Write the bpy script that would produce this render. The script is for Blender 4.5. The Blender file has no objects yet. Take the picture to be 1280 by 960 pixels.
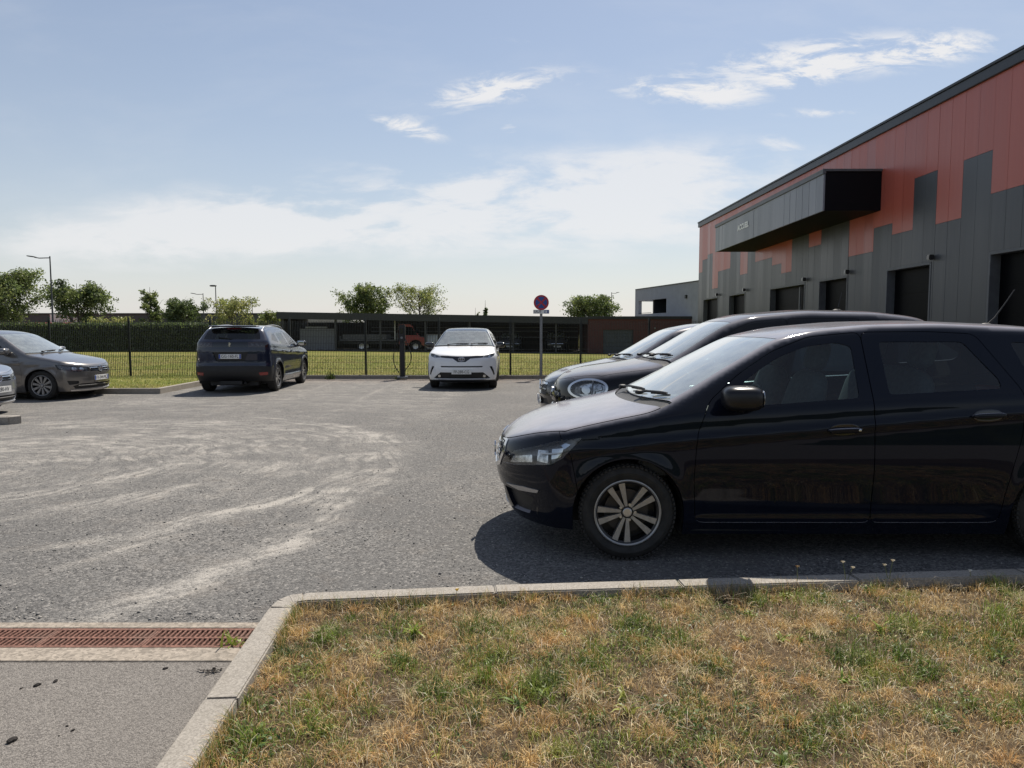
import bpy, bmesh, math, random
import numpy as np
from mathutils import Vector, Matrix, Euler
from mathutils.geometry import delaunay_2d_cdt

random.seed(7)
RNG = np.random.default_rng(11)
R = math.radians
S = bpy.context.scene
C = S.collection

# ------------------------------------------------------------------ tagging
def tag(o, label=None, cat=None, group=None, kind=None):
    if label: o['label'] = label
    if cat: o['category'] = cat
    if group: o['group'] = group
    if kind: o['kind'] = kind
    return o

def thing(name, label, cat, loc=(0, 0, 0), rz=0.0, group=None):
    o = bpy.data.objects.new(name, None)
    C.objects.link(o)
    o.empty_display_size = 0.2
    o.location = loc
    o.rotation_euler = (0, 0, rz)
    return tag(o, label, cat, group)

def link(name, me, parent=None):
    o = bpy.data.objects.new(name, me)
    C.objects.link(o)
    if parent is not None:
        o.parent = parent
    return o

def copy_tree(o, parent=None):
    c = o.copy()
    C.objects.link(c)
    c.parent = parent
    for ch in o.children:
        copy_tree(ch, c)
    return c

# ------------------------------------------------------------------ mesh builder
class MB:
    def __init__(s):
        s.v = []; s.f = []; s.m = []
    def add(s, vs, fs, mi=0):
        b = len(s.v)
        s.v.extend([tuple(p) for p in vs])
        for f in fs:
            s.f.append(tuple(i + b for i in f)); s.m.append(mi)
        return s
    def box(s, x0, x1, y0, y1, z0, z1, mi=0, mat=None):
        vs = [(x0, y0, z0), (x1, y0, z0), (x1, y1, z0), (x0, y1, z0), (x0, y0, z1), (x1, y0, z1), (x1, y1, z1), (x0, y1, z1)]
        if mat is not None: vs = [mat @ Vector(p) for p in vs]
        return s.add(vs, [(0, 3, 2, 1), (4, 5, 6, 7), (0, 1, 5, 4), (1, 2, 6, 5), (2, 3, 7, 6), (3, 0, 4, 7)], mi)
    def cbox(s, c, d, mat=None, mi=0):
        vs = MB().box(-d[0] / 2, d[0] / 2, -d[1] / 2, d[1] / 2, -d[2] / 2, d[2] / 2)
        M = Matrix.Translation(Vector(c)) @ (mat.to_4x4() if mat is not None else Matrix.Identity(4))
        return s.add([M @ Vector(p) for p in vs.v], vs.f, mi)
    def tube(s, pts, rad, n=8, cap=True, mi=0):
        pts = [Vector(p) for p in pts]
        k = len(pts)
        rs = rad if isinstance(rad, (list, tuple)) else [rad] * k
        vs = []; fs = []
        up = Vector((0, 0, 1))
        for i, p in enumerate(pts):
            t = (pts[min(i + 1, k - 1)] - pts[max(i - 1, 0)]).normalized()
            a = t.cross(up if abs(t.z) < 0.95 else Vector((1, 0, 0))).normalized()
            b = t.cross(a)
            for j in range(n):
                w = 2 * math.pi * j / n
                vs.append(p + (a * math.cos(w) + b * math.sin(w)) * rs[i])
        for i in range(k - 1):
            for j in range(n):
                j2 = (j + 1) % n
                fs.append((i * n + j, i * n + j2, (i + 1) * n + j2, (i + 1) * n + j))
        if cap:
            fs.append(tuple(range(n))); fs.append(tuple(reversed(range((k - 1) * n, k * n))))
        return s.add(vs, fs, mi)
    def lathe(s, prof, n=32, mat=None, mi=0, close=False):
        """prof: (axial, radius) pairs, axis = local y"""
        vs = []; fs = []
        for (a, r) in prof:
            for j in range(n):
                w = 2 * math.pi * j / n
                p = Vector((r * math.cos(w), a, r * math.sin(w)))
                vs.append(mat @ p if mat is not None else p)
        k = len(prof)
        for i in range(k - 1 if not close else k):
            i2 = (i + 1) % k
            for j in range(n):
                j2 = (j + 1) % n
                fs.append((i * n + j, i * n + j2, i2 * n + j2, i2 * n + j))
        return s.add(vs, fs, mi)
    def prism(s, poly, axis, a0, a1, mat=None, mi=0):
        """poly: 2D points; axis 'x','y','z' extruded between a0 and a1"""
        def P(u, v, a):
            p = {'x': (a, u, v), 'y': (u, a, v), 'z': (u, v, a)}[axis]
            return mat @ Vector(p) if mat is not None else Vector(p)
        n = len(poly)
        vs = [P(u, v, a0) for u, v in poly] + [P(u, v, a1) for u, v in poly]
        fs = [tuple(range(n))[::-1], tuple(range(n, 2 * n))]
        for i in range(n):
            j = (i + 1) % n
            fs.append((i, j, n + j, n + i))
        return s.add(vs, fs, mi)
    def sq(s, c, half, e=0.4, mat=None, nu=20, nv=12, mi=0):
        """super-ellipsoid: a box with soft rounded edges"""
        def sp(a, p): return math.copysign(abs(a) ** p, a)
        vs = []; fs = []
        M = Matrix.Translation(Vector(c)) @ (mat.to_4x4() if mat is not None else Matrix.Identity(4))
        for i in range(nv + 1):
            th = -math.pi / 2 + math.pi * i / nv
            for j in range(nu):
                ph = 2 * math.pi * j / nu
                p = Vector((half[0] * sp(math.cos(th), e) * sp(math.cos(ph), e), half[1] * sp(math.cos(th), e) * sp(math.sin(ph), e), half[2] * sp(math.sin(th), e)))
                vs.append(M @ p)
        for i in range(nv):
            for j in range(nu):
                j2 = (j + 1) % nu
                fs.append((i * nu + j, i * nu + j2, (i + 1) * nu + j2, (i + 1) * nu + j))
        return s.add(vs, fs, mi)
    def mesh(s, name, mats, smooth=None, bevel=0):
        me = bpy.data.meshes.new(name)
        me.from_pydata(s.v, [], s.f)
        for m in (mats if isinstance(mats, (list, tuple)) else [mats]):
            me.materials.append(m)
        me.polygons.foreach_set('material_index', s.m)
        bm = bmesh.new(); bm.from_mesh(me)
        bmesh.ops.remove_doubles(bm, verts=bm.verts, dist=1e-6)
        bmesh.ops.recalc_face_normals(bm, faces=bm.faces)
        if bevel:
            ed = [e for e in bm.edges if len(e.link_faces) == 2 and e.calc_face_angle(0) > 0.6]
            bmesh.ops.bevel(bm, geom=ed, offset=bevel, segments=2, affect='EDGES', clamp_overlap=True)
        if smooth is not None:
            for f in bm.faces: f.smooth = True
            for e in bm.edges:
                if len(e.link_faces) == 2 and e.calc_face_angle(0) > smooth: e.smooth = False
        bm.to_mesh(me); bm.free()
        return me
    def build(s, name, mats, parent=None, smooth=None, bevel=0):
        return link(name, s.mesh(name, mats, smooth, bevel), parent)

def text_mesh(txt, size, depth=0.0, align='CENTER', bold=0.0):
    cu = bpy.data.curves.new('text', 'FONT')
    cu.body = txt; cu.size = size; cu.align_x = align; cu.align_y = 'CENTER'; cu.extrude = depth; cu.offset = bold
    cu.resolution_u = 3
    ob = bpy.data.objects.new('text', cu)
    me = bpy.data.meshes.new_from_object(ob)
    bpy.data.objects.remove(ob); bpy.data.curves.remove(cu)
    return me

# ------------------------------------------------------------------ materials
class NT:
    def __init__(s, nt): s.t = nt
    def n(s, typ, **kw):
        nd = s.t.nodes.new(typ)
        for k, v in kw.items():
            if k.startswith('_'): setattr(nd, k[1:], v)
            else:
                sock = nd.inputs[int(k[1:])] if k[0] == 'i' and k[1:].isdigit() else nd.inputs[k.replace('__', ' ')]
                if isinstance(v, bpy.types.NodeSocket): s.t.links.new(v, sock)
                else: sock.default_value = v
        return nd
    def math(s, op, a, b=0.0, c=None, clamp=False):
        nd = s.t.nodes.new('ShaderNodeMath'); nd.operation = op; nd.use_clamp = clamp
        for i, v in enumerate((a, b) if c is None else (a, b, c)):
            if isinstance(v, bpy.types.NodeSocket): s.t.links.new(v, nd.inputs[i])
            else: nd.inputs[i].default_value = v
        return nd.outputs[0]
    def mix(s, f, a, b, blend='MIX'):
        nd = s.t.nodes.new('ShaderNodeMix'); nd.data_type = 'RGBA'; nd.blend_type = blend
        for i, v in ((0, f), (6, a), (7, b)):
            if isinstance(v, bpy.types.NodeSocket): s.t.links.new(v, nd.inputs[i])
            else: nd.inputs[i].default_value = v if i == 0 else (tuple(v) + (1,) if len(v) == 3 else v)
        return nd.outputs[2]
    def ramp(s, f, lo, hi):
        nd = s.t.nodes.new('ShaderNodeMapRange'); nd.interpolation_type = 'SMOOTHSTEP'
        s.t.links.new(f, nd.inputs[0]); nd.inputs[1].default_value = lo; nd.inputs[2].default_value = hi
        return nd.outputs[0]
    def noise(s, vec, scale, detail=4, rough=0.55, dist=0.0, out=0):
        nd = s.t.nodes.new('ShaderNodeTexNoise')
        if vec is not None: s.t.links.new(vec, nd.inputs['Vector'])
        nd.inputs['Scale'].default_value = scale; nd.inputs['Detail'].default_value = detail
        nd.inputs['Roughness'].default_value = rough; nd.inputs['Distortion'].default_value = dist
        return nd.outputs[out]
    def vor(s, vec, scale, feat='F1', out='Distance'):
        nd = s.t.nodes.new('ShaderNodeTexVoronoi'); nd.feature = feat
        if vec is not None: s.t.links.new(vec, nd.inputs['Vector'])
        nd.inputs['Scale'].default_value = scale
        return nd.outputs[out]
    def mapping(s, vec, scale=(1, 1, 1), loc=(0, 0, 0), rot=(0, 0, 0)):
        nd = s.t.nodes.new('ShaderNodeMapping'); s.t.links.new(vec, nd.inputs['Vector'])
        nd.inputs['Scale'].default_value = scale; nd.inputs['Location'].default_value = loc; nd.inputs['Rotation'].default_value = rot
        return nd.outputs[0]

def new_mat(name):
    m = bpy.data.materials.new(name); m.use_nodes = True
    m.node_tree.nodes.clear()
    t = NT(m.node_tree)
    out = t.n('ShaderNodeOutputMaterial')
    return m, t, out

def pbr(name, col, rough=0.6, metal=0.0, coat=0.0, var=0.0, vscale=6.0, bump=0.0, bscale=40.0, spec=0.5, rvar=0.0):
    m, t, out = new_mat(name)
    b = t.n('ShaderNodeBsdfPrincipled')
    b.inputs['Roughness'].default_value = rough; b.inputs['Metallic'].default_value = metal
    b.inputs['Coat Weight'].default_value = coat; b.inputs['Coat Roughness'].default_value = 0.03
    b.inputs['Specular IOR Level'].default_value = spec
    b.inputs['Base Color'].default_value = tuple(col) + (1,)
    tc = t.n('ShaderNodeTexCoord').outputs['Object']
    if var or rvar:
        nz = t.noise(tc, vscale, 5, 0.6)
        if var:
            c = t.mix(t.ramp(nz, 0.3, 0.7), [x * (1 - var) for x in col], [min(1, x * (1 + var)) for x in col])
            t.t.links.new(c, b.inputs['Base Color'])
        if rvar:
            r = t.math('MULTIPLY_ADD', nz, rvar * 2, rough - rvar)
            t.t.links.new(r, b.inputs['Roughness'])
    if bump:
        nb = t.noise(tc, bscale, 4, 0.6)
        bp = t.n('ShaderNodeBump', Height=nb, Strength=bump, Distance=0.01)
        t.t.links.new(bp.outputs[0], b.inputs['Normal'])
    t.t.links.new(b.outputs[0], out.inputs[0])
    return m

def paint(name, col, flake=0.35, dust=0.08, rough=0.28, dust_sheen=0.0, spec=0.5, coat_ior=1.5):
    """clear-coated car paint with a thin uneven film of road dust low on the body"""
    m, t, out = new_mat(name)
    tc = t.n('ShaderNodeTexCoord').outputs['Object']
    z = t.n('ShaderNodeSeparateXYZ'); t.t.links.new(tc, z.inputs[0])
    nz = t.noise(tc, 9, 6, 0.65)
    low = t.math('SUBTRACT', 1.0, t.ramp(z.outputs[2], 0.15, 0.75))
    dm = t.math('MULTIPLY', t.math('ADD', t.math('MULTIPLY', low, dust * 1.6), dust * 0.35), t.ramp(nz, 0.25, 0.8))
    c = t.mix(dm, col, (0.20, 0.175, 0.145))
    if dust_sheen:   # dust on up-facing panels, plus a painted pale sheen of reflected sky
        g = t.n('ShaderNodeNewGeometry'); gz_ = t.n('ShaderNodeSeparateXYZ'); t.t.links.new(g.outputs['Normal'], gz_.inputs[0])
        up = t.math('MULTIPLY', t.ramp(gz_.outputs[2], 0.45, 0.95), t.math('MULTIPLY_ADD', nz, dust_sheen * .35, dust_sheen * .5))
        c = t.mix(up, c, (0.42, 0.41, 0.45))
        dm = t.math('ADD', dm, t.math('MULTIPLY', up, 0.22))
    b = t.n('ShaderNodeBsdfPrincipled')
    t.t.links.new(c, b.inputs['Base Color'])
    b.inputs['Metallic'].default_value = flake; b.inputs['Roughness'].default_value = rough; b.inputs['Specular IOR Level'].default_value = spec
    b.inputs['Coat Weight'].default_value = 1.0; b.inputs['Coat IOR'].default_value = coat_ior
    t.t.links.new(t.math('MULTIPLY_ADD', dm, 0.6, 0.03), b.inputs['Coat Roughness'])
    t.t.links.new(b.outputs[0], out.inputs[0])
    return m

def glass(name, tint, ior=1.5, rough=0.0, dust=0.03, boost=1.0, film=(0.35, 0.33, 0.3)):
    m, t, out = new_mat(name)
    tr = t.n('ShaderNodeBsdfTransparent', Color=tuple(tint) + (1,))
    gl = t.n('ShaderNodeBsdfGlossy', Color=(1, 1, 1, 1), Roughness=rough)
    fr = t.n('ShaderNodeFresnel', IOR=ior)
    geo = t.n('ShaderNodeNewGeometry')
    fac = t.math('MULTIPLY', fr.outputs[0], boost, clamp=True)
    # a back face would otherwise read as total reflection
    fac = t.math('MULTIPLY', fac, t.math('SUBTRACT', 1.0, geo.outputs['Backfacing']))
    mx = t.n('ShaderNodeMixShader'); t.t.links.new(fac, mx.inputs[0])
    t.t.links.new(tr.outputs[0], mx.inputs[1]); t.t.links.new(gl.outputs[0], mx.inputs[2])
    df = t.n('ShaderNodeBsdfDiffuse', Color=tuple(film) + (1,))
    tc = t.n('ShaderNodeTexCoord').outputs['Object']
    dz = t.math('MULTIPLY', t.ramp(t.noise(tc, 7, 5, 0.6), -0.4, 1.3), dust * 2)
    m2 = t.n('ShaderNodeMixShader'); t.t.links.new(dz, m2.inputs[0])
    t.t.links.new(mx.outputs[0], m2.inputs[1]); t.t.links.new(df.outputs[0], m2.inputs[2])
    t.t.links.new(m2.outputs[0], out.inputs[0])
    return m

M = {}
M['black_plastic'] = pbr('black_plastic', (0.012, 0.012, 0.013), 0.55, var=0.2, vscale=20, bump=0.15, bscale=300)
M['gloss_black'] = pbr('gloss_black', (0.008, 0.008, 0.009), 0.12, coat=0.6)
M['rubber'] = pbr('rubber', (0.020, 0.019, 0.018), 0.8, var=0.35, vscale=14, bump=0.2, bscale=120)
M['chrome'] = pbr('chrome', (0.58, 0.59, 0.61), 0.14, metal=1.0, rvar=0.05, vscale=20)
M['silver'] = pbr('silver', (0.45, 0.45, 0.46), 0.35, metal=0.9, var=0.1)
M['lamp_sky_glint'] = pbr('lamp_sky_glint', (.35, .40, .50), .15, metal=.8)  # bluish sky reflection put into the colour of the lamp's rear end
M['machined'] = pbr('machined', (0.33, 0.325, 0.32), 0.38, metal=0.6, var=0.12, vscale=25)
M['rim_dark'] = pbr('rim_dark', (0.018, 0.018, 0.02), 0.4, metal=0.3)
M['disc'] = pbr('disc_steel', (0.055, 0.05, 0.048), 0.5, metal=0.6)
M['interior'] = pbr('interior_fabric', (0.045, 0.047, 0.050), 0.85, var=0.25, vscale=30, bump=0.2, bscale=200)
M['interior2'] = pbr('interior_plastic', (0.06, 0.062, 0.062), 0.6, var=0.15, bump=0.1, bscale=150)
M['headlining'] = pbr('headlining', (0.42, 0.41, 0.39), 0.9)
M['seat_pale'] = pbr('seat_cover_pale', (0.42, 0.52, 0.50), 0.8, var=0.2, vscale=12)
M['paper'] = pbr('white_paper', (0.75, 0.75, 0.73), 0.7)
M['plate_white'] = pbr('plate_white', (0.70, 0.70, 0.68), 0.35, var=0.05)
M['plate_blue'] = pbr('plate_blue', (0.02, 0.06, 0.32), 0.35)
M['plate_ink'] = pbr('plate_ink', (0.012, 0.012, 0.014), 0.4)
M['windshield'] = glass('windshield_glass', (0.66, 0.76, 0.72), 1.6, dust=0.26, boost=1.9, film=(.50, .545, .55))  # film colour holds dust and a painted pale reflection of sky and dash
M['side_glass'] = glass('side_glass', (0.56, 0.71, 0.72), 1.5, dust=0.015)
M['privacy'] = glass('privacy_glass', (0.16, 0.17, 0.18), 1.5, dust=0.02)
M['lens'] = glass('lamp_lens', (0.90, 0.92, 0.93), 1.5, dust=0.015)
M['red_lens'] = pbr('red_lens', (0.22, 0.006, 0.006), 0.15, coat=0.8)
M['smoke_lens'] = pbr('smoke_lens', (0.018, 0.009, 0.011), 0.12, coat=0.9)
M['reflector'] = pbr('lamp_reflector', (0.46, 0.47, 0.49), 0.22, metal=0.9, var=0.6, vscale=26)
M['lamp_bezel'] = pbr('lamp_bezel', (0.10, 0.10, 0.11), 0.3, metal=0.4, var=0.5, vscale=30)
M['mirror_glass'] = pbr('mirror_glass', (0.5, 0.52, 0.54), 0.03, metal=1.0)
# ------------------------------------------------------------------ car bodies
# A body is a smooth solid given by a few measured curves (side outline, plan outline, nose and tail
# profiles); every panel, pane and lamp is a patch cut out of its skin along real shut lines.
def smooth_table(knots, x0, x1, sig, dx=0.005):
    xs = np.arange(x0 - 4 * sig, x1 + 4 * sig + dx, dx)
    kx = np.array([k[0] for k in knots]); kz = np.array([k[1] for k in knots])
    v = np.interp(xs, kx, kz)
    lo = xs < kx[0]; hi = xs > kx[-1]
    if len(kx) > 1:
        v[lo] = kz[0] + (xs[lo] - kx[0]) * (kz[1] - kz[0]) / (kx[1] - kx[0])
        v[hi] = kz[-1] + (xs[hi] - kx[-1]) * (kz[-1] - kz[-2]) / (kx[-1] - kx[-2])
    n = max(1, int(3 * sig / dx))
    k = np.exp(-0.5 * (np.arange(-n, n + 1) * dx / sig) ** 2); k /= k.sum()
    vp = np.concatenate([v[:1] + (np.arange(-n, 0) * (v[1] - v[0])), v, v[-1:] + (np.arange(1, n + 1) * (v[-1] - v[-2]))])
    return xs, np.convolve(vp, k, 'valid')

def bis(f, lo, hi, n=30):
    """f<=0 at hi side is inside; returns the crossing between outside lo and inside hi"""
    lo = np.array(lo, float); hi = np.array(hi, float)
    for _ in range(n):
        mid = (lo + hi) * 0.5
        ins = f(mid) <= 0
        hi = np.where(ins, mid, hi); lo = np.where(ins, lo, mid)
    return (lo + hi) * 0.5

def in_poly(px, py, poly):
    x = poly[:, 0]; y = poly[:, 1]
    x2 = np.roll(x, -1); y2 = np.roll(y, -1)
    r = np.zeros(len(px), bool)
    for i in range(len(x)):
        c = (y[i] > py) != (y2[i] > py)
        if c.any():
            xi = (x2[i] - x[i]) * (py - y[i]) / (y2[i] - y[i] + 1e-300) + x[i]
            r ^= c & (px < xi)
    return r

def resample(poly, h, closed=True):
    poly = np.asarray(poly, float); out = []
    n = len(poly)
    for i in range(n if closed else n - 1):
        a = poly[i]; b = poly[(i + 1) % n]
        k = max(1, int(math.ceil(np.hypot(*(b - a)) / h)))
        for j in range(k): out.append(a + (b - a) * j / k)
    if not closed: out.append(poly[-1])
    return np.array(out)

def rounded(poly, rad, seg=4):
    """round every corner of a closed polygon"""
    poly = [np.asarray(p, float) for p in poly]; n = len(poly); out = []
    for i in range(n):
        p = poly[i]; a = poly[i - 1] - p; b = poly[(i + 1) % n] - p
        la = np.linalg.norm(a); lb = np.linalg.norm(b)
        r = min(rad, la * 0.45, lb * 0.45)
        A = p + a / la * r; B = p + b / lb * r
        for k in range(seg + 1):
            t = k / seg
            out.append((1 - t) ** 2 * A + 2 * t * (1 - t) * p + t * t * B)
    return np.array(out)

def ribbon(line, w):
    line = np.asarray(line, float)
    t = np.gradient(line, axis=0); t /= np.linalg.norm(t, axis=1)[:, None] + 1e-9
    n = np.stack([-t[:, 1], t[:, 0]], 1) * w / 2
    return np.concatenate([line + n, (line - n)[::-1]])

def circle(cx, cz, r, n=40, ry=None, rot=0.0):
    w = np.linspace(0, 2 * math.pi, n, endpoint=False)
    ry = ry or r
    u = r * np.cos(w); v = ry * np.sin(w)
    return np.stack([cx + u * math.cos(rot) - v * math.sin(rot), cz + u * math.sin(rot) + v * math.cos(rot)], 1)

class Body:
    def __init__(s, sp):
        s.sp = sp; L = s.L = sp['L']; s.hw = sp['hw']
        s.top = smooth_table(sp['top'], -0.5, L + 0.5, sp.get('sig', 0.06))
        s.topd = (s.top[0], np.gradient(s.top[1], s.top[0]))
        s.crown = smooth_table(sp['crown'], -0.5, L + 0.5, 0.1)
        s.wp = smooth_table(sp['wp'], -0.5, L + 0.5, 0.15)
        s.belt = smooth_table(sp['belt'], -0.5, L + 0.5, 0.15)
        s.T = smooth_table(sp['T'], -0.5, L + 0.5, 0.15)
        s.nose = smooth_table(sp['nose'], -0.3, 2.0, sp.get('nsig', 0.035))
        s.tail = smooth_table(sp['tail'], -0.3, 2.2, 0.03)
        s.lo = smooth_table([(0.0, 0.12), (0.15, 0.085), (0.25, 0.045), (0.38, 0.015), (0.55, 0.0), (0.75, 0.006), (1.0, 0.03), (1.3, 0.05)], -0.3, 2.2, 0.05)
        s.c = 0.6; s.yc = s.hw - 0.6
        s.sF = s.c - s.c * math.pi / 2; s.s0 = s.sF - s.yc
        s.sR = L - s.c + s.c * math.pi / 2; s.s1 = s.sR + s.yc
        s.r = sp.get('r', 0.022)
        s.arches = [(sp['axf'], sp['wr']), (sp['axr'], sp['wr'])]
        es = 0.014 if sp.get('hero') else 0.025
        ss = np.arange(s.s0, s.s1 + 0.012, es); ss[-1] = s.s1
        lo = np.full_like(ss, 0.45); hi = np.full_like(ss, 2.0)
        for _ in range(26):
            mid = (lo + hi) / 2
            p = s.P(ss, mid)
            a, b = s.parts(p[:, 0], p[:, 1], p[:, 2])
            up = a > b
            hi = np.where(up, mid, hi); lo = np.where(up, lo, mid)
        s.Es = ss; s.Ez = (lo + hi) / 2
        s.E3 = s.P(ss, s.Ez)
    def it(s, tab, x): return np.interp(x, tab[0], tab[1])
    def parts(s, x, y, z):
        ay = np.abs(y); q = ay / s.hw
        sl = s.it(s.topd, x)
        gt = (z - (s.it(s.top, x) - s.it(s.crown, x) * q ** s.sp.get('cp', 2.2))) / np.sqrt(1 + sl * sl)
        b = s.it(s.belt, x); T = s.it(s.T, x)
        bs = s.sp.get('bs', 0.035); d = (z - b) / bs
        spl = bs * np.where(d > 20, d, np.log1p(np.exp(np.minimum(d, 20))))
        W = s.it(s.wp, x) - s.it(s.lo, z) - T * spl
        for ax, wr in s.arches:
            rr = np.hypot(x - ax, z - wr)
            W = W + s.sp.get('flare', 0.016) * np.exp(-((rr - s.sp['ar']) / 0.06) ** 2)
        for kn, amp, sg, xa, xb in s.sp.get('creases', []):
            zl = np.interp(x, [k[0] for k in kn], [k[1] for k in kn])
            fade = 1 / (1 + np.exp(-(x - xa) / 0.06)) / (1 + np.exp((x - xb) / 0.06))
            W = W + amp * fade * np.exp(-((z - zl) / sg) ** 2)
        gs = (ay - W) / np.sqrt(1 + T * T / (1 + np.exp(-d.clip(-30, 30))))
        pn = s.sp['pn']; kn_ = s.sp['kn']
        gn = (s.it(s.nose, z) + kn_ * q ** pn - x) / np.sqrt(1 + (kn_ * pn * q ** (pn - 1) / s.hw) ** 2)
        pt = s.sp['pt']; kt = s.sp['kt']
        gl = (x - s.it(s.tail, z) + kt * q ** pt) / np.sqrt(1 + (kt * pt * q ** (pt - 1) / s.hw) ** 2)
        return gt, np.maximum(np.maximum(gs, gn), gl) if s._hard else (gs, gn, gl)
    _hard = True
    def f(s, x, y, z):
        s._hard = False
        gt, (gs, gn, gl) = s.parts(x, y, z)
        s._hard = True
        G = np.stack([gt, gs, gn, gl]); m = G.max(0)
        return m + s.r * np.log(np.exp((G - m) / s.r).sum(0))
    def ray(s, u):
        u = np.asarray(u, float); L = s.L; c = s.c
        ox = np.clip(u, c, L - c); oy = np.full_like(u, s.yc)
        dx = np.zeros_like(u); dy = np.ones_like(u)
        k = (u < c) & (u >= s.sF); ph = (c - u) / c
        dx = np.where(k, -np.sin(ph), dx); dy = np.where(k, np.cos(ph), dy)
        k = u < s.sF
        dx = np.where(k, -1.0, dx); dy = np.where(k, 0.0, dy); oy = np.where(k, s.yc - (s.sF - u), oy)
        k = (u > L - c) & (u <= s.sR); ph = (u - (L - c)) / c
        dx = np.where(k, np.sin(ph), dx); dy = np.where(k, np.cos(ph), dy)
        k = u > s.sR
        dx = np.where(k, 1.0, dx); dy = np.where(k, 0.0, dy); oy = np.where(k, s.yc - (u - s.sR), oy)
        return ox, oy, dx, dy
    def P(s, u, z):
        u = np.asarray(u, float); z = np.asarray(z, float)
        ox, oy, dx, dy = s.ray(u)
        t = bis(lambda t: s.f(ox + t * dx, oy + t * dy, z), np.full_like(u, 1.3), np.zeros_like(u))
        return np.stack([ox + t * dx, oy + t * dy, z], 1)
    def Pt(s, x, y):
        x = np.asarray(x, float); y = np.asarray(y, float)
        z = bis(lambda z: s.f(x, y, z), np.full_like(x, 2.4), np.full_like(x, 0.4))
        return np.stack([x, y, z], 1)
    def s_of(s, x, y):
        c = s.c; L = s.L
        if c <= x <= L - c: return x
        if x < c:
            return s.sF - (s.yc - y) if y < s.yc else c - c * math.atan2(c - x, y - s.yc)
        return s.sR + (s.yc - y) if y < s.yc else (L - c) + c * math.atan2(x - (L - c), y - s.yc)
    def pt(s, q):
        """('F',y,z) seen from the front, ('R',y,z) from the rear, ('S',x,z) from the side -> (s,z)"""
        if len(q) == 2: return (q[0], q[1])
        if len(q) == 4:      # s taken at the height q[2], then moved to the height q[3]
            return (s.pt(q[:3])[0], q[3])
        k, a, z = q
        if k == 'F':
            x = bis(lambda x: s.f(x, np.array([a]), np.array([z])), [-0.6], [1.0])[0]
            if a < 0: return (s.s0 - (s.s_of(x, -a) - s.s0), z)
            return (s.s_of(x, a), z)
        if k == 'R':
            x = bis(lambda x: s.f(x, np.array([a]), np.array([z])), [s.L + 0.6], [s.L - 1.2])[0]
            if a < 0: return (2 * s.s1 - s.s_of(x, -a), z)
            return (s.s_of(x, a), z)
        if k == 'S':
            if s.c <= a <= s.L - s.c: return (a, z)
            y = bis(lambda y: s.f(np.array([a]), y, np.array([z])), [1.4], [0.0])[0]
            return (s.s_of(a, y), z)
    def poly(s, pts, rad=0.0, seg=4):
        p = np.array([s.pt(q) for q in pts])
        return rounded(p, rad, seg) if rad else p
    def normal(s, p):
        e = 2e-3; x, y, z = p.T
        g = np.stack([s.f(x + e, y, z) - s.f(x - e, y, z), s.f(x, y + e, z) - s.f(x, y - e, z), s.f(x, y, z + e) - s.f(x, y, z - e)], 1)
        return g / (np.linalg.norm(g, axis=1)[:, None] + 1e-12)
    def side_region(s, zbot):
        """whole half skin in (s,z): from the lower edge up to the roof and bonnet edge"""
        b = np.array([s.pt(q) for q in zbot])
        return np.concatenate([b, np.stack([s.Es, s.Ez], 1)[::-1]])
    def plan_region(s, inset=0.0):
        h = s.E3[:, :2].copy(); h[:, 1] = np.maximum(h[:, 1] - inset, 0)
        m = h[::-1].copy(); m[:, 1] *= -1
        return np.concatenate([h, m[1:-1]])
    # -------- patches
    def patch(s, kind, inc, exc, h, off=0.0, lip=0.012, drop=0.0):
        polys = [np.asarray(p) for p in inc]
        excl = [e if isinstance(e, list) else [e] for e in exc]
        allp = polys + [np.asarray(p) for e in excl for p in e]
        lo = np.max([p.min(0) for p in polys], 0); hi = np.min([p.max(0) for p in polys], 0)
        V = []; Ed = []
        for p in allp:
            if (p.max(0) < lo - 0.05).any() or (p.min(0) > hi + 0.05).any(): continue
            q = resample(p, h)
            b = len(V); V.extend(q.tolist()); n = len(q)
            Ed.extend([(b + i, b + (i + 1) % n) for i in range(n)])
        bd = np.array(V)
        gx, gy = np.meshgrid(np.arange(lo[0] + h / 2, hi[0], h), np.arange(lo[1] + h / 2, hi[1], h))
        g = np.stack([gx.ravel(), gy.ravel()], 1)
        def inside(a):
            k = np.ones(len(a), bool)
            for p in polys: k &= in_poly(a[:, 0], a[:, 1], p)
            for e in excl:
                j = np.ones(len(a), bool)
                for p in e: j &= in_poly(a[:, 0], a[:, 1], np.asarray(p))
                k &= ~j
            return k
        if len(g):
            g = g[inside(g)]
        if len(g):
            keep = np.ones(len(g), bool)
            for i in range(0, len(g), 400):
                d = np.abs(g[i:i + 400, None, :] - bd[None]).max(2).min(1)
                keep[i:i + 400] = d > 0.38 * h
            g = g[keep]
            V = V + g.tolist()
        r = delaunay_2d_cdt([Vector(v) for v in V], Ed, [], 0, 1e-6)
        co = np.array([tuple(v) for v in r[0]]); tri = np.array([f for f in r[2] if len(f) == 3])
        if len(tri) == 0: return None
        cen = co[tri].mean(1)
        tri = tri[inside(cen)]
        if len(tri) == 0: return None
        used = np.unique(tri); remap = np.full(len(co), -1); remap[used] = np.arange(len(used))
        co = co[used]; tri = remap[tri]
        p = s.P(co[:, 0], co[:, 1]) if kind == 's' else s.Pt(co[:, 0], co[:, 1])
        n = s.normal(p)
        a, b_, c_ = p[tri[:, 0]], p[tri[:, 1]], p[tri[:, 2]]
        fn = np.cross(b_ - a, c_ - a)
        fl = (fn * n[tri].mean(1)).sum(1) < 0
        tri[fl] = tri[fl][:, ::-1]
        p = p + n * off
        if drop: p[:, 2] -= drop
        lips = None
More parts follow.
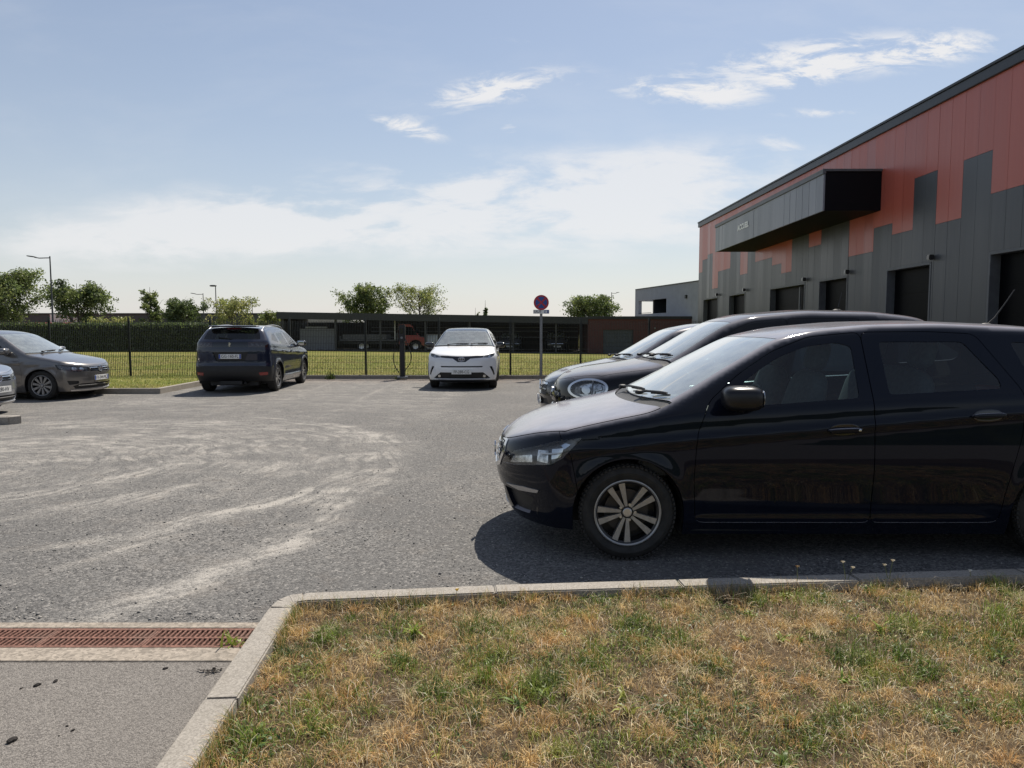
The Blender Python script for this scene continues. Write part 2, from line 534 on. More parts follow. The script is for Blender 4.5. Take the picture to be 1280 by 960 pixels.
        if lip:
            e = np.concatenate([tri[:, [0, 1]], tri[:, [1, 2]], tri[:, [2, 0]]])
            key = np.sort(e, 1); _, inv, cnt = np.unique(key, axis=0, return_inverse=True, return_counts=True)
            lips = e[cnt[inv.ravel()] == 1]
        return dict(p=p, n=n, t=tri, lips=lips, lip=lip)

def patch_mesh(name, mat, patches):
    """join patches (each optionally mirrored) into one mesh with exact normals of the body"""
    vs = []; fs = []; ns = []
    base = 0
    for d, mirror in patches:
        if d is None: continue
        p = d['p'].copy(); n = d['n'].copy(); t = d['t']
        if mirror: p[:, 1] *= -1; n[:, 1] *= -1; t = t[:, ::-1]
        vs.append(p); k = len(p)
        for f in t: fs.append(tuple(int(i) + base for i in f)); ns.extend([n[i] for i in f])
        base += k
        if d['lips'] is not None and len(d['lips']):
            e = d['lips'][:, ::-1] if mirror else d['lips']
            m = len(e)
            a = p[e[:, 0]]; b = p[e[:, 1]]
            a2 = a - n[e[:, 0]] * d['lip']; b2 = b - n[e[:, 1]] * d['lip']
            vs.append(np.concatenate([a, b, b2, a2]))
            fn = np.cross(a2 - a, b - a); fn = -np.cross(b - a, a2 - a); 
            fn = np.cross(a2 - a, b - a)
            fn /= np.linalg.norm(fn, axis=1)[:, None] + 1e-12
            for i in range(m):
                fs.append((base + i, base + 3 * m + i, base + 2 * m + i, base + m + i))
                ns.extend([fn[i]] * 4)
            base += 4 * m
    if not vs: return None
    me = bpy.data.meshes.new(name)
    me.from_pydata(np.concatenate(vs).tolist(), [], fs)
    me.materials.append(mat)
    me.polygons.foreach_set('use_smooth', [True] * len(me.polygons))
    me.normals_split_custom_set([tuple(float(v) for v in q) for q in ns])
    return me

def add_wheel(root, name, x, y, sgn, R_, w, rim_r, style, paint_rim, hero=False):
    """sgn: +1 the outer face looks to +y"""
    wh = thing(name, None, None, (x, y, R_)); wh.parent = root
    hw = w / 2
    def A(a): return a * sgn
    prof = [(-hw * 0.8, rim_r), (-hw, rim_r + 0.03), (-hw * 1.02, (rim_r + R_) / 2), (-hw * 0.9, R_ - 0.022), (-hw * 0.72, R_ - 0.004), (-hw * 0.3, R_), (hw * 0.3, R_), (hw * 0.72, R_ - 0.004), (hw * 0.9, R_ - 0.022), (hw * 1.02, (rim_r + R_) / 2), (hw * 0.98, rim_r + 0.035), (hw * 0.95, rim_r + 0.03), (hw * 0.82, rim_r)]
    t = MB().lathe([(A(a), r) for a, r in prof], 56 if hero else 32)
    if hero:
        for k in range(64):
            w_ = 2 * math.pi * k / 64
            rot = Matrix.Rotation(-w_, 4, 'Y')
            for a0 in (0.50, 0.80):
                t.box(R_ - 0.016, R_ + (0.003 if a0 == 0.5 else -0.004), min(A(hw * a0), A(hw * (a0 + .17))), max(A(hw * a0), A(hw * (a0 + .17))), -0.009, 0.009, mat=rot)
    t.build('tyre', M['rubber'], wh, smooth=0.6)
    b = MB().lathe([(A(-hw * 0.8), rim_r - 0.004), (A(hw * 0.45), rim_r - 0.02), (A(hw * 0.80), rim_r - 0.008), (A(hw * 0.90), rim_r + 0.008), (A(hw * 0.92), rim_r - 0.002), (A(hw * 0.80), rim_r - 0.022)], 56 if hero else 32)
    b.lathe([(A(-0.02), 0.001), (A(-0.02), rim_r - 0.015)], 32)
    b.build('rim_barrel', M['rim_dark'], wh, smooth=0.6)
    MB().lathe([(A(hw * 0.25), 0.03), (A(hw * 0.25), rim_r * 0.68), (A(hw * 0.12), rim_r * 0.68)], 32).build('brake_disc', M['disc'], wh, smooth=0.6)
    r = MB()
    face = hw * 0.80
    r.lathe([(A(hw * 0.93), rim_r + 0.006), (A(hw * 0.95), rim_r), (A(hw * 0.90), rim_r - 0.008)], 56)
    n, split = style['n'], style['split']
    for k in range(n):
        for sg in ((-1, 1) if split else (0,)):
            a0 = 2 * math.pi * k / n + style.get('ph', 0.3)
            ai = a0 + sg * style['di']; ao = a0 + sg * style['do']
            wi, wo = style['wi'], style['wo']
            ri = 0.040; ro = rim_r - 0.006
            def pq(ang, rad, off): return (rad * math.cos(ang) - off * math.sin(ang), rad * math.sin(ang) + off * math.cos(ang))
            q = [pq(ai, ri, -wi), pq(ai, ri, wi), pq(ao, ro, wo), pq(ao, ro, -wo)]
            dep = [face * 0.9, face * 0.9, face * 1.05, face * 1.05]
            f = [(u, A(d), v) for (u, v), d in zip(q, dep)]; bk = [(u, A(d - 0.03), v) for (u, v), d in zip(q, dep)]
            r.add(f + bk, [(0, 1, 2, 3), (7, 6, 5, 4), (0, 4, 5, 1), (1, 5, 6, 2), (2, 6, 7, 3), (3, 7, 4, 0)])
    r.build('rim', paint_rim, wh, smooth=0.5)
    h = MB().lathe([(A(face * 0.5), 0.001), (A(face * 0.5), 0.064), (A(face * 0.84), 0.060), (A(face * 0.84), 0.001)], 24, mi=1)
    h.lathe([(A(face * 0.84), 0.031), (A(face * 1.00), 0.030), (A(face * 1.03), 0.026), (A(face * 1.04), 0.001)], 24)
    for k in range(5):
        a = 2 * math.pi * k / 5
        h.lathe([(A(face * 0.8), 0.010), (A(face * 0.93), 0.009), (A(face * 0.93), 0.001)], 8, Matrix.Translation((0.052 * math.cos(a), 0, 0.052 * math.sin(a))))
    h.build('wheel_hub', [M['silver'], M['rim_dark']], wh, smooth=0.5)
    return wh

def plate(root, B, view, z, txt, w=0.52, h=0.11, blue=True, gap=0.012, tilt=0.0):
    """a number plate standing just off the bumper, facing front ('F') or rear ('R')"""
    ys = np.linspace(-w / 2, w / 2, 7)
    if view == 'F':
        x = min(bis(lambda x: B.f(x, np.array([abs(y)]), np.array([zz])), [-0.6], [1.0])[0] for y in ys for zz in (z - h / 2, z + h / 2)) - gap
        sg = -1
    else:
        x = max(bis(lambda x: B.f(x, np.array([abs(y)]), np.array([zz])), [B.L + 0.6], [B.L - 1.2])[0] for y in ys for zz in (z - h / 2, z + h / 2)) + gap
        sg = 1
    p = thing('number_plate', None, None, (x, 0, z)); p.parent = root
    MB().box(-0.006, 0.006, -w / 2, w / 2, -h / 2, h / 2).build('plate_board', M['plate_white'], p, bevel=0.003)
    if blue:
        b = MB()
        for y0 in (-w / 2, w / 2 - 0.042):
            b.box(*((-0.0075, -0.0055) if sg < 0 else (0.0055, 0.0075)), y0 + 0.003, y0 + 0.039, -h / 2 + 0.004, h / 2 - 0.004)
        b.build('plate_band', M['plate_blue'], p)
    me = text_mesh(txt, h * 0.95)
    co = np.array([v.co for v in me.vertices])
    wd = co[:, 0].max() - co[:, 0].min(); sc = (w - 0.12) / wd
    # text +x runs to the reader's right: reader in front (looking +x) has right = -y
    for v in me.vertices:
        X, Y = v.co.x * min(sc, 1.25), v.co.y
        v.co = (sg * 0.0082, X * sg, Y)
    me.materials.append(M['plate_ink'])
    link('plate_text', me, p)
    return p

def seat(root, x, y, zf, mat, rear=False, wide=0.25, lean=0.28, hr=True, top=0.62):
    t = MB()
    t.sq((x, y, zf + 0.10), (0.26, wide, 0.085), 0.45)
    rot = Matrix.Rotation(lean, 3, 'Y')
    t.sq((x + 0.30, y, zf + 0.10 + top / 2 + 0.02), (0.075, wide * 0.96, top / 2 + 0.03), 0.5, rot)
    st = t.build('rear_bench' if rear else 'seat', mat, root, smooth=1.0)
    if hr:
        for yy in ([y] if not rear else [y - wide * 0.55, y + wide * 0.55]):
            h = MB()
            zc = zf + 0.10 + top + 0.14
            h.sq((x + 0.30 + (top * 0.5 + 0.11) * math.tan(lean), yy, zc), (0.05, 0.135, 0.105), 0.6, rot)
            for d in (-0.05, 0.05): h.tube([(x + 0.33 + top * 0.35 * math.tan(lean), yy + d, zc - 0.2), (x + 0.38 + top * 0.4 * math.tan(lean), yy + d, zc - 0.02)], 0.006, 6)
            h.build('headrest', mat, st, smooth=1.0)
    return st

def build_car(name, label, cat, sp, loc, rz, group=None):
    root = thing(name, label, cat, loc, rz, group)
    B = Body(sp)
    h = sp.get('h', 0.05); P = sp['paint']
    L, hw = B.L, B.hw
    Rg = B.side_region(sp['zbot'])
    AR = [circle(ax, wr + sp.get('adz', 0.0), sp['ar'], 44) for ax, wr in B.arches]
    # arches reach below the lower edge
    AR += [np.array([(ax - sp['ar'], -0.3), (ax + sp['ar'], -0.3), (ax + sp['ar'], wr), (ax - sp['ar'], wr)]) for ax, wr in B.arches]
    wins = [(w[0], B.poly(w[1], w[2] if len(w) > 2 else 0.03), w[3] if len(w) > 3 else 'side_glass') for w in sp['windows']]
    dlo = [B.poly(d, 0.03) for d in sp.get('dlo', [])]
    feats = []
    for ft in sp['feats']:
        q = ft['raw'] if 'raw' in ft else B.poly(ft['p'], ft.get('rad', 0.0))
        feats.append((ft, np.asarray(q)))
    holes = [q for ft, q in feats if ft.get('cut', True)]
    W = [w[1] for w in wins]
    doors = {k: B.poly(v, 0.05) for k, v in sp['doors'].items()}
    bump = B.poly(sp['bump']) if 'bump' in sp else None
    rbump = B.poly(sp['rbump']) if 'rbump' in sp else None
    tgate = B.poly(sp['tgate'], 0.04) if 'tgate' in sp else None
    gap = sp.get('gap', 0.005)
    cuts = [ribbon(resample(np.vstack([d, d[:1]]), 0.04, False), gap) for d in doors.values()]
    # a gap ribbon of a closed line: drop its inside, keep the strip
    def strip(poly):
        c = np.vstack([poly, poly[:1]]); return [ribbon(c[i:i + 2], gap) for i in range(len(c) - 1)]
    def pm(nm, mat, kind, inc, exc, both, hh=None, off=0.0, lip=0.012, parent=None, drop=0.0):
        d = B.patch(kind, inc, exc, hh or h, off, lip, drop)
        if d is None: return []
        out = []
        pr = parent if isinstance(parent, (list, tuple)) else [parent or root] * 2
        if both == 'one':
            me = patch_mesh(nm, mat, [(d, False)]); out.append(link(nm, me, pr[0]))
        elif both == 'join':
            me = patch_mesh(nm, mat, [(d, False), (d, True)]); out.append(link(nm, me, pr[0]))
        else:
            for k, mi in enumerate((False, True)):
                me = patch_mesh(nm, mat, [(d, mi)]); out.append(link(nm, me, pr[k]))
        return out
    def grow(poly, e):
        c = poly.mean(0); 
        p = np.asarray(poly); nx = np.roll(p, -1, 0) - np.roll(p, 1, 0)
        n = np.stack([nx[:, 1], -nx[:, 0]], 1); n /= np.linalg.norm(n, axis=1)[:, None] + 1e-9
        area = 0.5 * np.sum(p[:, 0] * np.roll(p[:, 1], -1) - np.roll(p[:, 0], -1) * p[:, 1])
        return p + n * e * (1 if area > 0 else -1)
    # body shell: everything painted that no panel takes away
    ex = AR + dlo + W + holes + [grow(d, gap / 2) for d in doors.values()]
    if bump is not None: ex.append(grow(bump, gap / 2))
    if rbump is not None: ex.append(grow(rbump, gap / 2))
    if tgate is not None: ex.append(grow(tgate, gap / 2))
    PR = B.plan_region(); PI = B.plan_region(sp.get('pillar', 0.045))
    yy = np.linspace(-1.3, 1.3, 41)
    def xl(x0, k): return np.stack([x0 + k * (np.abs(yy) / hw) ** 2, yy], 1)
    def upto(c): return np.concatenate([c, [(-1.5, 1.3), (-1.5, -1.3)]])
    def band(a, b): return np.concatenate([a, b[::-1]])
    cH = xl(*sp['hood_end']); cW0 = xl(*sp['ws0']); cW1 = xl(*sp['ws1'])
    hoodline = xl(sp['hood_end'][0] + 0.004, sp['hood_end'][1])
    d1 = B.patch('s', [Rg], ex, h, 0, 0.012)
    cut_top = [upto(xl(sp['ws0'][0] - 0.004, sp['ws0'][1])), [PI, band(cW0, cW1)]]
    rw = sp.get('rear_top')
    if rw: cRa = xl(*rw[0]); cRb = xl(*rw[1]); cut_top.append([PI, band(cRa, cRb)])
    rooftop = sp.get('roof_paint')
    d2 = B.patch('t', [PR], cut_top, h, 0, 0.012)
    me = patch_mesh('body_shell', P, [(d1, False), (d1, True)] + ([(d2, False)] if rooftop is None else []))
    body = link('body_shell', me, root)
    if rooftop is not None: link('roof', patch_mesh('roof', rooftop, [(d2, False)]), root)
    hd = pm('hood', P, 't', [PR, upto(cH)], [ribbon(B.E3[:, :2], gap * 1.4), ribbon(B.E3[:, :2] * [1, -1], gap * 1.4)] + sp.get('hood_exc', []), 'one', hh=h * .8)
    pm('cowl', M['black_plastic'], 't', [PR, band(hoodline, xl(sp['ws0'][0] - 0.005, sp['ws0'][1]))], [], 'one', hh=0.06, off=-0.012, lip=0)
    ws = pm('windshield', M['windshield'], 't', [PI, band(xl(sp['ws0'][0] + .003, sp['ws0'][1]), cW1)], [], 'one', off=-0.002, lip=0)
    if ws:
        pm('windshield_frit', M['gloss_black'], 't', [PI, band(xl(sp['ws0'][0] + .003, sp['ws0'][1]), cW1)], [[B.plan_region(sp.get('pillar', 0.045) + 0.035), band(xl(sp['ws0'][0] + .06, sp['ws0'][1]), xl(sp['ws1'][0] - .05, sp['ws1'][1]))]], 'one', hh=0.06, off=-0.006, lip=0, parent=ws[0])
    pm('headlining', M['headlining'], 't', [B.plan_region(.10), np.array([(sp['ws1'][0] + .02, -1.2), (sp['ws1'][0] + .02, 1.2), (L - .75, 1.2), (L - .75, -1.2)])], [], 'one', hh=.1, off=-.03, lip=0)
    if rw: pm('rear_window', M[sp.get('rear_glass', 'privacy')], 't', [PI, band(cRa, cRb)], [], 'one', off=-0.002, lip=0)
    if bump is not None: pm('front_bumper', sp.get('bump_mat', P), 's', [Rg, bump], AR + holes + W, 'join', lip=.04)
    if rbump is not None: pm('rear_bumper', sp.get('rbump_mat', P), 's', [Rg, rbump], AR + holes + W, 'join')
    if tgate is not None: pm('tailgate', P, 's', [Rg, tgate], AR + holes + W, 'join')
    dob = {}
    for k, d in doors.items():
        nm = 'front_door' if 'front' in k else 'rear_door'
        dob[k] = pm(nm, P, 's', [Rg, d], AR + W + dlo + holes, 'sep')
    for d in dlo: pm('window_trim', M['gloss_black'], 's', [Rg, d], W + holes, 'sep', off=-0.003, lip=0.006)
    for own, q, gm in wins:
        par = dob.get(own)
        nm = 'rear_window' if own == 'tail' else 'window'
        pm(nm, M[gm], 's', [Rg, q], [], 'join' if own == 'tail' else 'sep', hh=max(h, 0.05), off=-0.004, lip=0, parent=par)
    # lamps, grilles and trims
    for ft, q in feats:
        both = ft.get('both', 'sep')
        o = pm(ft['n'], M[ft['m']] if isinstance(ft['m'], str) else ft['m'], 's', [Rg, q] if ft.get('clip', True) else [q], [e if isinstance(e, np.ndarray) else B.poly(e) for e in ft.get('exc', [])], both, hh=ft.get('h', min(h, 0.04)), off=ft.get('off', 0.0), lip=ft.get('lip', 0.01))
        if 'back' in ft and o:
            bn, bm, bo = ft['back']
            pm(bn, M[bm], 's', [Rg, q], [], both, hh=0.04, off=bo, lip=0, parent=o)
        for (nm, mt, pp, off) in ft.get('subs', []):
            qq = np.asarray(pp) if isinstance(pp, np.ndarray) else B.poly(pp, 0.006)
            if o: pm(nm, M[mt], 's', [Rg, qq], [], both, hh=0.03, off=off, lip=0.012, parent=o)
    # wheels
    for k, (ax, wr) in enumerate(B.arches):
        for sg in (1, -1):
            add_wheel(root, 'wheel', ax, sg * (hw - 0.025 - sp['tw'] / 2), sg, wr, sp['tw'], sp['rim_r'], sp['style'], sp['rim_mat'], sp.get('hero', False))
    # wheel arch liners and floor
    ln = MB()
    for ax, wr in B.arches:
        for sg in (1, -1):
            a = np.linspace(-0.35, math.pi + 0.35, 20); r0 = sp['ar'] - 0.004
            vs = []; fs = []
            for t in a:
                for yv in (hw - 0.03, hw - 0.36): vs.append((ax + r0 * math.cos(t), sg * yv, max(0.16, wr + r0 * math.sin(t))))
            for i in range(len(a) - 1): fs.append((2 * i, 2 * i + 1, 2 * i + 3, 2 * i + 2))
            ln.add(vs, fs)
    zf = sp.get('floor', 0.22)
    u0, u1 = 0.28, L - 0.30
    ln.box(u0, u1, -(hw - 0.36), hw - 0.36, zf - 0.04, zf + 0.10)
    a0, a1 = sp['axf'] + sp['ar'], sp['axr'] - sp['ar']
    ln.box(a0, a1, -(hw - 0.07), hw - 0.07, zf - 0.03, zf + 0.09)
    ln.box(u0 + 0.05, sp['axf'] + sp['ar'] + 0.12, -(hw - 0.36), hw - 0.36, zf + 0.1, sp.get('engine', 0.62))
    ln.box(sp['axr'] - sp['ar'] - 0.05, u1 - 0.1, -(hw - 0.36), hw - 0.36, zf + 0.1, 0.52)
    ln.build('underbody', M['black_plastic'], root)
    # cabin
    zs = zf + sp.get('seat_h', 0.12); xw = sp['ws0'][0] + sp['ws0'][1] * 0.3
    zd = sp['dash_z']
    ds = MB().prism([(xw - 0.12, zd - 0.10), (xw + 0.18, zd - 0.01), (xw + 0.45, zd - 0.02), (xw + 0.55, zd - 0.10), (xw + 0.55, zd - 0.22), (xw + 0.42, zd - 0.45), (xw - 0.12, zd - 0.45)], 'y', -(hw - 0.13), hw - 0.13)
    ds.build('dashboard', M['interior2'], root, bevel=0.02, smooth=0.8)
    sm = sp.get('seat_mat', M['interior'])
    xs = sp['seat_x']
    for sg in (1, -1): seat(root, xs, sg * 0.36, zs, sm, top=sp.get('seat_top', 0.60))
    seat(root, sp.get('bench_x', xs + 0.80), 0, zs + 0.04, M['interior'] if not sp.get('pale_rear') else sm, rear=True, wide=0.62, top=sp.get('seat_top', 0.60) - 0.02)
    sw = MB()
    cx, cy, cz = xw + 0.72, sp.get('wheel_y', -0.36), zd - 0.03
    ring = [(0.17 * math.cos(t), 0.17 * math.sin(t)) for t in np.linspace(0, 2 * math.pi, 25)]
    rt = Matrix.Rotation(-1.15, 3, 'Y')
    sw.tube([Vector((cx, cy, cz)) + rt @ Vector((u, v, 0)) for u, v in ring], 0.014, 8, cap=False)
    sw.tube([(cx, cy, cz), (xw + 0.45, cy, zd - 0.16)], 0.03, 8)
    sw.sq((cx, cy, cz), (0.06, 0.09, 0.05), 0.6)
    sw.build('steering_wheel', M['interior2'], root, smooth=1.0)
    # door mirrors
    if 'mirror' in sp:
        mx, mz, ml = sp['mirror']; ml = ml or (.085, .125, .075)
        y0 = B.P(np.array([mx + 0.05]), np.array([mz - 0.05]))[0, 1]
        for sg in (1, -1):
            m = MB()
            yc = sg * (y0 + 0.13)
            m.sq((mx, yc, mz), ml, 0.60, Matrix.Rotation(sg * 0.12, 3, 'Z'), 24, 14)
            m.tube([(mx + 0.05, sg * (y0 - 0.03), mz - 0.085), (mx + 0.02, sg * (y0 + 0.06), mz - 0.06), (mx, yc, mz - 0.04)], [0.035, 0.032, 0.03], 10)
            mo = m.build('door_mirror', sp.get('mirror_mat', P), root, smooth=0.9)
            g = MB().sq((mx + ml[0] - .006, yc, mz), (0.008, 0.098, 0.056), 0.6, Matrix.Rotation(sg * 0.12, 3, 'Z'))
            g.build('mirror_glass', M['mirror_glass'], mo, smooth=0.9)
    # door handles
    for k, x, z, tilt in sp.get('handles', []):
        q = B.P(np.array([x]), np.array([z])); n = B.normal(q)[0]
        for i, sg in enumerate((1, -1)):
            par = dob[k][i]
            m = MB()
            rot = Matrix.Rotation(math.atan2(n[2], n[1]) * sg, 3, 'X') @ Matrix.Rotation(tilt, 3, 'Y')
            c = Vector((q[0, 0], sg * q[0, 1], q[0, 2])); nn = Vector((n[0], sg * n[1], n[2]))
            m.sq(c + nn * 0.022, (0.105, 0.012, 0.017), 0.55, rot)
            m.sq(c + nn * 0.010, (0.11, 0.006, 0.012), 0.5, rot)
            o = m.build('door_handle', sp.get('handle_mat', P), par, smooth=0.9)
            rc = MB().sq(c + nn * 0.001, (0.095, 0.003, 0.040), 0.85, rot)
            rc.build('handle_recess', M['gloss_black'], par, smooth=0.9)
            if sp.get('key') and 'front' in k:
                MB().sq(c + nn * 0.032 + Vector((0.085, 0, 0.004)), (0.010, 0.005, 0.010), 1.0, rot).build('lock_barrel', M['chrome'], par, smooth=1.0)
    # wipers
    if sp.get('wipers'):
        for (px, py, qx, qy) in sp['wipers']:
            ps = np.linspace(0, 1, 9); X = px + (qx - px) * ps; Y = py + (qy - py) * ps
            q = B.Pt(X, Y); n = B.normal(q)
            pts = q + n * np.interp(ps, [0, 0.3, 1], [0.03, 0.035, 0.02])[:, None]
            m = MB().tube(pts.tolist(), [0.011] + [0.009] * 7 + [0.005], 6)
            k0 = pts[3:]; bl = k0 - n[3:] * 0.015 + np.array([0.012, 0, 0])
            m.tube(bl.tolist(), 0.006, 6)
            m.sq(pts[0], (0.03, 0.03, 0.016), 0.7)
            m.build('wiper', M['black_plastic'], root, smooth=0.8)
    if 'antenna' in sp:
        (ax_, ay_, tx, tz, bend) = sp['antenna']
        q = B.Pt(np.array([ax_]), np.array([ay_]))[0]
        m = MB().tube([q, q + [tx * 0.3, 0, tz * 0.22], q + [tx * 0.65 + bend * 0, 0, tz * 0.6], q + [tx, 0, tz]], [0.008, 0.006, 0.0045, 0.004], 8)
        m.sq(q, (0.05, 0.025, 0.018), 0.8)
        m.build('antenna', M['black_plastic'], root, smooth=0.8)
    if sp.get('rails'):
        for sg in (1, -1):
            x = np.linspace(*sp['rails'], 14)
            ye = np.interp(x, B.E3[:, 0][np.argsort(B.E3[:, 0])], B.E3[:, 1][np.argsort(B.E3[:, 0])]) - 0.02
            q = B.Pt(x, ye); q[:, 2] += np.interp(x, [x[0], x[1], x[-2], x[-1]], [-0.01, 0.035, 0.035, -0.01]); q[:, 1] *= sg
            MB().tube(q.tolist(), 0.014, 8).build('roof_rail', M['silver'], root, smooth=0.9)
    return root, B
# ------------------------------------------------------------------ the cars
def SP(c, r, n=20, k='S', ry=None, rot=0.0):
    return [(k, float(u), float(v)) for u, v in circle(c[0], c[1], r, n, ry, rot)]
def sym(pts):
    """front/rear shape given for y>=0 only, closed across the middle"""
    return [(k, y, z) for k, y, z in pts] + [(k, -y, z) for k, y, z in reversed(pts)]

BLACK_PAINT = paint('blue_black_paint', (0.004, 0.006, 0.013), 0.0, 0.012, dust_sheen=.92, spec=0.0, coat_ior=1.33)
BLACK_PAINT2 = paint('black_paint', (0.005, 0.005, 0.007), 0.0, 0.015, dust_sheen=.6, spec=0.0, coat_ior=1.38)
M['mirror_black'] = pbr('mirror_housing', (.010, .010, .012), .30, spec=.35)
DGREY_PAINT = paint('dark_grey_paint', (0.016, 0.016, 0.018), 0.3, 0.03, dust_sheen=.6, spec=.2)
NAVY_PAINT = paint('navy_paint', (0.007, 0.012, 0.032), 0.2, 0.05, dust_sheen=.2, spec=.2)
WHITE_PAINT = paint('white_paint', (0.74, 0.75, 0.76), 0.0, 0.05, 0.4)
BEIGE_PAINT = paint('grey_beige_paint', (0.165, 0.157, 0.15), 0.6, 0.06, dust_sheen=.2)
SILVER_PAINT = paint('silver_paint', (0.30, 0.32, 0.36), 0.65, 0.06)

TWIN = dict(n=5, split=True, di=0.28, do=0.215, wi=0.009, wo=0.021, ph=R(114))
TURB = dict(n=10, split=False, di=0, do=0.10, wi=0.012, wo=0.030, ph=0.2)

def base(**k):
    d = dict(cp=2.2, kn=0.38, pn=2.6, kt=0.30, pt=2.8, tw=0.20, rim_r=0.213, style=TWIN, rim_mat=M['machined'], rails=None,
             crown=[(0, 0.03), (0.9, 0.05), (1.3, 0.10), (1.8, 0.07), (2.2, 0.06), (4.5, 0.06)], pillar=0.045, sig=0.06)
    d.update(k); return d

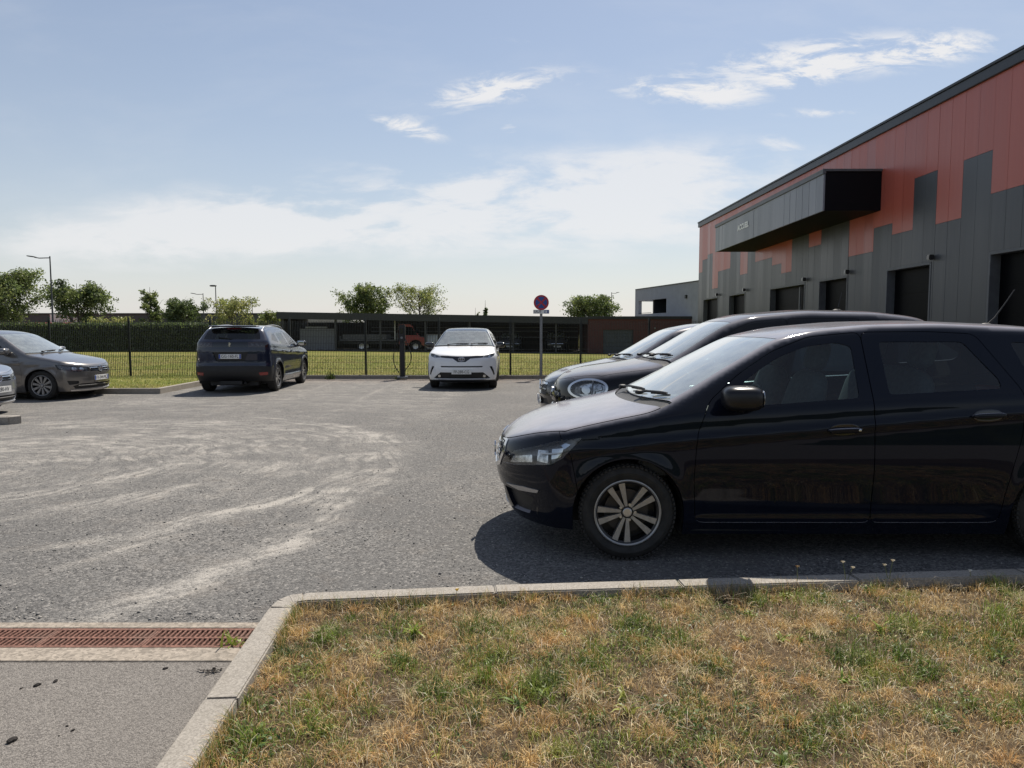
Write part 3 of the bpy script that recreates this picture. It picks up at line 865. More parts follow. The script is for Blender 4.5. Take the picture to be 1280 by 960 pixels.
ESTATE = base(L=4.70, hw=0.90, h=0.023, hero=True, paint=BLACK_PAINT, key=True, gap=.009, bs=.012, r=0.016, mirror_mat=M['mirror_black'], kn=0.40,
    top=[(-.3, .55), (.03, .705), (.12, .765), (.3, .845), (.45, .885), (.65, .93), (.9, .985), (1.02, 1.015), (1.5, 1.275), (1.9, 1.475), (2.15, 1.53), (2.55, 1.565), (3.0, 1.575), (3.6, 1.55), (4.2, 1.49), (4.45, 1.44), (4.9, 1.3)],
    crown=[(0, .03), (.9, .035), (1.3, .08), (1.8, .07), (2.2, .07), (4.5, .07)],
    wp=[(0, .86), (.5, .885), (1.2, .895), (2.3, .90), (3.6, .90), (4.2, .885), (4.6, .84)],
    belt=[(0, .72), (.5, .82), (1.2, .95), (2.3, 1.01), (3.3, 1.06), (4.4, 1.1)], T=[(0, .5), (1.2, .5), (1.6, .44), (4.5, .42)],
    nose=[(.10, .20), (.2, .10), (.28, .05), (.38, .03), (.47, .0), (.55, .0), (.65, .012), (.72, .04), (.85, .12)],
    tail=[(.2, 4.56), (.4, 4.69), (.6, 4.70), (.95, 4.66), (1.1, 4.6), (1.45, 4.37), (1.6, 4.2)],
    axf=.872, axr=3.71, wr=.316, ar=.362, tw=.205, zbot=[('F', 0, .19), ('F', .45, .19), ('S', .45, .20), (1.25, .165), (3.33, .165), ('S', 4.2, .24), ('R', .5, .27), ('R', 0, .27)],
    creases=[([(.3, .70), (1.3, .80), (2.3, .88), (3.3, .965), (4.4, 1.03)], .013, .032, .55, 4.4), ([(0, .42), (5, .44)], -.013, .13, 1.25, 3.25), ([(0, .26), (5, .26)], .012, .035, 1.22, 3.25)],
    hood_end=(.93, .19), ws0=(1.03, .17), ws1=(1.86, .12), dash_z=.99, seat_x=1.86, bench_x=2.62, seat_h=.20, seat_top=.66,
    bump=[(-.75, .05), ('S', .58, .45, .05), ('S', .545, .45), ('S', .50, .68), ('S', .36, .74, .95), (-.75, .95)],
    doors={'front_door': [(1.315, .255), (1.295, .55), (1.315, .84), (1.40, 1.04), (1.60, 1.205), (1.85, 1.36), (2.10, 1.455), (2.447, 1.487), (2.447, .255)],
           'rear_door': [(2.453, .255), (2.453, 1.487), (2.9, 1.49), (3.2, 1.475), (3.42, 1.10), (3.40, .84), (3.34, .62), (3.30, .45), (3.28, .255)]},
    windows=[('front_door', [(1.63, 1.01), (2.365, 1.065), (2.375, 1.395), (2.28, 1.42), (2.08, 1.395), (1.90, 1.33), (1.76, 1.25), (1.63, 1.16)]),
             ('rear_door', [(2.56, 1.085), (3.285, 1.125), (3.285, 1.18), (3.11, 1.425), (2.56, 1.425)]),
             ('body', [(3.42, 1.425), (3.48, 1.22), (3.95, 1.25), (4.0, 1.30), (3.8, 1.40)], .03, 'privacy'),
             ('tail', sym([('R', .58, 1.13), ('R', .52, 1.40)]), .04, 'privacy')],
    mirror=(1.565, 1.075, (.125, .115, .078)), handles=[('front_door', 2.25, .865, -.04), ('rear_door', 3.17, .955, -.04)],
    wipers=[(1.05, -.30, 1.17, -.66), (1.03, .35, 1.10, -.22)], antenna=(3.72, 0.0, .20, .27, 0),
    feats=[
        dict(n='headlight', p=[('F', .42, .565), ('F', .44, .61), ('F', .56, .675), ('S', .31, .745), ('S', .42, .785), ('S', .575, .812), ('S', .52, .755), ('S', .45, .68), ('S', .37, .63), ('F', .62, .585)], rad=.02, m='lens', off=0.001, back=('headlight_housing', 'lamp_bezel', -.05),
             subs=[('projector', 'reflector', [('S', .27, .64), ('S', .34, .635), ('S', .345, .72), ('S', .28, .715)], -.022), ('projector', 'chrome', [('S', .36, .665), ('S', .43, .68), ('S', .45, .745), ('S', .365, .735)], -.028), ('reflector', 'reflector', [('F', .50, .585), ('F', .53, .635), ('S', .24, .675), ('S', .24, .625)], -.02), ('indicator', 'silver', [('S', .30, .697), ('S', .44, .715), ('S', .44, .705), ('S', .30, .687)], -.004), ('indicator', 'lamp_sky_glint', [('S', .455, .735), ('S', .50, .765), ('S', .46, .775), ('S', .43, .76)], -.02)]),
        dict(n='grille', p=sym([('F', .36, .715), ('F', .40, .65), ('F', .34, .555), ('F', .20, .52)]), m='black_plastic', off=-.02, both='join',
             subs=[('grille_slat', 'chrome', sym([('F', .30, zz + .012), ('F', .30, zz)]), .0) for zz in (.57, .61, .65, .69)]),
        dict(n='grille_frame', p=sym([('F', .385, .725), ('F', .43, .65), ('F', .36, .54), ('F', .20, .505)]), exc=[sym([('F', .345, .71), ('F', .38, .65), ('F', .33, .565), ('F', .20, .53)])], m='chrome', off=.006, both='join', cut=False),
        dict(n='front_intake', p=[('F', .40, .40), ('F', .64, .405), ('F', .74, .385), ('F', .66, .26), ('F', .46, .25)], rad=.02, m='black_plastic', off=-.03),
        dict(n='lower_grille', p=sym([('F', .36, .40), ('F', .34, .25)]), m='black_plastic', off=-.03, both='join'),
        dict(n='daylight_strip', p=[('F', .46, .43), ('S', .20, .452), ('S', .30, .452), ('S', .29, .43), ('F', .62, .415)], rad=.008, m='silver', off=.008, cut=False),
        dict(n='tow_cover', p=[('S', .285, .27), ('S', .295, .27), ('S', .295, .325), ('S', .285, .325)], m='gloss_black', off=.001, cut=False, h=.02),
        dict(n='tail_lamp', p=[('R', .60, 1.0), ('R', .62, .84), ('S', 4.25, .90), ('S', 4.20, 1.03)], m='red_lens', rad=.03),
    ])

MPV = base(L=4.147, hw=0.89, h=0.04, paint=BLACK_PAINT2, r=0.03, kn=.46, pn=2.3,
    top=[(-.3, .80), (.03, .955), (.13, 1.025), (.4, 1.10), (.8, 1.155), (1.06, 1.195), (1.75, 1.60), (2.0, 1.675), (2.6, 1.725), (3.3, 1.715), (3.7, 1.67), (3.95, 1.60), (4.3, 1.4)],
    crown=[(0, .05), (.9, .06), (1.3, .09), (1.8, .08), (4.5, .08)],
    wp=[(0, .84), (.5, .87), (1.2, .885), (3.4, .89), (4.2, .84)], belt=[(0, .90), (.5, .98), (1.2, 1.08), (4.2, 1.14)], T=[(0, .6), (1.2, .55), (1.6, .36), (4.2, .32)],
    nose=[(.1, .15), (.2, .08), (.4, .02), (.6, 0), (.8, .01), (.95, .04), (1.1, .15)], tail=[(.2, 4.0), (.4, 4.12), (.8, 4.147), (1.1, 4.12), (1.65, 3.92), (1.8, 3.84)],
    axf=.86, axr=3.47, wr=.315, ar=.36, zbot=[('F', 0, .20), ('F', .45, .20), ('S', .45, .21), (1.25, .18), (3.0, .18), ('S', 3.8, .24), ('R', .5, .27), ('R', 0, .27)],
    creases=[([(0, .92), (4, .98)], .010, .05, .6, 3.9), ([(0, .45), (5, .45)], -.02, .1, 1.25, 3.05)],
    hood_end=(.96, .16), ws0=(1.06, .15), ws1=(1.76, .12), dash_z=1.10, seat_x=1.75, bench_x=2.5, seat_h=.26, seat_top=.66,
    bump=[(-.75, .05), ('S', .58, .45, .05), ('S', .53, .45), ('S', .47, .80), ('F', .50, .94, 1.0), (-.75, .96)],
    doors={'front_door': [(1.25, .26), (1.23, .7), (1.30, 1.06), (1.5, 1.22), (1.8, 1.50), (2.0, 1.585), (2.36, 1.62), (2.36, .26)], 'rear_door': [(2.366, .26), (2.366, 1.62), (3.1, 1.62), (3.22, 1.1), (3.10, .7), (3.05, .26)]},
    windows=[('front_door', [(1.45, 1.10), (2.28, 1.13), (2.28, 1.53), (2.05, 1.525), (1.85, 1.45)]), ('rear_door', [(2.45, 1.13), (3.08, 1.16), (3.0, 1.53), (2.45, 1.54)], .03, 'privacy'), ('body', [(3.28, 1.18), (3.7, 1.22), (3.6, 1.50), (3.2, 1.53)], .03, 'privacy'), ('tail', sym([('R', .6, 1.16), ('R', .52, 1.55)]), .04, 'privacy')],
    mirror=(1.45, 1.16, 0), handles=[('front_door', 2.2, .95, 0), ('rear_door', 3.0, .97, 0)], wipers=[(1.08, -.25, 1.20, -.62), (1.06, .40, 1.12, -.16)], antenna=(3.16, 0, .05, .20, 0),
    feats=[
        dict(n='headlight', p=SP((.335, .905), .165, 24, 'S', .085, .14), m='lens', off=.004, back=('headlight_housing', 'reflector', -.04), subs=[('projector', 'chrome', SP((.305, .897), .040), -.01), ('indicator', 'reflector', [('S', .39, .89), ('S', .46, .91), ('S', .45, .965), ('S', .395, .96)], -.012), ('reflector', 'lamp_bezel', [('S', .20, .86), ('S', .255, .85), ('S', .255, .92), ('S', .21, .92)], -.012), ('lamp_divider', 'lamp_bezel', [('S', .355, .83), ('S', .365, .83), ('S', .385, .99), ('S', .375, .99)], -.004)]),
        dict(n='headlight_ring', p=SP((.335, .905), .188, 28, 'S', .102, .16), exc=[SP((.335, .905), .165, 24, 'S', .085, .14)], m='chrome', off=.008, cut=False, lip=.02),
        dict(n='grille_bar', p=sym([('F', .34, .84), ('F', .36, .80)]), m='chrome', off=.015, both='join', cut=False, lip=.02),
        dict(n='front_badge', p=SP((0, .82), .055, 20, 'F'), m='chrome', off=.022, both='join', cut=False, lip=.02),
        dict(n='upper_slot', p=sym([('F', .50, .74), ('F', .50, .68)]), m='black_plastic', off=-.02, both='join'),
        dict(n='lower_grille', p=sym([('F', .62, .52), ('F', .55, .30)]), m='black_plastic', off=-.03, both='join'),
        dict(n='fog_lamp', p=SP((.66, .64), .06, 20, 'F'), m='reflector', off=.002),
        dict(n='tail_lamp', p=[('R', .66, 1.12), ('R', .66, .86), ('R', .80, .86), ('R', .80, 1.12)], m='red_lens', rad=.03),
    ])

COMPACT = base(L=4.10, hw=0.875, h=0.05, paint=DGREY_PAINT, r=0.028, kn=.36,
    top=[(-.3, .62), (0, .745), (.1, .825), (.4, .95), (.8, 1.04), (1.10, 1.105), (1.85, 1.525), (2.2, 1.595), (2.8, 1.62), (3.5, 1.57), (4.0, 1.42), (4.4, 1.2)],
    wp=[(0, .84), (.5, .86), (1.2, .87), (3.4, .875), (4.1, .83)], belt=[(0, .80), (.5, .90), (1.2, 1.02), (4.1, 1.10)], T=[(0, .55), (1.2, .5), (1.6, .42), (4.2, .4)],
    nose=[(.1, .15), (.2, .07), (.4, .01), (.6, 0), (.72, .02), (.9, .12)], tail=[(.2, 3.95), (.4, 4.08), (.8, 4.10), (1.05, 4.06), (1.5, 3.8), (1.7, 3.7)],
    axf=.82, axr=3.42, wr=.32, ar=.362, zbot=[('F', 0, .20), ('F', .45, .20), ('S', .43, .21), (1.2, .18), (3.0, .18), ('S', 3.75, .24), ('R', .5, .27), ('R', 0, .27)],
    hood_end=(1.0, .16), ws0=(1.10, .15), ws1=(1.86, .12), dash_z=1.02, seat_x=1.8, seat_h=.22,
    bump=[(-.75, .05), ('S', .55, .45, .05), ('S', .50, .45), ('S', .44, .72), ('S', .34, .80, 1.0), (-.75, 1.0)],
    doors={'front_door': [(1.22, .26), (1.2, .7), (1.3, 1.0), (1.6, 1.22), (1.9, 1.42), (2.35, 1.50), (2.35, .26)], 'rear_door': [(2.356, .26), (2.356, 1.50), (3.1, 1.47), (3.2, 1.0), (3.05, .7), (3.0, .26)]},
    windows=[('front_door', [(1.5, 1.07), (2.27, 1.10), (2.27, 1.42), (2.0, 1.39), (1.8, 1.31)]), ('rear_door', [(2.44, 1.10), (3.08, 1.13), (3.0, 1.41), (2.44, 1.43)]), ('tail', sym([('R', .58, 1.12), ('R', .50, 1.42)]), .04, 'privacy')],
    mirror=(1.5, 1.10, 0), handles=[('front_door', 2.2, .93, 0), ('rear_door', 3.0, .95, 0)], wipers=[(1.12, -.2, 1.26, -.60), (1.10, .42, 1.16, -.12)],
    feats=[
        dict(n='headlight', p=[('S', .46, .845), ('S', .40, .765), ('F', .62, .70), ('F', .47, .70), ('F', .47, .775), ('F', .62, .80)], rad=.02, m='lens', back=('headlight_housing', 'reflector', -.04)),
        dict(n='grille', p=sym([('F', .46, .775), ('F', .46, .60)]), m='black_plastic', off=-.025, both='join',
             subs=[('grille_bar', 'chrome', sym([('F', .45, .765), ('F', .12, .745), ('F', .0, .775), ('F', .0, .755), ('F', .12, .72), ('F', .45, .74)][:2] + [('F', .02, .77)]) if False else sym([('F', .45, .765), ('F', .45, .738)]), .004), ('grille_bar', 'chrome', sym([('F', .45, .685), ('F', .45, .662)]), .004)]),
        dict(n='lower_grille', p=sym([('F', .60, .40), ('F', .55, .25)]), m='black_plastic', off=-.03, both='join'),
        dict(n='upper_slot', p=sym([('F', .50, .55), ('F', .55, .47)]), m='black_plastic', off=-.02, both='join'),
        dict(n='tail_lamp', p=[('R', .62, 1.0), ('R', .62, .82), ('S', 3.8, .86), ('S', 3.75, 1.02)], m='red_lens', rad=.03),
    ])

HATCH = base(L=4.06, hw=0.875, h=0.05, paint=BEIGE_PAINT, r=0.015, kn=.34, style=TURB,
    top=[(-.3, .58), (0, .72), (.1, .775), (.4, .875), (.8, .96), (1.04, 1.01), (1.8, 1.43), (2.1, 1.495), (2.6, 1.525), (3.3, 1.49), (3.8, 1.38), (4.2, 1.2)],
    wp=[(0, .84), (.5, .86), (1.2, .87), (3.3, .875), (4.1, .83)], belt=[(0, .74), (.5, .83), (1.2, .94), (2.3, 1.0), (4.1, 1.06)], T=[(0, .5), (1.2, .5), (1.6, .44), (4.2, .42)],
    nose=[(.1, .14), (.2, .06), (.3, .02), (.45, 0), (.6, .005), (.70, .025), (.9, .13)], tail=[(.2, 3.9), (.4, 4.04), (.8, 4.06), (1.0, 4.02), (1.45, 3.7), (1.6, 3.6)],
    axf=.80, axr=3.36, wr=.318, ar=.355, zbot=[('F', 0, .17), ('F', .45, .17), ('S', .42, .19), (1.2, .17), (3.0, .17), ('S', 3.7, .22), ('R', .5, .25), ('R', 0, .25)],
    creases=[([(.3, .68), (1.2, .80), (2.3, .86), (4.0, .92)], .014, .03, .5, 3.9), ([(0, .42), (5, .44)], -.02, .1, 1.2, 3.0)],
    hood_end=(.95, .17), ws0=(1.04, .16), ws1=(1.80, .12), dash_z=.98, seat_x=1.75, seat_h=.18,
    bump=[(-.75, .05), ('S', .55, .45, .05), ('S', .50, .45), ('S', .44, .655), ('S', .34, .70, .95), (-.75, .95)],
    doors={'front_door': [(1.22, .25), (1.2, .6), (1.28, .92), (1.55, 1.14), (1.85, 1.34), (2.05, 1.40), (2.32, 1.415), (2.32, .25)], 'rear_door': [(2.326, .25), (2.326, 1.415), (2.9, 1.39), (3.15, 1.1), (3.02, .7), (2.96, .25)]},
    windows=[('front_door', [(1.5, 1.0), (2.25, 1.04), (2.25, 1.34), (2.0, 1.32), (1.78, 1.23)]), ('rear_door', [(2.40, 1.045), (3.0, 1.075), (2.85, 1.32), (2.40, 1.345)]), ('tail', sym([('R', .56, 1.06), ('R', .48, 1.36)]), .04, 'privacy')],
    mirror=(1.50, 1.05, 0), handles=[('front_door', 2.15, .85, -.03), ('rear_door', 2.95, .88, -.03)], wipers=[(1.07, -.25, 1.2, -.62), (1.05, .38, 1.1, -.15)],
    feats=[
        dict(n='headlight', p=[('S', .50, .775), ('S', .43, .665), ('F', .66, .605), ('F', .345, .615), ('F', .345, .70), ('F', .62, .735)], rad=.02, m='lens', back=('headlight_housing', 'lamp_bezel', -.045),
             subs=[('projector', 'reflector', SP((.52, .66), .045, 16, 'F'), -.02), ('projector', 'reflector', SP((.66, .672), .045, 16, 'F'), -.02), ('indicator', 'chrome', [('F', .4, .625), ('F', .62, .622), ('F', .62, .634), ('F', .4, .637)], -.006)]),
        dict(n='grille', p=sym([('F', .335, .705), ('F', .335, .60)]), m='black_plastic', off=-.02, both='join', subs=[('grille_bar', 'chrome', sym([('F', .33, .69), ('F', .33, .672)]), .004), ('grille_bar', 'chrome', sym([('F', .33, .638), ('F', .33, .622)]), .004)]),
        dict(n='lower_grille', p=sym([('F', .72, .30), ('F', .56, .345), ('F', .30, .35)][:2] + [('F', .3, .35), ('F', .3, .25), ('F', .66, .235)]), m='black_plastic', off=-.025, both='join') if False else dict(n='lower_grille', p=sym([('F', .55, .345), ('F', .70, .30), ('F', .64, .235)]), m='black_plastic', off=-.025, both='join', subs=[('grille_bar', 'chrome', sym([('F', .60, .315), ('F', .60, .30)]), .0)]),
        dict(n='fog_intake', p=[('F', .80, .42), ('F', .60, .405), ('F', .60, .345), ('F', .76, .325)], rad=.02, m='black_plastic', off=-.02),
        dict(n='front_lip', p=sym([('F', .72, .222), ('F', .70, .19)]), m='silver', off=.012, both='join', cut=False, lip=.02),
        dict(n='tail_lamp', p=[('R', .58, 1.0), ('R', .58, .84), ('S', 3.8, .86), ('S', 3.74, 1.0)], m='red_lens', rad=.03),
    ])

CROSS = base(roof_paint=M['gloss_black'], L=4.36, hw=0.8975, h=0.045, paint=WHITE_PAINT, r=0.024, kn=.36, mirror_mat=M['gloss_black'], seat_mat=M['seat_pale'],
    top=[(-.3, .66), (-.02, .80), (.12, .885), (.5, .985), (.9, 1.06), (1.08, 1.10), (1.9, 1.50), (2.2, 1.555), (2.7, 1.575), (3.4, 1.51), (4.05, 1.32), (4.6, 1.1)],
    wp=[(0, .86), (.6, .8975), (1.2, .885), (2.3, .87), (3.4, .8975), (4.36, .83)], belt=[(0, .86), (.5, .92), (1.2, 1.03), (4.3, 1.10)], T=[(0, .55), (1.2, .52), (1.6, .48), (4.3, .46)],
    nose=[(.1, .2), (.2, .09), (.3, .03), (.45, 0), (.6, .012), (.75, .03), (.85, .075), (1.0, .2)], tail=[(.2, 4.2), (.4, 4.33), (.8, 4.36), (1.0, 4.3), (1.5, 3.7), (1.7, 3.5)],
    axf=.90, axr=3.54, wr=.335, ar=.385, tw=.215, zbot=[('F', 0, .21), ('F', .5, .20), ('S', .48, .22), (1.3, .2), (3.1, .2), ('S', 3.9, .27), ('R', .5, .3), ('R', 0, .3)],
    creases=[([(.3, .80), (1.2, .86), (2.3, .88), (4.0, 1.0)], .02, .04, .5, 4.2)],
    hood_end=(1.0, .16), ws0=(1.09, .15), ws1=(1.92, .12), dash_z=1.03, seat_x=1.85, seat_h=.22, seat_top=.56, bench_x=2.62,
    bump=[(-.75, .05), ('S', .55, .45, .05), ('S', .50, .45), ('S', .44, .76), ('F', .70, .82, 1.05), (-.75, 1.05)],
    doors={'front_door': [(1.3, .28), (1.28, .7), (1.36, 1.0), (1.65, 1.22), (1.95, 1.40), (2.4, 1.465), (2.4, .28)], 'rear_door': [(2.406, .28), (2.406, 1.465), (3.1, 1.42), (3.3, 1.1), (3.1, .75), (3.05, .28)]},
    windows=[('front_door', [(1.58, 1.08), (2.32, 1.11), (2.32, 1.39), (2.05, 1.37), (1.85, 1.29)]), ('rear_door', [(2.48, 1.115), (3.15, 1.16), (2.95, 1.35), (2.48, 1.385)], .03, 'privacy'), ('tail', sym([('R', .55, 1.12), ('R', .48, 1.40)]), .04, 'side_glass')],
    dlo=[[(1.50, 1.05), (3.3, 1.14), (3.0, 1.40), (2.3, 1.43), (1.95, 1.36)]],
    mirror=(1.50, 1.11, 0), handles=[('front_door', 2.25, .92, 0)],
    wipers=[(1.12, -.2, 1.25, -.62), (1.10, .42, 1.15, -.12)],
    feats=[
        dict(n='headlight', p=[('F', .815, .935), ('F', .56, .86), ('F', .54, .815), ('F', .70, .805), ('F', .80, .85)], rad=.015, m='lens', back=('headlight_housing', 'lamp_bezel', -.04), subs=[('projector', 'reflector', SP((.70, .845), .032, 16, 'F'), -.015), ('daylight_strip', 'chrome', [('F', .56, .825), ('F', .70, .815), ('F', .70, .822), ('F', .56, .833)], -.004)]),
        dict(n='upper_grille', p=sym([('F', .555, .862), ('F', .535, .815), ('F', .22, .79), ('F', .10, .705)]), m='gloss_black', off=-.008, both='join'),
        dict(n='bumper_slot', p=sym([('F', .54, .605), ('F', .52, .572)]), m='black_plastic', off=-.02, both='join'),
        dict(n='lower_grille', p=sym([('F', .54, .445), ('F', .72, .29), ('F', .66, .275)]), m='black_plastic', off=-.03, both='join'),
        dict(n='bumper_vent', p=[('F', .70, .59), ('F', .765, .595), ('F', .835, .38), ('F', .80, .36)], rad=.01, m='gloss_black', off=-.015),
        dict(n='fog_lamp', p=SP((.575, .345), .036, 16, 'F'), m='chrome', off=-.012, cut=False),
        dict(n='bumper_lip', p=sym([('F', .60, .268), ('F', .60, .250)]), m='silver', off=.012, both='join', cut=False, lip=.02),
        dict(n='bumper_skirt', p=[('F', -.1, .245), ('F', .82, .245), ('S', .46, .26), ('S', .46, .15), ('F', -.1, .15)], m='black_plastic', both='join'),
        dict(n='arch_trim', raw=circle(.90, .335, .425, 48), exc=[circle(.90, .335, .385, 44), np.array([(.3, .0), (1.5, .0), (1.5, .16), (.3, .16)])], m='black_plastic', off=.004, cut=False),
        dict(n='arch_trim', raw=circle(3.54, .335, .425, 48), exc=[circle(3.54, .335, .385, 44)], m='black_plastic', off=.004, cut=False),
        dict(n='sill_cladding', raw=np.array([(1.27, .15), (3.17, .15), (3.17, .30), (1.27, .30)]), m='black_plastic', off=.004, cut=False),
        dict(n='tail_lamp', p=[('R', .58, 1.0), ('R', .58, .88), ('S', 4.05, .92), ('S', 4.0, 1.03)], m='red_lens', rad=.03),
    ])

SUV = base(L=4.447, hw=0.925, h=0.045, paint=NAVY_PAINT, r=0.026, kn=.34, kt=.26, pt=3.0, tw=.225, rim_r=.225, rails=(2.0, 3.95),
    top=[(-.3, .72), (.03, .89), (.2, .96), (.6, 1.03), (1.05, 1.10), (1.3, 1.2), (1.95, 1.545), (2.3, 1.61), (2.8, 1.63), (3.5, 1.61), (4.05, 1.57), (4.3, 1.53), (4.7, 1.45)],
    wp=[(0, .87), (.6, .92), (1.3, .915), (3.5, .925), (4.1, .91), (4.45, .88)], belt=[(0, .88), (.5, .95), (1.2, 1.04), (2.3, 1.09), (3.5, 1.15), (4.4, 1.22)], T=[(0, .55), (1.2, .5), (1.6, .5), (4.4, .5)],
    nose=[(.1, .2), (.2, .09), (.4, 0), (.7, .02), (.85, .05), (1.0, .16)], tail=[(.1, 4.15), (.25, 4.28), (.4, 4.42), (.52, 4.447), (.68, 4.44), (.72, 4.42), (1.0, 4.42), (1.15, 4.40), (1.23, 4.38), (1.28, 4.33), (1.53, 4.12), (1.7, 3.98)],
    axf=.92, axr=3.595, wr=.345, ar=.392, zbot=[('F', 0, .22), ('F', .5, .22), ('S', .48, .23), (1.3, .22), (3.15, .22), ('S', 4.05, .28), ('R', .55, .29), ('R', 0, .29)],
    creases=[([(.4, .86), (1.3, .90), (2.3, .93), (4.3, 1.03)], .012, .04, .5, 4.3), ([(0, .5), (5, .52)], -.025, .1, 1.3, 3.1), ([(0, .34), (5, .34)], .02, .04, 1.3, 3.1)],
    hood_end=(1.0, .16), ws0=(1.09, .15), ws1=(1.97, .12), dash_z=1.06, seat_x=1.9, seat_h=.24, seat_top=.66, bench_x=2.7,
    rbump=[('S', 3.99, .40, .1), ('S', 4.02, .62), ('R', .72, .76), ('R', .60, .735), ('R', -.1, .73), ('R', -.1, .1)],
    tgate=[('R', -.1, .735), ('R', .62, .74), ('R', .70, .80), ('R', .72, 1.10), ('R', .73, 1.25), ('R', .60, 1.55, 1.60), ('R', -.1, 1.6)],
    doors={'front_door': [(1.33, .30), (1.31, .7), (1.40, 1.03), (1.65, 1.24), (1.95, 1.42), (2.15, 1.50), (2.44, 1.525), (2.44, .30)], 'rear_door': [(2.446, .30), (2.446, 1.525), (3.1, 1.51), (3.25, 1.42), (3.38, 1.15), (3.28, .85), (3.16, .65), (3.12, .30)]},
    windows=[('front_door', [(1.62, 1.11), (2.36, 1.14), (2.36, 1.44), (2.12, 1.425), (1.92, 1.34)]), ('rear_door', [(2.52, 1.145), (3.20, 1.18), (3.14, 1.42), (2.52, 1.45)]), ('body', [(3.36, 1.20), (3.85, 1.27), (3.55, 1.41), (3.30, 1.425)], .03, 'privacy'), ('tail', sym([('R', .665, 1.285), ('R', .565, 1.525)]), .04, 'privacy')],
    dlo=[[(1.52, 1.08), (3.3, 1.15), (4.0, 1.24), (3.65, 1.43), (2.4, 1.475), (2.0, 1.42)]],
    mirror=(1.55, 1.15, 0), mirror_mat=M['gloss_black'], handles=[('front_door', 2.3, .955, -.02), ('rear_door', 3.1, .985, -.02)],
    feats=[
        dict(n='tail_lamp', p=[('R', .41, 1.225), ('R', .74, 1.23), ('S', 4.16, 1.22), ('S', 4.22, 1.10), ('R', .80, 1.095), ('R', .41, 1.105)], rad=.012, m='smoke_lens', off=.004, subs=[('lamp_claw', 'lamp_bezel', [('R', a, 1.19), ('R', a + .05, 1.19), ('R', a + .08, 1.13), ('R', a + .03, 1.13)], .007) for a in (.47, .57, .67)]),
        dict(n='tailgate_band', p=sym([('R', .40, 1.225), ('R', .40, 1.105)]), m='gloss_black', off=.003, both='join'),
        dict(n='plate_recess', p=sym([('R', .42, .985), ('R', .33, .78)]), m='black_plastic', off=-.025, both='join'),
        dict(n='bumper_cladding', p=[('S', 4.0, .60), ('S', 4.25, .64), ('R', .6, .665), ('R', -.1, .665), ('R', -.1, .2), ('S', 4.0, .2)], m='black_plastic', off=.001, both='join'),
        dict(n='rear_reflector', p=[('R', .83, .51), ('R', .64, .50), ('R', .66, .43), ('R', .82, .44)], rad=.015, m='red_lens', off=.006, cut=False),
        dict(n='brake_lamp', p=sym([('R', .16, 1.548), ('R', .16, 1.535)]), m='red_lens', off=.008, both='join', cut=False),
        dict(n='sill_trim', raw=np.array([(1.36, .30), (3.12, .30), (3.10, .40), (1.40, .355)]), m='silver', off=.008, cut=False),
        dict(n='arch_trim', raw=circle(.92, .345, .435, 48), exc=[circle(.92, .345, .392, 44)], m='black_plastic', off=.005, cut=False),
        dict(n='arch_trim', raw=circle(3.595, .345, .435, 48), exc=[circle(3.595, .345, .392, 44)], m='black_plastic', off=.005, cut=False),
        dict(n='headlight', p=[('S', .55, .90), ('S', .45, .80), ('F', .55, .75), ('F', .55, .82)], rad=.02, m='lens', back=('headlight_housing', 'lamp_bezel', -.04)),
        dict(n='grille', p=sym([('F', .45, .85), ('F', .42, .55)]), m='black_plastic', off=-.02, both='join'),
    ])

def emblem(root, name, strokes, view, y, z, x, size, rad, mat='chrome'):
    """a small raised badge of bent rods; strokes in the badge's own (right, up) frame"""
    m = MB(); sg = -1 if view == 'F' else 1
    for st in strokes:
        m.tube([(x + 0.004 * sg, y + sg * u * size, z + v * size) for u, v in st], rad, 6)
    return m.build(name, M[mat], root, smooth=0.9)

def ringpts(r, n=20, rx=None):
    return [((rx or r) * math.cos(t), r * math.sin(t)) for t in np.linspace(0, 2 * math.pi, n + 1)]
RING_VW = [ringpts(1.0), [(-.45, .85), (-.12, .10), (0, .10), (.12, .10), (.45, .85)], [(-.85, .40), (-.42, -.78), (0, -.05), (.42, -.78), (.85, .40)]]
THREE_OVALS = [ringpts(.66, 22, 1.0), ringpts(.62, 20, .33), [(.58 * math.cos(t), .36 + .22 * math.sin(t)) for t in np.linspace(0, 2 * math.pi, 20)]]
LION = [(-.30, -1), (-.05, -.55), (-.35, -.1), (-.42, .35), (-.75, .30), (-.72, .52), (-.30, .62), (-.10, .95), (.28, 1.0), (.55, .72), (.35, .45), (.62, .32), (.85, .52), (.92, .30), (.60, .05), (.30, .05), (.38, -.35), (.85, -.45), (.80, -.75), (.30, -.70), (.12, -1)]
CHEVRONS = [[(-1, -.05), (0, .75), (1, -.05)], [(-1, -.75), (0, .05), (1, -.75)]]

def frontx(B, z, y=0.0):
    return float(bis(lambda x: B.f(x, np.array([y]), np.array([z])), [-0.6], [1.0])[0])
def rearx(B, z, y=0.0):
    return float(bis(lambda x: B.f(x, np.array([y]), np.array([z])), [B.L + .6], [B.L - 1.2])[0])

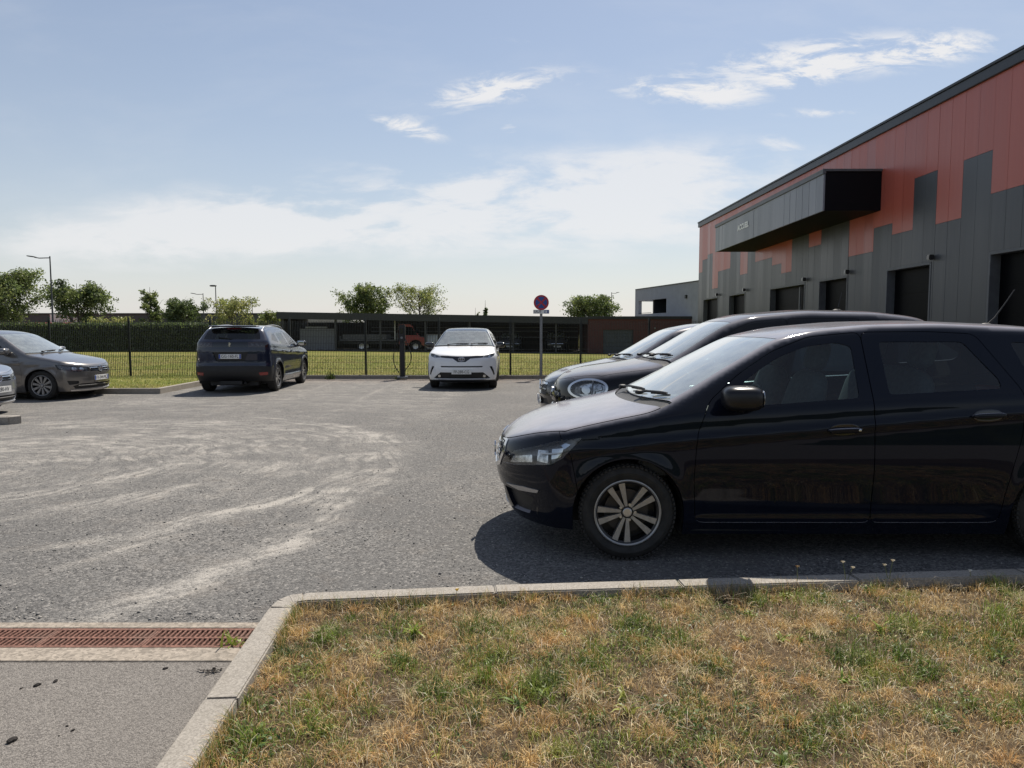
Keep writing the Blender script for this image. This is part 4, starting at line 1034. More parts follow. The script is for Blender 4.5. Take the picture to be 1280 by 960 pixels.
CARS = {}
def place_cars():
    r, B = build_car('estate_car', 'blue-black estate car in the foreground, side-on with twin-spoke wheels', 'car', ESTATE, (-0.12, 5.42, 0), 0.0)
    MB().prism([(y * .05, z * .055 + .60) for y, z in LION], 'x', frontx(B, .60) - .02, frontx(B, .60) - .010).build('badge', M['chrome'], r)
    r, B = build_car('tall_car', 'black tall car with big oval chrome-ringed headlights, between two others', 'car', MPV, (0.44, 7.93, 0), 0.0)
    r, B = build_car('compact_car', 'dark grey car with two chrome grille bars, furthest of the right-hand row', 'car', COMPACT, (0.40, 10.45, 0), 0.0)
    emblem(r, 'badge', CHEVRONS, 'F', 0, .715, frontx(B, .715) - .01, .085, .012)
    plate(r, B, 'F', .50, 'FD-318-LM')
    r, B = build_car('crossover', 'white crossover facing the camera in front of the mesh fence', 'car', CROSS, (-1.27, 17.86, 0), R(90))
    plate(r, B, 'F', .455, 'FP-288-CG', blue=False, w=.50)
    emblem(r, 'badge', THREE_OVALS, 'F', 0, .775, frontx(B, .775) - .006, .075, .009)
    r, B = build_car('parked_suv', 'navy blue car seen from behind with dark lamps and red reflectors', 'car', SUV, (-6.90, 21.25, 0), R(-87))
    plate(r, B, 'R', .885, 'GG-160-FL', gap=.006)
    xr = rearx(B, 1.13)
    MB().prism([(-y * .042, z * .052 + 1.165) for y, z in LION], 'x', xr + .004, xr + .014).build('badge', M['chrome'], r)
    MB().sq((4.07, 0, 1.598), (.16, .60, .022), .5).build('roof_spoiler', NAVY_PAINT, r, smooth=.9)
    ex = MB().tube([(4.30, .3, .25), (4.12, .3, .25)], .03, 8)
    ex.box(4.15, 4.40, -.25, .25, .22, .30).build('exhaust', M['black_plastic'], r)
    wp = B.P(np.array([B.s1 - .02]), np.array([1.30]))[0]
    MB().tube([(wp[0] + .02, .02, 1.30), (wp[0] - .02, -.30, 1.345)], .012, 6).build('rear_wiper', M['black_plastic'], r)
    r, B = build_car('hatchback', 'beige-grey hatchback with black front wheel spokes, parked on the far side of the silver one', 'car', HATCH, (-9.28, 16.05, 0), R(180))
    plate(r, B, 'F', .455, 'FX-544-MC', blue=True)
    emblem(r, 'badge', RING_VW, 'F', 0, .66, frontx(B, .66) - .008, .062, .010)
    sp2 = dict(HATCH); sp2['paint'] = SILVER_PAINT
    r, B = build_car('hatchback', 'silver hatchback cut off by the left edge of the photo', 'car', sp2, (-9.05, 12.55, 0), R(180))
    plate(r, B, 'F', .455, 'GG-280-HV', blue=False)
    emblem(r, 'badge', RING_VW, 'F', 0, .66, frontx(B, .66) - .008, .062, .010)
place_cars()
# ------------------------------------------------------------------ light, sky, camera
F_PX, PITCH, EYE = 890.0, math.atan(67 / 890.0), 1.5
SUN_EL, SUN_AZ = R(55.5), math.atan2(.25, .64)

def pix_dir(px, py):
    u = (px - 640) / F_PX; v = (480 - py) / F_PX
    return (u, math.cos(PITCH) + v * math.sin(PITCH), -math.sin(PITCH) + v * math.cos(PITCH))

def make_sky():
    w = bpy.data.worlds.new('World'); S.world = w; w.use_nodes = True
    w.node_tree.nodes.clear(); t = NT(w.node_tree)
    out = t.n('ShaderNodeOutputWorld'); bg = t.n('ShaderNodeBackground')
    t.t.links.new(bg.outputs[0], out.inputs[0])
    sky = t.n('ShaderNodeTexSky', _sky_type='NISHITA', _sun_disc=False, _sun_elevation=SUN_EL, _sun_rotation=SUN_AZ,
              _air_density=1.15, _dust_density=0.6, _ozone_density=2.2, _altitude=50)
    d = t.n('ShaderNodeTexCoord').outputs['Generated']
    sp = t.n('ShaderNodeSeparateXYZ'); t.t.links.new(d, sp.inputs[0])
    x, y, z = sp.outputs
    ys = t.math('MAXIMUM', y, 0.05)
    u = t.math('DIVIDE', x, ys); v = t.math('DIVIDE', z, ys)
    front = t.ramp(y, 0.1, 0.35)
    uv = t.n('ShaderNodeCombineXYZ', X=u, Y=v).outputs[0]
    # drifting fibres: noise stretched along the wind
    n1 = t.noise(t.mapping(uv, (7, 24, 1), rot=(0, 0, -0.12)), 1.0, 9, 0.62, 0.35)
    n2 = t.noise(t.mapping(uv, (3.0, 9, 1), loc=(3.1, 1.7, 0)), 1.0, 7, 0.6, 0.25)
    n3 = t.noise(t.mapping(uv, (11, 40, 1), loc=(1.3, 4.7, 0), rot=(0, 0, -0.22)), 1.0, 9, 0.68, 0.45)
    def blob(px, py, sx, sy, rot=0.0):
        a = pix_dir(px, py); cu, cv = a[0] / a[1], a[2] / a[1]
        du = t.math('SUBTRACT', u, cu); dv = t.math('SUBTRACT', v, cv)
        c, s_ = math.cos(rot), math.sin(rot)
        p = t.math('MULTIPLY', t.math('ADD', t.math('MULTIPLY', du, c), t.math('MULTIPLY', dv, s_)), F_PX / sx)
        q = t.math('MULTIPLY', t.math('SUBTRACT', t.math('MULTIPLY', dv, c), t.math('MULTIPLY', du, s_)), F_PX / sy)
        r2 = t.math('ADD', t.math('MULTIPLY', p, p), t.math('MULTIPLY', q, q))
        return t.math('POWER', 2.718, t.math('MULTIPLY', r2, -1.0))
    def add(*a):
        r = a[0]
        for b in a[1:]: r = t.math('ADD', r, b)
        return r
    bank = add(blob(640, 245, 330, 52), t.math('MULTIPLY', blob(860, 215, 170, 40, .05), .7), t.math('MULTIPLY', blob(330, 275, 260, 42, .12), .75), t.math('MULTIPLY', blob(130, 300, 260, 38), .5), t.math('MULTIPLY', blob(700, 290, 420, 40), .6))
    bank = t.math('MULTIPLY', bank, t.math('ADD', t.math('MULTIPLY', t.ramp(n2, 0.34, 0.62), 0.70), t.math('MULTIPLY', t.ramp(n1, .32, .66), 0.55)))
    bank = t.ramp(bank, 0.13, 0.92)
    wisps = add(blob(615, 112, 92, 20, .20), t.math('MULTIPLY', blob(512, 160, 48, 11, -.28), .9), t.math('MULTIPLY', blob(860, 116, 90, 16, -.08), .95),
                t.math('MULTIPLY', blob(1040, 72, 170, 26, .10), 1.0), t.math('MULTIPLY', blob(1000, 98, 60, 12, .2), .6), t.math('MULTIPLY', blob(975, 180, 40, 12, -.2), .6), t.math('MULTIPLY', blob(1030, 141, 60, 7, .05), .6),
                t.math('MULTIPLY', blob(645, 52, 45, 7, -.1), .35), t.math('MULTIPLY', blob(635, 162, 13, 8), .7), t.math('MULTIPLY', blob(1180, 60, 60, 14, .1), .8), t.math('MULTIPLY', blob(235, 236, 18, 5), .4))
    wisps = t.math('MULTIPLY', wisps, t.math('MULTIPLY_ADD', t.ramp(n3, 0.34, 0.64), 1.05, 0.10))
    wisps = t.ramp(wisps, 0.12, 0.95)
    # thin veil low over the horizon, all round; broken high cloud elsewhere
    veil = t.math('MULTIPLY', t.math('POWER', 2.718, t.math('MULTIPLY', t.math('MAXIMUM', z, 0.0), -6.5)), 0.64)
    veil = t.math('ADD', veil, 0.14)
    p2 = t.n('ShaderNodeCombineXYZ', X=t.math('DIVIDE', x, t.math('ADD', t.math('MAXIMUM', z, 0.0), 0.15)), Y=t.math('DIVIDE', y, t.math('ADD', t.math('MAXIMUM', z, 0.0), 0.15))).outputs[0]
    back = t.math('MULTIPLY', t.ramp(t.noise(p2, 0.9, 8, 0.6, 0.5), 0.52, 0.85), t.math('SUBTRACT', 0.5, t.math('MULTIPLY', front, 0.5)))
    haze = t.mix(veil, sky.outputs[0], (8.1, 7.95, 8.15))
    streak = t.math('MULTIPLY', t.ramp(n2, 0.45, 0.75), 0.10)
    cl = t.math('MULTIPLY', t.math('MAXIMUM', t.math('MAXIMUM', t.math('MULTIPLY', bank, .73), t.math('MULTIPLY', wisps, .92)), streak), front)
    cl = t.math('MAXIMUM', cl, back)
    col = t.mix(cl, haze, CLOUD_COL)
    t.t.links.new(col, bg.inputs[0])
    bg.inputs[1].default_value = SKY_STRENGTH
    l = bpy.data.lights.new('sun', 'SUN'); l.energy = SUN_STRENGTH; l.angle = R(0.53); l.color = (1.0, 0.93, 0.82)
    o = link('sun', l); o.location = (20, 30, 50)
    o.rotation_euler = Vector((-math.sin(SUN_AZ) * math.cos(SUN_EL), -math.cos(SUN_AZ) * math.cos(SUN_EL), -math.sin(SUN_EL))).to_track_quat('-Z', 'Y').to_euler()
    cam = bpy.data.cameras.new('camera'); co = link('camera', cam); S.camera = co
    cam.sensor_width = 36; cam.lens = 36 * F_PX / 1280; cam.clip_start = 0.05; cam.clip_end = 6000
    co.location = (0, 0, EYE); co.rotation_euler = (math.pi / 2 - PITCH, 0, 0)
    S.view_settings.view_transform = 'Standard'; S.view_settings.look = 'None'
    S.view_settings.exposure = EXPOSURE; S.view_settings.gamma = 1
SKY_STRENGTH, SUN_STRENGTH, EXPOSURE = 0.076, 5.0, 0.36
CLOUD_COL = (8.9, 8.85, 8.9)
make_sky()

# ------------------------------------------------------------------ ground surfaces
def sheet(name, x0, x1, y0, y1, z, mat, nx=1, ny=1, fz=None):
    xs = np.linspace(x0, x1, nx + 1); ys = np.linspace(y0, y1, ny + 1)
    vs = [(x, y, fz(x, y) if fz else z) for y in ys for x in xs]
    fs = [(j * (nx + 1) + i, j * (nx + 1) + i + 1, (j + 1) * (nx + 1) + i + 1, (j + 1) * (nx + 1) + i) for j in range(ny) for i in range(nx)]
    o = MB().add(vs, fs).build(name, mat, smooth=3.0)
    return tag(o, kind='structure')

def gravel_mat():
    m, t, out = new_mat('worn_chip_surface')
    P = t.n('ShaderNodeTexCoord').outputs['Object']
    sp = t.n('ShaderNodeSeparateXYZ'); t.t.links.new(P, sp.inputs[0]); x, y = sp.outputs[0], sp.outputs[1]
    c1 = t.vor(P, 72, out='Color'); c1v = t.n('ShaderNodeSeparateColor'); t.t.links.new(c1, c1v.inputs[0])
    c2 = t.vor(P, 190, out='Color'); c2v = t.n('ShaderNodeSeparateColor'); t.t.links.new(c2, c2v.inputs[0])
    big = t.noise(P, 0.55, 6, 0.6); mid = t.noise(P, 3.2, 6, 0.65, 0.5); fine = t.noise(P, 28, 5, 0.7)
    chip = t.math('ADD', t.math('MULTIPLY', c1v.outputs[0], .6), t.math('MULTIPLY', c2v.outputs[1], .4))
    base = t.mix(t.math('ADD', t.math('MULTIPLY', t.math('SUBTRACT', t.ramp(chip, .05, .98), .5), t.math('MULTIPLY_ADD', t.ramp(big, .35, .65), .75, .45)), .5), (.042, .041, .041), (.205, .197, .187))
    pale = t.math('GREATER_THAN', c1v.outputs[1], .93)
    base = t.mix(t.math('MULTIPLY', pale, .55), base, (.34, .32, .295))
    # dust swept into arcs by turning wheels
    dx = t.math('SUBTRACT', x, -6.0); dy = t.math('SUBTRACT', y, 7.4)
    wob = t.math('MULTIPLY', t.math('SUBTRACT', t.noise(P, .42, 4), .5), 1.3)
    rad = t.math('ADD', t.math('SQRT', t.math('ADD', t.math('MULTIPLY', dx, dx), t.math('MULTIPLY', dy, dy))), wob)
    dx2 = t.math('SUBTRACT', x, -4.6); dy2 = t.math('SUBTRACT', y, 3.0)
    rad2 = t.math('ADD', t.math('SQRT', t.math('ADD', t.math('MULTIPLY', dx2, dx2), t.math('MULTIPLY', dy2, dy2))), wob)
    # fibres that follow the arcs
    ang = t.math('ARCTAN2', dy, dx)
    arcv = t.n('ShaderNodeCombineXYZ', X=t.math('MULTIPLY', rad, 6.5), Y=t.math('MULTIPLY', ang, 2.6), Z=0.0).outputs[0]
    fib = t.noise(arcv, 1.6, 7, 0.65, 0.4)
    def ring(r0, w, k, rd=rad):
        q = t.math('DIVIDE', t.math('SUBTRACT', rd, r0), w)
        return t.math('MULTIPLY', t.math('POWER', 2.718, t.math('MULTIPLY', t.math('MULTIPLY', q, q), -1.0)), k)
    wx = t.math('ADD', x, t.math('MULTIPLY', t.math('SUBTRACT', t.noise(P, 1.1, 5, .65), .5), .55))
    def track(pts, w, k):
        fc = t.n('ShaderNodeFloatCurve'); cv = fc.mapping.curves[0]
        q = [((b - 3.0) / 11.0, (a + 7.0) / 7.0) for b, a in pts]
        cv.points[0].location = q[0]; cv.points[1].location = q[-1]
        for p_ in q[1:-1]: cv.points.new(*p_)
        fc.mapping.update()
        t.t.links.new(t.math('DIVIDE', t.math('SUBTRACT', y, 3.0), 11.0), fc.inputs['Value'])
        xc = t.math('MULTIPLY_ADD', fc.outputs[0], 7.0, -7.0)
        e = t.math('DIVIDE', t.math('SUBTRACT', wx, xc), w)
        lim = t.math('MULTIPLY', t.ramp(y, pts[0][0] - .3, pts[0][0] + .5), t.ramp(y, pts[-1][0] + .3, pts[-1][0] - .8))
        return t.math('MULTIPLY', t.math('MULTIPLY', t.math('POWER', 2.718, t.math('MULTIPLY', t.math('MULTIPLY', e, e), -1.0)), lim), k)
    s_ = track([(3.5, -2.3), (4.06, -1.96), (4.48, -1.75), (5.0, -1.61), (5.8, -1.46), (6.5, -1.34), (7.5, -1.27), (8.4, -1.36), (9.7, -1.75), (11.0, -2.6), (12.4, -4.8)], .19, 1.05)
    for pts, w, k in (([(4.7, -3.6), (5.07, -2.85), (5.67, -2.4), (6.2, -2.0), (7.2, -1.75), (8.6, -1.75), (10.0, -2.4)], .20, 1.0), ([(5.8, -5.0), (6.4, -4.4), (7.07, -4.0), (8.4, -3.5), (10.0, -3.0)], .30, .75), ([(5.3, -4.4), (6.2, -3.5), (7.2, -2.9), (8.4, -2.5), (9.8, -2.4)], .30, .7), ([(3.7, -3.4), (4.3, -2.9), (5.0, -2.55), (5.6, -2.2)], .10, .5), ([(6.0, -1.75), (7.0, -1.6), (8.5, -1.6), (10.2, -2.1), (11.6, -3.6), (12.2, -5.0)], .42, .8)):
        s_ = t.math('MAXIMUM', s_, track(pts, w, k))
    sweep = t.noise(t.mapping(P, (1.5, .42, 1), rot=(0, 0, .42)), 1.3, 7, .66, .5)
    s_ = t.math('MAXIMUM', s_, t.math('MULTIPLY', t.math('MULTIPLY', t.ramp(sweep, .46, .70), t.ramp(y, 4.6, 6.5)), .55))
    inside = t.math('MULTIPLY', t.ramp(rad, 5.1, 4.2), t.ramp(y, 5.0, 9.0))
    s_ = t.math('MAXIMUM', s_, t.math('MULTIPLY', inside, .62))
    s_ = t.math('MAXIMUM', s_, t.math('MULTIPLY', t.ramp(y, 10.0, 15.0), .34))
    left = t.math('MULTIPLY', t.ramp(x, -0.9, -1.6), 1.0)
    s_ = t.math('MULTIPLY', t.math('MULTIPLY', s_, left), t.math('MULTIPLY_ADD', t.ramp(t.noise(t.mapping(P, (.5, 1.1, 1), rot=(0, 0, .5)), 1.5, 5, .6, .6), .36, .60), .85, .30))
    s_ = t.math('MULTIPLY', s_, t.math('MULTIPLY_ADD', t.ramp(fib, .36, .62), 1.25, .16))
    # worn bay lines, almost gone
    def line(xc, slope, w, y0):
        q = t.math('DIVIDE', t.math('SUBTRACT', x, t.math('MULTIPLY_ADD', t.math('SUBTRACT', y, y0), slope, xc)), w)
        return t.math('MULTIPLY', t.math('POWER', 2.718, t.math('MULTIPLY', t.math('MULTIPLY', q, q), -1.0)), t.math('MULTIPLY', t.ramp(y, 13.0, 15.5), .42))
    for a in ((-4.85, -.06, .09, 14.5), (-3.34, -.014, .09, 16.9), (1.5, 0, .09, 16.9)): s_ = t.math('MAXIMUM', s_, line(*a))
    gen = t.math('MULTIPLY', t.ramp(big, .42, .70), .22)
    dm = t.math('ADD', s_, gen)
    dm = t.math('MULTIPLY', dm, t.math('MULTIPLY_ADD', t.ramp(mid, .25, .72), 1.0, .12))
    dm = t.math('MULTIPLY', dm, t.math('MULTIPLY_ADD', chip, 1.0, .42), clamp=True)
    col = t.mix(dm, base, t.mix(fine, (.31, .288, .258), (.43, .405, .37)))
    warm = t.math('MULTIPLY', t.ramp(mid, .5, .75), .18)
    col = t.mix(warm, col, (.17, .135, .105))
    edge = t.math('MULTIPLY', t.ramp(y, 19.5, 22.0), .45)
    col = t.mix(t.math('MULTIPLY', edge, t.ramp(mid, .3, .6)), col, (.22, .155, .115))
    b = t.n('ShaderNodeBsdfPrincipled', Roughness=0.88); b.inputs['Specular IOR Level'].default_value = .3
    t.t.links.new(col, b.inputs['Base Color'])
    hgt = t.math('ADD', t.math('MULTIPLY', t.vor(P, 72), -.6), t.math('MULTIPLY', t.vor(P, 190), -.3))
    hgt = t.math('ADD', hgt, t.math('MULTIPLY', fine, .4))
    bp = t.n('ShaderNodeBump', Height=hgt, Strength=.85, Distance=.012)
    t.t.links.new(bp.outputs[0], b.inputs['Normal']); t.t.links.new(b.outputs[0], out.inputs[0])
    return m

def asphalt_mat():
    m, t, out = new_mat('smooth_asphalt')
    P = t.n('ShaderNodeTexCoord').outputs['Object']
    cv = t.n('ShaderNodeSeparateColor'); t.t.links.new(t.vor(P, 210, out='Color'), cv.inputs[0])
    big = t.noise(P, 1.3, 5, .6); fine = t.noise(P, 60, 4, .7)
    col = t.mix(t.ramp(t.math('MULTIPLY_ADD', fine, .5, t.math('MULTIPLY', cv.outputs[0], .5)), .15, .85), (.078, .069, .062), (.25, .229, .206))
    col = t.mix(t.math('MULTIPLY', t.ramp(big, .45, .75), .35), col, (.15, .135, .12))
    b = t.n('ShaderNodeBsdfPrincipled', Roughness=.85); t.t.links.new(col, b.inputs['Base Color'])
    bp = t.n('ShaderNodeBump', Height=t.math('MULTIPLY_ADD', t.vor(P, 210), -1.0, fine), Strength=.6, Distance=.006)
    t.t.links.new(bp.outputs[0], b.inputs['Normal']); t.t.links.new(b.outputs[0], out.inputs[0])
    return m

def speckled(name, c0, c1, scale=120, bump=.4, stain=(.2, .18, .15), sk=.35):
    m, t, out = new_mat(name)
    P = t.n('ShaderNodeTexCoord').outputs['Object']
    cv = t.n('ShaderNodeSeparateColor'); t.t.links.new(t.vor(P, scale, out='Color'), cv.inputs[0])
    fine = t.noise(P, scale * .3, 5, .7); big = t.noise(P, 2.3, 6, .65)
    col = t.mix(t.ramp(t.math('MULTIPLY_ADD', fine, .6, t.math('MULTIPLY', cv.outputs[0], .4)), .2, .8), c0, c1)
    col = t.mix(t.math('MULTIPLY', t.ramp(big, .45, .72), sk), col, stain)
    b = t.n('ShaderNodeBsdfPrincipled', Roughness=.9); t.t.links.new(col, b.inputs['Base Color'])
    bp = t.n('ShaderNodeBump', Height=fine, Strength=bump, Distance=.008)
    t.t.links.new(bp.outputs[0], b.inputs['Normal']); t.t.links.new(b.outputs[0], out.inputs[0])
    return m

def soil_mat(name, cols):
    m, t, out = new_mat(name)
    P = t.n('ShaderNodeTexCoord').outputs['Object']
    a = t.noise(P, cols[3] if len(cols) > 3 else 1.0, 6, .65, .4); f = t.noise(P, 22, 6, .7)
    col = t.mix(t.ramp(a, .36, .64), cols[0], cols[1])
    col = t.mix(t.math('MULTIPLY', t.ramp(f, .4, .7), .6), col, cols[2])
    b = t.n('ShaderNodeBsdfPrincipled', Roughness=.95); t.t.links.new(col, b.inputs['Base Color']); b.inputs['Specular IOR Level'].default_value = .1
    bp = t.n('ShaderNodeBump', Height=f, Strength=.8, Distance=.03)
    t.t.links.new(bp.outputs[0], b.inputs['Normal']); t.t.links.new(b.outputs[0], out.inputs[0])
    return m

M['gravel'] = gravel_mat(); M['asphalt'] = asphalt_mat()
M['concrete'] = speckled('kerb_concrete', (.21, .19, .165), (.355, .325, .285), 160, stain=(.15, .13, .10))
M['concrete_strip'] = speckled('concrete_strip', (.17, .145, .118), (.36, .31, .255), 70, .7)
M['soil'] = soil_mat('dry_soil', [(.07, .052, .034), (.12, .085, .052), (.04, .03, .02)])
M['lawn'] = soil_mat('lawn_ground', [(.15, .165, .035), (.24, .21, .07), (.10, .11, .025), .35])
M['field'] = soil_mat('field_ground', [(.08, .09, .03), (.13, .12, .05), (.05, .06, .02), .05])

sheet('ground', -2500, 2500, -2500, 2500, -0.62, M['field'])
def dark_ridge():  # unseen dark ridge behind the camera, added to darken reflections in the cars
    xs = np.linspace(-220, 220, 90); vs = []; fs = []
    rg = random.Random(2)
    hs = [6.5 + 2.5 * math.sin(x * .045) + 1.6 * math.sin(x * .17 + 1) + rg.uniform(-.7, .7) for x in xs]
    for x, h in zip(xs, hs): vs += [(x, -46, -.7), (x, -52, h * .62), (x, -60, h), (x, -90, -.7)]
    for i in range(89):
        for j in range(3): fs.append((4 * i + j, 4 * i + j + 1, 4 * i + j + 5, 4 * i + j + 4))
    tag(MB().add(vs, fs).build('unseen_dark_ridge', M['ridge_green'], smooth=3.0), kind='structure')
M['ridge_green'] = soil_mat('added_ridge_green', [(.028, .038, .014), (.05, .06, .022), (.018, .022, .01), .2])
dark_ridge()
sheet('parking_lot', -70, 45, 3.487, 22.20, 0.0, M['gravel'])
sheet('road', -70, 45, -30, 3.262, 0.0, M['asphalt'])

def sst(a, b, x):
    q = min(1, max(0, (x - a) / (b - a))); return q * q * (3 - 2 * q)
def lawn_z(x, y):
    return 0.085 - 0.0115 * max(0, min(x, 30) + 18) * sst(23, 50, y)
sheet('lawn', -120, 60, 22.14, 140, 0, M['lawn'], 60, 60, lawn_z)
sheet('lawn', -70, -8.47, 16.93, 22.14, 0.085, M['lawn'])

# kerbs
def kerb_run(mb, pts, w, z1, stone=1.0, gap=.006, side=1, z0=-.1):
    pts = [np.array(p, float) for p in pts]
    segs = [(pts[i], pts[i + 1]) for i in range(len(pts) - 1)]
    for a, b in segs:
        L = np.linalg.norm(b - a); d = (b - a) / L; n = np.array([-d[1], d[0]]) * side
        k = max(1, round(L / stone))
        for i in range(k):
            p = a + d * (L * i / k + gap / 2); q = a + d * (L * (i + 1) / k - gap / 2)
            j = random.uniform(-.0025, .0025); e = random.uniform(-.002, .002)
            c = [p + n * e, q + n * e, q + n * (w + e), p + n * (w + e)]
            mb.add([(u[0], u[1], z0) for u in c] + [(u[0], u[1], z1 + j) for u in c], [(0, 3, 2, 1), (4, 5, 6, 7), (0, 1, 5, 4), (1, 2, 6, 5), (2, 3, 7, 6), (3, 0, 4, 7)])
k = MB()
kerb_run(k, [(-1.06, -.3), (-1.10, 1.45), (-1.175, 2.62), (-1.235, 3.52)], .125, .10, side=-1)
kerb_run(k, [(-1.235, 3.526), (-1.225, 3.62), (-1.19, 3.685), (-1.12, 3.72)], .12, .10, stone=.3, side=-1, gap=.001)
kerb_run(k, [(-1.115, 3.722), (-.10, 3.84), (.93, 3.925), (2.96, 4.10), (7.9, 4.52)], .115, .10, side=-1)
tag(k.build('kerb', M['concrete'], bevel=.007, smooth=.5), kind='structure')
k = MB()
kerb_run(k, [(-70, 16.80), (-8.34, 16.80)], .13, .13, side=1)
kerb_run(k, [(-8.34, 16.81), (-8.44, 19.3), (-8.44, 22.0)], .13, .13, side=1)
kerb_run(k, [(-8.43, 22.05), (45, 22.05)], .13, .11, side=1)
tag(k.build('kerb', M['concrete'], bevel=.007, smooth=.5), kind='structure')
k = MB()
kerb_run(k, [(-14, 10.62), (-8.03, 11.28), (-7.93, 11.42)], .12, .12, side=1)
kerb_run(k, [(-7.93, 11.43), (-8.05, 11.56), (-14, 11.20)], .12, .12, side=1)
tag(k.build('kerb', M['concrete'], bevel=.007, smooth=.5), kind='structure')
sheet('planting_bed', -14, -8.2, 10.9, 11.4, .06, M['soil'])

# drain: channel, edge strips, lifting grate sections
d = MB().box(-70, -1.24, 3.262, 3.487, -.16, -.14)
tag(d.build('drain_channel', M['soil']), kind='structure')
tag(MB().box(-70, -1.25, 3.125, 3.262, -.05, .006).build('drain_edge', M['concrete_strip'], bevel=.003), kind='structure')
tag(MB().box(-70, -1.26, 3.487, 3.555, -.05, .005).build('drain_edge', M['concrete_strip'], bevel=.003), kind='structure')
M['rust'] = speckled('rusty_iron', (.085, .036, .024), (.22, .105, .075), 90, .6, (.16, .115, .09), .5)
def make_grate():
    g = thing('drain_grate', 'rusty slotted drain grate section lying end to end across the entrance', 'drain grate', (0, 0, 0), 0, 'drain grate sections across the entrance')
    b = MB()
    for (y0, y1) in ((3.268, 3.290), (3.366, 3.384), (3.460, 3.482)): b.box(-.497, 0, y0, y1, -.022, .004)
    for i in range(20):
        x0 = -.497 + i * .0249
        b.box(x0, x0 + .0105, 3.268, 3.482, -.024, .003)
    b.box(-.0105, 0, 3.268, 3.482, -.024, .003)
    tag(b.build('grate_bars', M['rust'], g), None)
    return g
G0 = make_grate()
for i in range(7):
    g = G0 if i == 0 else copy_tree(G0)
    g.location = (-1.262 - .5 * i, 0, 0)
# ------------------------------------------------------------------ grass, plants, trees
def leafy_mat(name, trans=.35, rough=.6, hue=.25):
    m, t, out = new_mat(name)
    a = t.n('ShaderNodeAttribute', _attribute_name='Col', _attribute_type='GEOMETRY')
    di = t.n('ShaderNodeBsdfDiffuse'); tr = t.n('ShaderNodeBsdfTranslucent'); gl = t.n('ShaderNodeBsdfGlossy', Roughness=.45)
    t.t.links.new(a.outputs[0], di.inputs[0])
    t.t.links.new(t.mix(.5, a.outputs[0], (.30, .32, .03), 'MULTIPLY') if False else a.outputs[0], tr.inputs[0])
    mx = t.n('ShaderNodeMixShader', Fac=trans); t.t.links.new(di.outputs[0], mx.inputs[1]); t.t.links.new(tr.outputs[0], mx.inputs[2])
    m2 = t.n('ShaderNodeMixShader', Fac=.04); t.t.links.new(mx.outputs[0], m2.inputs[1]); t.t.links.new(gl.outputs[0], m2.inputs[2])
    t.t.links.new(m2.outputs[0], out.inputs[0])
    return m
M['grass'] = leafy_mat('grass_blades', .32)
M['leaf'] = leafy_mat('tree_leaves', .55)
M['bark'] = pbr('bark', (.075, .058, .045), .9, var=.4, vscale=8, bump=.6, bscale=20)

def np_mesh(name, V, Fq, mat, col=None, parent=None, nper=4):
    """fast mesh from arrays; Fq (n,k) faces; col per-vertex rgb"""
    me = bpy.data.meshes.new(name)
    me.vertices.add(len(V)); me.vertices.foreach_set('co', V.astype(np.float32).ravel())
    n, kk = Fq.shape
    me.loops.add(n * kk); me.loops.foreach_set('vertex_index', Fq.astype(np.int32).ravel())
    me.polygons.add(n); me.polygons.foreach_set('loop_start', (np.arange(n) * kk).astype(np.int32))
    if col is not None:
        at = me.color_attributes.new('Col', 'FLOAT_COLOR', 'POINT')
        at.data.foreach_set('color', np.concatenate([col, np.ones((len(col), 1))], 1).astype(np.float32).ravel())
    me.materials.append(mat)
    me.update(calc_edges=True)
    return link(name, me, parent)

def vnoise(x, y, sc, seed=0):
    r = np.random.default_rng(seed); g = r.random((64, 64))
    u = x / sc; v = y / sc; i = np.floor(u).astype(int); j = np.floor(v).astype(int)
    fu = u - i; fv = v - j; fu = fu * fu * (3 - 2 * fu); fv = fv * fv * (3 - 2 * fv)
    i %= 64; j %= 64; i2 = (i + 1) % 64; j2 = (j + 1) % 64
    return (g[i, j] * (1 - fu) + g[i2, j] * fu) * (1 - fv) + (g[i, j2] * (1 - fu) + g[i2, j2] * fu) * fv

def blades(P, hgt, wid, lean, az, col, curl=.6):
    """quads strips: 2 segments + tip"""
    n = len(P)
    d = np.stack([np.cos(az), np.sin(az)], 1)
    s = np.stack([-np.sin(az), np.cos(az)], 1)
    fa = RNG.uniform(0, 2 * np.pi, n); sd = np.stack([np.cos(fa), np.sin(fa)], 1)
    rows = []
    for t, wf in ((0, 1.0), (.45, .85), (.8, .5), (1.0, .08)):
        a = lean * (t + curl * t * t)
        r = hgt * t * np.sin(np.clip(a, 0, 1.75)); z = hgt * t * np.cos(np.clip(a, 0, 1.5))
        c = P.copy(); c[:, :2] += d * r[:, None]; c[:, 2] += np.maximum(z, .002)
        for sg in (-1, 1):
            q = c.copy(); q[:, :2] += sd * (wid * wf * sg / 2)[:, None]; rows.append(q)
    V = np.stack(rows, 1)           # n,8,3
    b = np.arange(n)[:, None] * 8
    F = np.concatenate([b + np.array([[0, 1, 3, 2]]), b + np.array([[2, 3, 5, 4]]), b + np.array([[4, 5, 7, 6]])])
    return V.reshape(-1, 3), F, np.repeat(col, 8, 0)

def island_soil(x, y): return .050 + .014 * (vnoise(x + 9, y + 9, .35, 3) - .5) + .022 * (vnoise(x + 4, y + 2, .11, 13) - .5)
def inside_island(x, y):
    left = np.interp(y, [-.3, 1.45, 2.62, 3.52, 3.7], [-1.06, -1.10, -1.175, -1.235, -1.2]) + .135
    back = np.interp(x, [-1.2, -.1, .93, 2.96, 7.9], [3.71, 3.84, 3.925, 4.10, 4.52]) - .125
    return (x > left) & (y < back)

